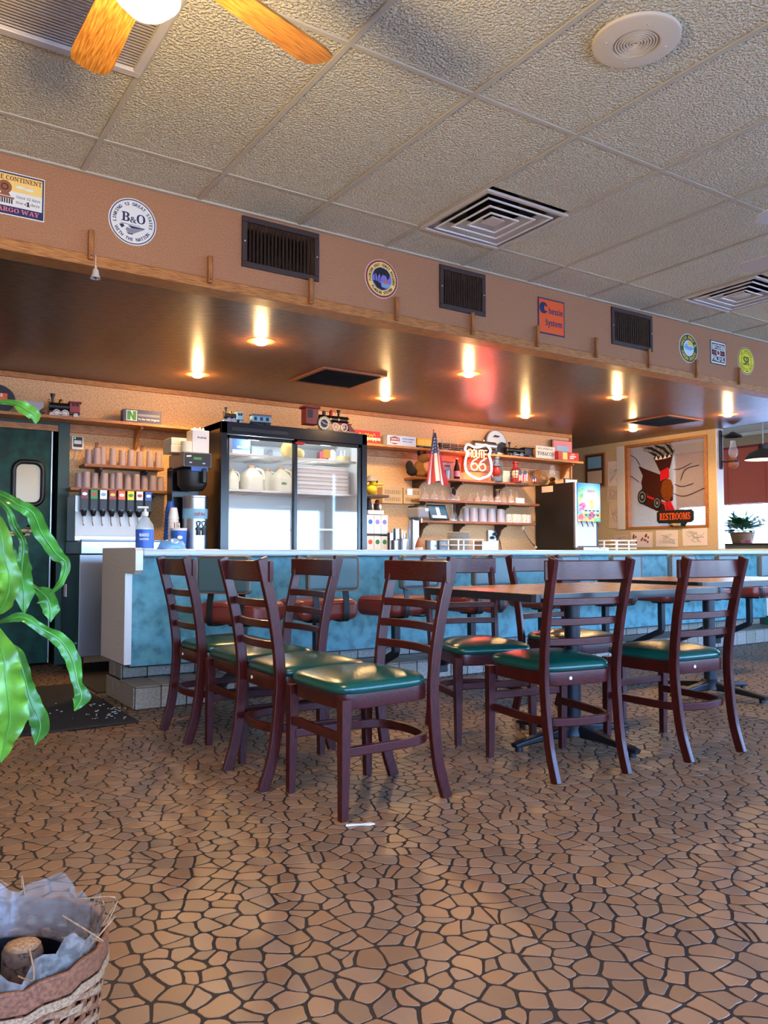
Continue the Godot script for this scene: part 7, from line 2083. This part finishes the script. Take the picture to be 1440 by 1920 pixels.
func neon() -> void:
	var z := -6.62
	var o := thing("neon_sign", "lit neon highway shield reading ROUTE 66", "neon sign", on_z(896, 866, z))
	var P := func(px: float, py: float, dz := 0.0) -> Vector3: return on_z(px, py, z + dz) - o.position
	mat("neon_white", c8(255, 255, 255), 0.4, 0, {"glow": c8(214, 240, 255), "power": 5.0})
	mat("neon_red", c8(255, 170, 130), 0.4, 0, {"glow": c8(255, 96, 78), "power": 5.0})
	mat("neon_dim", c8(255, 180, 150), 0.4, 0, {"glow": c8(255, 96, 78), "power": 4.4})
	# back panel and mounts
	var out := [[877, 833], [886, 837], [893, 839], [900, 838], [908, 835], [914, 836], [920, 845], [917, 853], [920, 864], [922, 878], [920, 887], [914, 893], [905, 896], [899, 898], [889, 895], [881, 890], [874, 882], [872, 870], [874, 858], [876, 848], [872, 842]]
	var pts := []
	for q in out: pts.append(P.call(q[0], q[1]))
	var cl := pts.duplicate(); cl.append(pts[0])
	var path := []
	for i in pts.size():
		for k in 3: path.append(pts[i].cubic_interpolate(pts[(i + 1) % pts.size()], pts[(i - 1 + pts.size()) % pts.size()], pts[(i + 2) % pts.size()], k / 3.0))
	obj("shield_tube", mb().tube(path, 0.011, 8, false, true), "neon_white", o)
	for k in 2: obj("support_bar", mb().box(P.call(896, [848, 884][k], -0.03), Vector3(0.3, 0.012, 0.008), 0.002), "ink", o)
	# letter strokes, in a 1 x 1.4 cell
	var G := {"R": [[0, 0, 0, 1.4, 0.6, 1.4, 0.95, 1.2, 0.95, 0.9, 0.6, 0.7, 0.1, 0.7], [0.5, 0.7, 1, 0]], "O": [[0.5, 0, 0.05, 0.25, 0, 0.7, 0.05, 1.15, 0.5, 1.4, 0.95, 1.15, 1, 0.7, 0.95, 0.25, 0.5, 0]], "U": [[0, 1.4, 0, 0.35, 0.25, 0.03, 0.75, 0.03, 1, 0.35, 1, 1.4]], "T": [[0, 1.4, 1, 1.4], [0.5, 1.4, 0.5, 0]], "E": [[1, 1.4, 0, 1.4, 0, 0, 1, 0], [0, 0.72, 0.8, 0.72]], "6": [[0.85, 1.4, 0.35, 1.15, 0.05, 0.7, 0.02, 0.4, 0.2, 0.06, 0.6, 0.0, 0.92, 0.2, 0.98, 0.48, 0.8, 0.76, 0.45, 0.82, 0.12, 0.6]]}
	var letter := func(ch: String, x: float, y: float, w: float, h: float, r: float) -> void:
		var b := mb()
		for st in G[ch]:
			var pp := []
			for i in range(0, st.size(), 2): pp.append(Vector3(x + st[i] * w, y + st[i + 1] / 1.4 * h, 0.01))
			b.tube(smooth_path(pp, 4) if ch in ["O", "U", "6"] else pp, r, 7)
		obj("letter_tube", b, "neon_red" if ch != "6" else "neon_dim", o)
	var l0: Vector3 = P.call(878, 857); var l1: Vector3 = P.call(913, 859); var lt: Vector3 = P.call(895, 844)
	var W: float = (l1.x - l0.x); var hh: float = lt.y - l0.y
	for k in 5: letter.call("ROUTE"[k], l0.x + k * W / 5.0, l0.y, W / 5.0 * 0.74, hh, 0.0075)
	var s0: Vector3 = P.call(882, 881); var st: Vector3 = P.call(895, 861); var s1: Vector3 = P.call(911, 882)
	var W2: float = s1.x - s0.x
	for k in 2: letter.call("6", s0.x + k * W2 * 0.52, s0.y, W2 * 0.42, st.y - s0.y, 0.0085)
	obj("hanger", mb().cyl(P.call(886, 838, -0.03), P.call(886, 828, -0.03), 0.002).cyl(P.call(909, 838, -0.03), P.call(909, 832, -0.03), 0.002), "ink", o)
	lamp(o, Vector3(0, 0.02, 0.07), Color(1.0, 0.26, 0.20), 0.5, 0.1)

func figures() -> void:
	# shelf with figurines beside the fridge
	var z := -6.62
	var a := pb([684, 921, 727, 930], z)
	var t := thing("figurine_ledge", "small dark ledge by the fridge carrying figurines", "ledge", Vector3(a.p.x, a.p.y, z))
	obj("board", mb().bb(Vector3(-a.w / 2, -0.012, -0.32), Vector3(a.w / 2, 0.012, 0.03), 0.004), "frame_dark", t)
	obj("bracket", mb().bb(Vector3(-0.02, -0.1, -0.33), Vector3(0.02, -0.012, -0.2), 0.004), "frame_dark", t)
	var d := thing("duck_figurine", "yellow duck figurine in a grey cap on the dark ledge", "figurine", Vector3(a.p.x - 0.02, a.p.y + 0.012, z - 0.06), -20)
	obj("body", mb().ball(Vector3(0, 0.055, 0), Vector3(0.06, 0.055, 0.06), 14, 8).ball(Vector3(0.02, 0.115, 0.01), Vector3(0.045, 0.04, 0.045), 14, 8).ball(Vector3(0.075, 0.105, 0.03), Vector3(0.045, 0.014, 0.03), 12, 6), "yellow", d)
	obj("cap", mb().lathe([Vector2(0.07, 0.135), Vector2(0.05, 0.15), Vector2(0.04, 0.19), Vector2(0, 0.2)], 18, Vector3(0.0, 0, 0)), "print_grey", d)
	obj("eye", mb().ball(Vector3(0.045, 0.128, 0.046), Vector3(0.012, 0.016, 0.006), 8, 6), "ink", d)
	var bx := thing("tea_canister", "white tea canister under the penguin figurines", "canister", Vector3(a.p.x - 0.01, 0.9, -6.6))
	# tea box rack: dark frame with six boxes
	var rk := pb([688, 965, 728, 1030], z)
	bx.queue_free()
	remove_child(bx)
	var rack := thing("tea_rack", "two-tier black rack holding boxed teas by the fridge", "rack", Vector3(rk.p.x, 0.9, z))
	var h0: float = rk.p.y + rk.h - 0.9
	var y2 := on_z(700, 1001, z).y - 0.9
	obj("tier", mb().bb(Vector3(-rk.w / 2, 0, -0.16), Vector3(rk.w / 2, 0.012, 0.0)).bb(Vector3(-rk.w / 2, y2 - 0.01, -0.16), Vector3(rk.w / 2, y2, 0.0)), "black_plastic", rack)
	obj("side", mb().bb(Vector3(-rk.w / 2 - 0.006, 0, -0.16), Vector3(-rk.w / 2, h0, 0.0)).bb(Vector3(rk.w / 2, 0, -0.16), Vector3(rk.w / 2 + 0.006, y2, 0.0)), "black_plastic", rack)
	var cols := [["blue", "violet", "violet"], ["orange", "green", "green"]]
	var cn := [["blue", "lilac", "violet"], ["orange", "green", "lime"]]
	for r in 2:
		for k in 3:
			var w: float = rk.w / 3.0 - 0.004
			var hh: float = (h0 - y2 if r == 0 else y2 - 0.03)
			var o := thing("tea_box", "tall white tea box with a %s disc on the %s tier" % [cn[r][k], ["upper", "lower"][r]], "tea box", Vector3(rk.p.x - rk.w / 2 + (k + 0.5) * rk.w / 3.0, 0.9 + (y2 if r == 0 else 0.012) + 0.001, z - 0.003))
			obj("carton", mb().bb(Vector3(-w / 2, 0, -0.14), Vector3(w / 2, hh - 0.004, 0), 0.002), "white", o)
			obj("disc_print", mb().add(disc(w * 0.3, -0.001, 0.002, 18).mesh(), Transform3D(Basis(), Vector3(0, hh * 0.62, 0))), cols[r][k], o)
			obj("zigzag_print", mb().prism(poly([-w * .4, hh * .06, -w * .2, hh * .2, 0, hh * .06, w * .2, hh * .2, w * .4, hh * .06, w * .4, hh * .02, w * .2, hh * .14, 0, hh * .02, -w * .2, hh * .14, -w * .4, hh * .02]), -0.001, 0.0015), "pale_blue", o)
	# penguins hang below the ledge on the top tier carton
	var ty := 0.9 + h0
	var tc := one("white_carton", "low white carton on top of the tea rack", "carton", mb().bb(Vector3(-rk.w * 0.45, 0, -0.14), Vector3(rk.w * 0.3, on_z(700, 957, z).y - ty, 0), 0.003), "white", Vector3(rk.p.x, ty + 0.002, z))
	var py := on_z(700, 957, z).y + 0.003
	for k in 2:
		var q := pb([[688, 925, 710, 957], [706, 931, 724, 957]][k], z)
		var o := thing("penguin_figurine", ["larger black and white penguin figurine on the white carton", "smaller penguin figurine with a red scarf on the white carton"][k], "figurine", Vector3(q.p.x - 0.01, py, z - 0.06), [10, -20][k])
		var s: float = q.h * [0.72, 0.8][k]
		obj("body", mb().lathe([Vector2(0, 0), Vector2(s * 0.26, 0), Vector2(s * 0.32, s * 0.2), Vector2(s * 0.3, s * 0.5), Vector2(s * 0.2, s * 0.68), Vector2(s * 0.22, s * 0.82), Vector2(s * 0.14, s * 0.97), Vector2(0, s)], 18), "ink", o)
		obj("belly", mb().ball(Vector3(0.02, s * 0.33, s * 0.12), Vector3(s * 0.2, s * 0.28, s * 0.2), 14, 8), "white", o)
		obj("beak", mb().cyl(Vector3(0, s * 0.82, s * 0.2), Vector3(0, s * 0.8, s * 0.32), s * 0.05, 0.001, 8), "orange", o)
		obj("flipper", mb().ball(Vector3(-s * 0.32, s * 0.42, 0), Vector3(s * 0.05, s * 0.22, s * 0.1), 10, 6).ball(Vector3(s * 0.32, s * 0.42, 0), Vector3(s * 0.05, s * 0.22, s * 0.1), 10, 6), "ink", o)
		if k == 1: obj("scarf", mb().lathe([Vector2(s * 0.22, s * 0.6), Vector2(s * 0.27, s * 0.64), Vector2(s * 0.22, s * 0.7)], 16), "red", o)

func bar_things(_y: float) -> void:
	var z := -6.4
	var Y := 0.9
	var can := func(called: String, label: String, box: Array, zz: float, m: String) -> Node3D:
		var q := pb(box, zz)
		var o := thing(called, label, "container", Vector3(q.p.x, Y, zz))
		var h: float = q.p.y + q.h - Y
		var r: float = q.w / 2
		obj("cup", mb().lathe([Vector2(0, 0), Vector2(r * 0.92, 0), Vector2(r, 0.01), Vector2(r, h - 0.004), Vector2(r * 1.04, h), Vector2(r * 0.94, h), Vector2(r * 0.92, 0.02), Vector2(0, 0.02)], 22), m, o)
		return o
	can.call("steel_canister", "slim steel canister beside the tea rack", [727, 999, 737, 1032], z, "steel")
	can.call("steel_canister", "short steel canister before the cutlery cup", [735, 1013, 746, 1032], z + 0.08, "steel")
	var cu: Node3D = can.call("cutlery_cup", "steel cup bristling with cutlery behind the counter", [747, 1010, 765, 1032], z + 0.02, "steel")
	for k in 7:
		obj("handle", mb().bar([Vector3(-0.02 + k * 0.007, 0.06, 0), Vector3(-0.035 + k * 0.012, 0.2 + 0.012 * (k % 3), 0.01 * (k % 2))], 0.007, 0.003, Vector3.RIGHT, 0.001), "chrome" if k % 3 else "black_plastic", cu)
	can.call("steel_pitcher", "steel pitcher standing behind the cutlery cup", [736, 991, 750, 1032], z - 0.16, "chrome")
	can.call("steel_pot", "wide steel pot beside the sauce bottle", [799, 1013, 818, 1032], z, "steel")
	can.call("shake_cup", "open steel pan between pot and plates", [814, 1014, 838, 1032], z - 0.1, "steel_dark")
	# soap / milkshake dispenser
	var q := pb([772, 950, 798, 1032], z)
	var o := thing("drink_mixer", "steel drink mixer with a grey head behind the counter", "mixer", Vector3(q.p.x, Y, z), 8)
	var h: float = q.p.y + q.h - Y
	obj("column", mb().rbox(Vector3(-0.02, h * 0.38, -0.05), Vector3(0.1, h * 0.76, 0.09), 0.03, 4), "steel", o)
	obj("head", mb().rbox(Vector3(0.0, h * 0.87, -0.01), Vector3(0.15, h * 0.24, 0.17), 0.02, 4), "print_grey", o)
	obj("head_top", mb().rbox(Vector3(0.0, h * 0.97, -0.01), Vector3(0.14, h * 0.1, 0.16), 0.015, 3), "black_plastic", o)
	obj("badge", mb().bb(Vector3(0.01, h * 0.9, 0.074), Vector3(0.06, h * 0.96, 0.08), 0.002), "steel", o)
	obj("spindle", mb().cyl(Vector3(0.01, h * 0.76, 0.03), Vector3(0.01, h * 0.66, 0.03), 0.006), "chrome", o)
	obj("base", mb().rbox(Vector3(0, 0.015, 0), Vector3(0.15, 0.03, 0.18), 0.012, 3), "print_grey", o)
	q = pb([779, 1001, 792, 1032], z + 0.15)
	o = thing("sauce_bottle", "red-brown sauce bottle with a pale label behind the counter", "bottle", Vector3(q.p.x, Y, z + 0.15))
	obj("bottle", mb().lathe([Vector2(0, 0), Vector2(0.036, 0), Vector2(0.038, 0.07), Vector2(0.028, 0.1), Vector2(0.012, 0.14), Vector2(0.01, 0.155), Vector2(0, 0.155)], 18), "copper_brown", o)
	obj("label", mb().lathe([Vector2(0.0385, 0.012), Vector2(0.0392, 0.06)], 18), "paper", o)
	# plates
	for k in 17:
		var pp := pb([836, 995, 880, 1032], z - 0.08)
		one("dinner_plate", "white dinner plate in the stack on the back counter", "plate", mb().lathe([Vector2(0, 0.002), Vector2(0.07, 0.0), Vector2(0.12, 0.014), Vector2(0.128, 0.016), Vector2(0.12, 0.019), Vector2(0.07, 0.006), Vector2(0, 0.006)], 28), "plate", Vector3(pp.p.x + 0.01, Y + 0.0125 * k, z - 0.08), 0, "stack of dinner plates")
	# white wire racks
	var rackf := func(label: String, box: Array, zz: float, yy: float) -> void:
		var b := pb(box, zz)
		var r := thing("wire_rack", label, "rack", Vector3(b.p.x, yy, zz))
		var hh: float = b.p.y + b.h - yy
		var w: float = b.w
		for k in 3:
			var y := hh * (0.2 + 0.38 * k)
			obj("rail", mb().tube([Vector3(-w / 2, y, 0.07), Vector3(w / 2, y, 0.07), Vector3(w / 2, y, -0.07), Vector3(-w / 2, y, -0.07)], 0.006, 6, false, true), "white", r)
		for x in [-0.28, 0.18]:
			for s in [-1, 1]: obj("post", mb().box(Vector3(x * w, hh / 2, s * 0.078), Vector3(0.018, hh, 0.01), 0.003), "white", r)
	rackf.call("white wire plate rack before the plate stack", [836, 1011, 898, 1032], z + 0.2, Y)
	rackf.call("white wire rack on the counter top by the drawings", [1134, 1013, 1182, 1032], -5.2, 0.932)
	q = pb([904, 1015, 934, 1032], z)
	one("steel_bin", "low square steel bin under the wall outlet", "bin", mb().bb(Vector3(-q.w / 2, 0, -0.14), Vector3(q.w / 2, q.p.y + q.h - Y, 0), 0.004).bb(Vector3(-q.w / 2 - 0.006, q.p.y + q.h - Y - 0.008, -0.146), Vector3(q.w / 2 + 0.006, q.p.y + q.h - Y, 0.006), 0.002), "steel", Vector3(q.p.x, Y, z))
	# outlet with plugs
	q = pb([912, 994, 927, 1016], BZ)
	o = thing("wall_outlet", "steel wall outlet with two black plugs and hanging cords", "outlet", q.p)
	obj("box", mb().bb(Vector3(-q.w / 2, 0, 0), Vector3(q.w / 2, q.h, 0.035), 0.004), "steel", o)
	for s in [0, 1]:
		obj("plug", mb().rbox(Vector3(-0.01 + s * 0.04, q.h * (0.35 + 0.3 * s), 0.05), Vector3(0.03, 0.035, 0.04), 0.008, 3), "black_plastic", o)
		obj("cord", mb().tube(smooth_path([Vector3(-0.01 + s * 0.04, q.h * (0.35 + 0.3 * s), 0.07), Vector3(0.06, 0.03, 0.08), Vector3(0.1 - 0.02 * s, -0.08, 0.07), Vector3(0.11, -0.16, 0.05)], 5), 0.004, 6), "black_plastic", o)
	# hose with white couplings
	var h0 := on_z(980, 990, -6.85); var h1 := on_z(1004, 1026, -6.85)
	o = thing("drain_hose", "dark hose with white couplings against the wall", "hose", Vector3(h0.x, 0.9, -6.85))
	obj("hose", mb().tube(smooth_path([h0 - o.position + Vector3(-0.02, 0.12, -0.03), h0 - o.position, (h0 + h1) / 2 - o.position + Vector3(-0.02, -0.02, 0.02), h1 - o.position], 6), 0.006, 7), "steel_dark", o)
	obj("coupling", mb().ball(h0 - o.position, Vector3(0.018, 0.026, 0.018), 10, 6), "white", o)
	obj("coupling", mb().ball(h1 - o.position, Vector3(0.024, 0.016, 0.018), 10, 6), "white", o)

func drink_machines() -> void:
	# juice machine: black side, bright backlit fruit panel
	var x0 := 6.70; var zf := -6.30
	var x1 := on_z(1125, 960, zf).x
	var o := thing("juice_machine", "tall black juice machine with a bright fruit panel", "drink dispenser", Vector3((x0 + x1) / 2, 0.9, -6.6))
	var w := x1 - x0
	obj("cabinet", mb().bb(Vector3(-w / 2, 0, -0.33), Vector3(w / 2, 0.8, 0.27), 0.004), "black_plastic", o)
	obj("corner_strip", mb().bb(Vector3(-w / 2, 0.06, 0.27), Vector3(-w / 2 + 0.03, 0.8, 0.3), 0.003), "steel", o)
	var y0 := on_z(1098, 978, zf).y - 0.9; var y1 := on_z(1098, 906, zf).y - 0.9
	# printed fruit panel, computed
	var im := Image.create(192, 256, false, Image.FORMAT_RGB8)
	var rng := RandomNumberGenerator.new()
	rng.seed = 12
	for y in 256:
		for x in 192:
			var dd := Vector2(x - 110, y - 120).length() / 130.0
			im.set_pixel(x, y, Color(0.12, 0.5, 0.9).lerp(Color(1, 0.98, 0.8), clampf(1.15 - dd, 0, 1)))
	var blob := func(cx: float, cy: float, r: float, col: Color) -> void:
		for y in range(maxi(0, cy - r), mini(256, cy + r)):
			for x in range(maxi(0, cx - r), mini(192, cx + r)):
				if Vector2(x - cx, y - cy).length() < r: im.set_pixel(x, y, col)
	for k in 12: blob.call(28 + rng.randf_range(-16, 16), 40 + k * 9, rng.randf_range(6, 13), Color(0.35, 0.62, 0.2).lerp(Color(0.9, 0.8, 0.2), rng.randf()))
	for k in 50: blob.call(rng.randf_range(4, 188), rng.randf_range(200, 252), rng.randf_range(8, 18), [Color(.9, .75, .1), Color(.8, .12, .2), Color(.3, .65, .15), Color(.95, .5, .1)][k % 4])
	for k in 16: blob.call(30 + rng.randf_range(-14, 34), 150 + rng.randf_range(-14, 40), rng.randf_range(6, 12), [Color(.85, .1, .4), Color(.95, .3, .5)][k % 2])
	for k in 10: blob.call(120 + rng.randf_range(-12, 12), 130 + rng.randf_range(-10, 40), rng.randf_range(6, 12), Color(1, .85, .2))
	for r in 2:
		for k in 4: im.fill_rect(Rect2i(58 + k * 33, 178 + r * 26, 24, 10 + r * 6), Color(0.12, 0.1, 0.2))
	var tx := ImageTexture.create_from_image(im)
	var pm := StandardMaterial3D.new()
	pm.resource_name = "fruit_panel"
	pm.albedo_texture = tx
	pm.emission_enabled = true
	pm.emission = Color.BLACK
	pm.emission_texture = tx
	pm.emission_operator = BaseMaterial3D.EMISSION_OP_ADD
	pm.emission_energy_multiplier = 0.9
	pm.roughness = 0.3
	M["fruit_panel"] = pm
	var fp := mb()
	fp.quad(Vector3(-w / 2 + 0.032, y0, 0.305), Vector3(w / 2, y0, 0.305), Vector3(w / 2, y1, 0.305), Vector3(-w / 2 + 0.032, y1, 0.305), Vector3(0, 0, 1))
	obj("fruit_panel_sign", fp, "fruit_panel", o)
	obj("panel_box", mb().bb(Vector3(-w / 2 + 0.03, y0, 0.27), Vector3(w / 2, y1, 0.304), 0.002), "black_plastic", o)
	obj("panel_lettering", words(mb(), "Juice", Vector3(0.05, y1 - 0.09, 0.306), 0.035, 0, true, true, 0, true), "red", o)
	obj("splash_panel", mb().bb(Vector3(-w / 2 + 0.03, 0.08, 0.2), Vector3(w / 2 - 0.03, y0, 0.272), 0.004), "white_enamel", o)
	for k in 4: obj("nozzle", mb().cyl(Vector3(-w / 2 + 0.08 + k * 0.085, y0 + 0.004, 0.31), Vector3(-w / 2 + 0.095 + k * 0.085, y0 - 0.06, 0.325), 0.007, 0.004, 8), "black_plastic", o)
	obj("drip_tray", mb().bb(Vector3(-w / 2 + 0.02, 0.0, 0.2), Vector3(w / 2 + 0.03, 0.07, 0.4), 0.006), "steel", o)
	obj("side_notice", mb().bb(Vector3(-w / 2 - 0.002, 0.71, -0.22), Vector3(-w / 2, 0.78, -0.04)), "paper", o)
	var a := pb([1122, 918, 1141, 1028], -6.55)
	o = thing("soda_machine", "narrow soda machine with a red curved front past the juice machine", "drink dispenser", Vector3(7.2, 0.9, -6.72))
	obj("cabinet", mb().bb(Vector3(-0.07, 0, -0.2), Vector3(0.09, 0.72, 0.16), 0.006), "black_gloss", o)
	obj("red_front", mb().bb(Vector3(-0.065, 0.36, 0.16), Vector3(0.085, 0.7, 0.19), 0.01), "red", o)
	obj("lettering", mb().box(Vector3(0.01, 0.62, 0.1905), Vector3(0.07, 0.03, 0.002), 0, Basis(Vector3.BACK, 0.3)).box(Vector3(0.01, 0.55, 0.1905), Vector3(0.07, 0.02, 0.002), 0, Basis(Vector3.BACK, 0.3)), "sign_white", o)
	obj("lower_front", mb().bb(Vector3(-0.06, 0.04, 0.16), Vector3(0.08, 0.2, 0.175), 0.004), "steel", o)

# ---------------------------------------------------------------- foreground plant in its basket
func plant() -> void:
	var c := on_y(-15, 1740, 0.40)
	var bp := Vector3(c.x, 0, c.z)
	var o := thing("basket_planter", "woven basket planter lined with torn clear film and a black pot", "planter", bp)
	var rows := 36
	for k in rows:
		var y := 0.008 + k * 0.0094
		var r := lerpf(0.118, 0.146, float(k) / rows)
		var p := []
		for j in 72: p.append(Vector3(cos(TAU * j / 72), 0, sin(TAU * j / 72)) * (r + 0.0045 * sin(j * PI / 2 + (PI if k % 2 else 0.0) + PI / 4)) + Vector3(0, y + 0.0015 * sin(j * 1.7 + k), 0))
		p.append(p[0])
		obj("weave_strand", mb().bar(p, 0.0084, 0.003, Vector3.UP, 0.001), ["wicker", "wicker_pale", "wicker", "wicker_red"][(k * 5) % 4], o)
	for k in 36:
		var an := TAU * (k + 0.5) / 36
		obj("stake", mb().bar([Vector3(cos(an) * 0.118, 0, sin(an) * 0.118), Vector3(cos(an) * 0.147, 0.36, sin(an) * 0.147)], 0.009, 0.0025, Vector3(-sin(an), 0, cos(an)), 0.001), "wicker_red", o)
	var rim_p := []
	for j in 48: rim_p.append(Vector3(cos(TAU * j / 48) * 0.15, 0.365 + 0.003 * sin(j * 2.1), sin(TAU * j / 48) * 0.15))
	rim_p.append(rim_p[0])
	obj("rim_band", mb().bar(rim_p, 0.03, 0.007, Vector3.UP, 0.003), "wicker_red", o)
	var rim2 := []
	for q in rim_p: rim2.append(q * Vector3(1.02, 1, 1.02) + Vector3(0, -0.022, 0))
	obj("rim_strip", mb().bar(rim2, 0.012, 0.003, Vector3.UP, 0.001), "wicker_pale", o)
	# torn film liner
	var rng := RandomNumberGenerator.new()
	rng.seed = 31
	var R := []
	var jag := []
	for j in 64: jag.append(0.012 * sin(j * 0.7) + 0.008 * sin(j * 1.9 + 1.0) + rng.randf_range(-0.006, 0.008))
	for i in 7:
		var ring := PackedVector3Array()
		for j in 64:
			var an := TAU * j / 64
			var t := i / 6.0
			var rr := lerpf(0.118, 0.147, t) + 0.003 * sin(j * 2.3 + i) + 0.002 * sin(j * 5.1)
			ring.append(Vector3(cos(an) * rr, lerpf(0.30, 0.405, t) + jag[j] * t, sin(an) * rr))
		R.append(ring)
	obj("film_liner", mb().strip(R, true), "film", o)
	var wr := mb()
	for k in 14:
		var an := rng.randf() * TAU
		var p0 := Vector3(cos(an) * 0.147, 0.395, sin(an) * 0.147)
		wr.tube(smooth_path([p0, p0 + Vector3(rng.randf_range(-0.03, 0.03), rng.randf_range(0.0, 0.03), rng.randf_range(-0.03, 0.03)), p0 + Vector3(rng.randf_range(-0.04, 0.04), rng.randf_range(-0.03, 0.04), rng.randf_range(-0.04, 0.04))], 4), 0.0012, 4)
	obj("loose_fibre", wr, "wicker_pale", o)
	obj("inner_pot", mb().lathe([Vector2(0.1, 0.0), Vector2(0.112, 0.315), Vector2(0.117, 0.32), Vector2(0.117, 0.335), Vector2(0.11, 0.337), Vector2(0.105, 0.31), Vector2(0.1, 0.24)], 40), "black_gloss", o)
	obj("pot_ring", mb().tube(ring_path(0.116, 0.322), 0.003, 6, false, true), "lantern_blue", o)
	obj("soil", mb().lathe([Vector2(0.102, 0.24), Vector2(0.06, 0.252), Vector2(0, 0.25)], 24), "soil", o)
	# corn plant: canes and strap leaves
	var pl := thing("corn_plant", "corn plant with long wavy green leaves rising from the basket", "plant", bp + Vector3(0, 0.24, 0))
	var sp := on_y(38, 1775, 0.36)
	obj("cut_cane", mb().tube(smooth_path([Vector3(0.03, 0.0, 0.02), sp - pl.position + Vector3(0, -0.05, 0), sp - pl.position + Vector3(0.004, 0.0, 0)], 4), [0.024, 0.025, 0.026, 0.025, 0.027, 0.026, 0.027, 0.028, 0.025], 12), "bark", pl)
	obj("cut_face", mb().ball(sp - pl.position + Vector3(0.004, 0.0, 0.0), Vector3(0.024, 0.008, 0.022), 12, 6), "wicker_pale", pl)
	var ct := Vector3(-0.055, 1.05, -0.06)
	var cane := smooth_path([Vector3(-0.05, 0.0, -0.02), Vector3(-0.06, 0.35, -0.03), Vector3(-0.05, 0.7, -0.06), ct], 5)
	obj("cane", mb().tube(cane, 0.02, 12), "bark", pl)
	var L := [
		[[-60, 905, 1.08, 8], [0, 927, 1.02, 16], [32, 946, 1.0, 20], [62, 962, 1.0, 26], [78, 1000, 1.02, 28], [104, 1036, 1.04, 24], [123, 1056, 1.05, 16], [114, 1092, 1.05, 12], [93, 1115, 1.06, 3]],
		[[-60, 900, 1.1, 8], [6, 945, 1.06, 10], [26, 985, 1.06, 14], [42, 1012, 1.07, 12], [43, 1040, 1.07, 18], [41, 1075, 1.06, 38], [44, 1110, 1.05, 34], [46, 1152, 1.05, 4]],
		[[40, 1085, 1.08, 6], [66, 1103, 1.07, 10], [88, 1120, 1.06, 34], [94, 1142, 1.06, 30], [95, 1166, 1.06, 3]],
		[[-70, 930, 1.02, 20], [-5, 985, 0.98, 30], [8, 1040, 0.97, 34], [18, 1085, 0.97, 36], [12, 1125, 0.98, 30], [-8, 1152, 0.99, 8]],
		[[-70, 1190, 1.08, 6], [0, 1166, 1.02, 8], [40, 1158, 1.0, 18], [72, 1175, 1.0, 17], [112, 1200, 1.01, 26], [136, 1238, 1.02, 28], [146, 1280, 1.02, 18], [152, 1308, 1.02, 30], [140, 1332, 1.02, 4]],
		[[-70, 1150, 1.12, 8], [0, 1206, 1.1, 10], [30, 1226, 1.08, 24], [46, 1268, 1.08, 26], [56, 1312, 1.08, 30], [76, 1358, 1.08, 36], [66, 1396, 1.08, 4]],
		[[-60, 1120, 1.0, 20], [0, 1215, 0.93, 40], [10, 1262, 0.92, 58], [16, 1310, 0.92, 64], [18, 1352, 0.93, 56], [10, 1392, 0.94, 30], [2, 1428, 0.95, 5]],
		[[-70, 800, 1.1, 6], [-10, 758, 1.04, 8], [24, 755, 1.02, 11], [48, 768, 1.01, 24], [66, 780, 1.01, 22], [66, 794, 1.01, 3]],
		[[-60, 950, 1.2, 8], [2, 1010, 1.16, 14], [18, 1040, 1.15, 26], [30, 1086, 1.15, 4]],
	]
	for i in L.size(): strap_leaf(pl, L[i], i)
	for k in 10:
		var an := k * 2.4
		var q := []
		var y := 1.02 - k * 0.055
		for s in 5:
			var t := s / 4.0
			q.append([Vector3(cos(an), 0, sin(an)) * (0.02 + t * 0.42) * Vector3(0.5 if cos(an) > 0.2 else 1.0, 1, 1.0 if sin(an) > -0.3 else 0.5) + Vector3(-0.06, y + 0.18 * t - 0.5 * t * t, -0.05), 0.05 * sin(PI * (0.12 + 0.86 * t))])
		if cos(an) > 0.0: continue
		strap_points(pl, q, k)

func strap_leaf(parent: Node3D, pts: Array, i: int) -> void:
	var q := []
	for p in pts:
		var w: Vector3 = EYE + ray(p[0], p[1]) * p[2]
		q.append([w - parent.position, p[3] * p[2] / FPX * 0.5])
	strap_points(parent, q, i)

# q: [centre, half width] along the leaf
func strap_points(parent: Node3D, q: Array, i: int) -> void:
	var ctr := []
	for p in q: ctr.append(p[0])
	var path := smooth_path(ctr, 8)
	var toward := (EYE - parent.position - Vector3(ctr[ctr.size() / 2])).normalized()
	var rows := []
	var rib := []
	var n := path.size()
	for k in n:
		var f := k / 8.0
		var a := mini(int(f), q.size() - 2)
		var hw: float = lerpf(q[a][1], q[a + 1][1], smoothstep(0.0, 1.0, f - a))
		hw = maxf(hw, 0.0015)
		var d: Vector3 = (path[mini(k + 1, n - 1)] - path[maxi(k - 1, 0)]).normalized()
		var tw := 0.35 * sin(k * 0.33 + i * 1.3)
		var side := d.cross(toward).normalized().rotated(d, tw)
		var nn := side.cross(d).normalized()
		var row := PackedVector3Array()
		for j in 7:
			var u := j / 3.0 - 1.0
			var wave := 0.3 * hw * sin(k * 0.9 + i * 2.0 + (0.0 if u < 0 else 2.1)) * u * u
			row.append(path[k] + side * hw * u / cos(tw) + nn * (wave + hw * 0.28 * absf(u)))
		rows.append(row)
		rib.append(path[k] + nn * 0.0008)
	var lf := obj("leaf", mb().strip(rows, false), "leaf_young" if i in [3, 6, 7] else "leaf", parent)
	obj("midrib", mb().tube(rib, 0.0009, 5), "leaf_rib", lf)
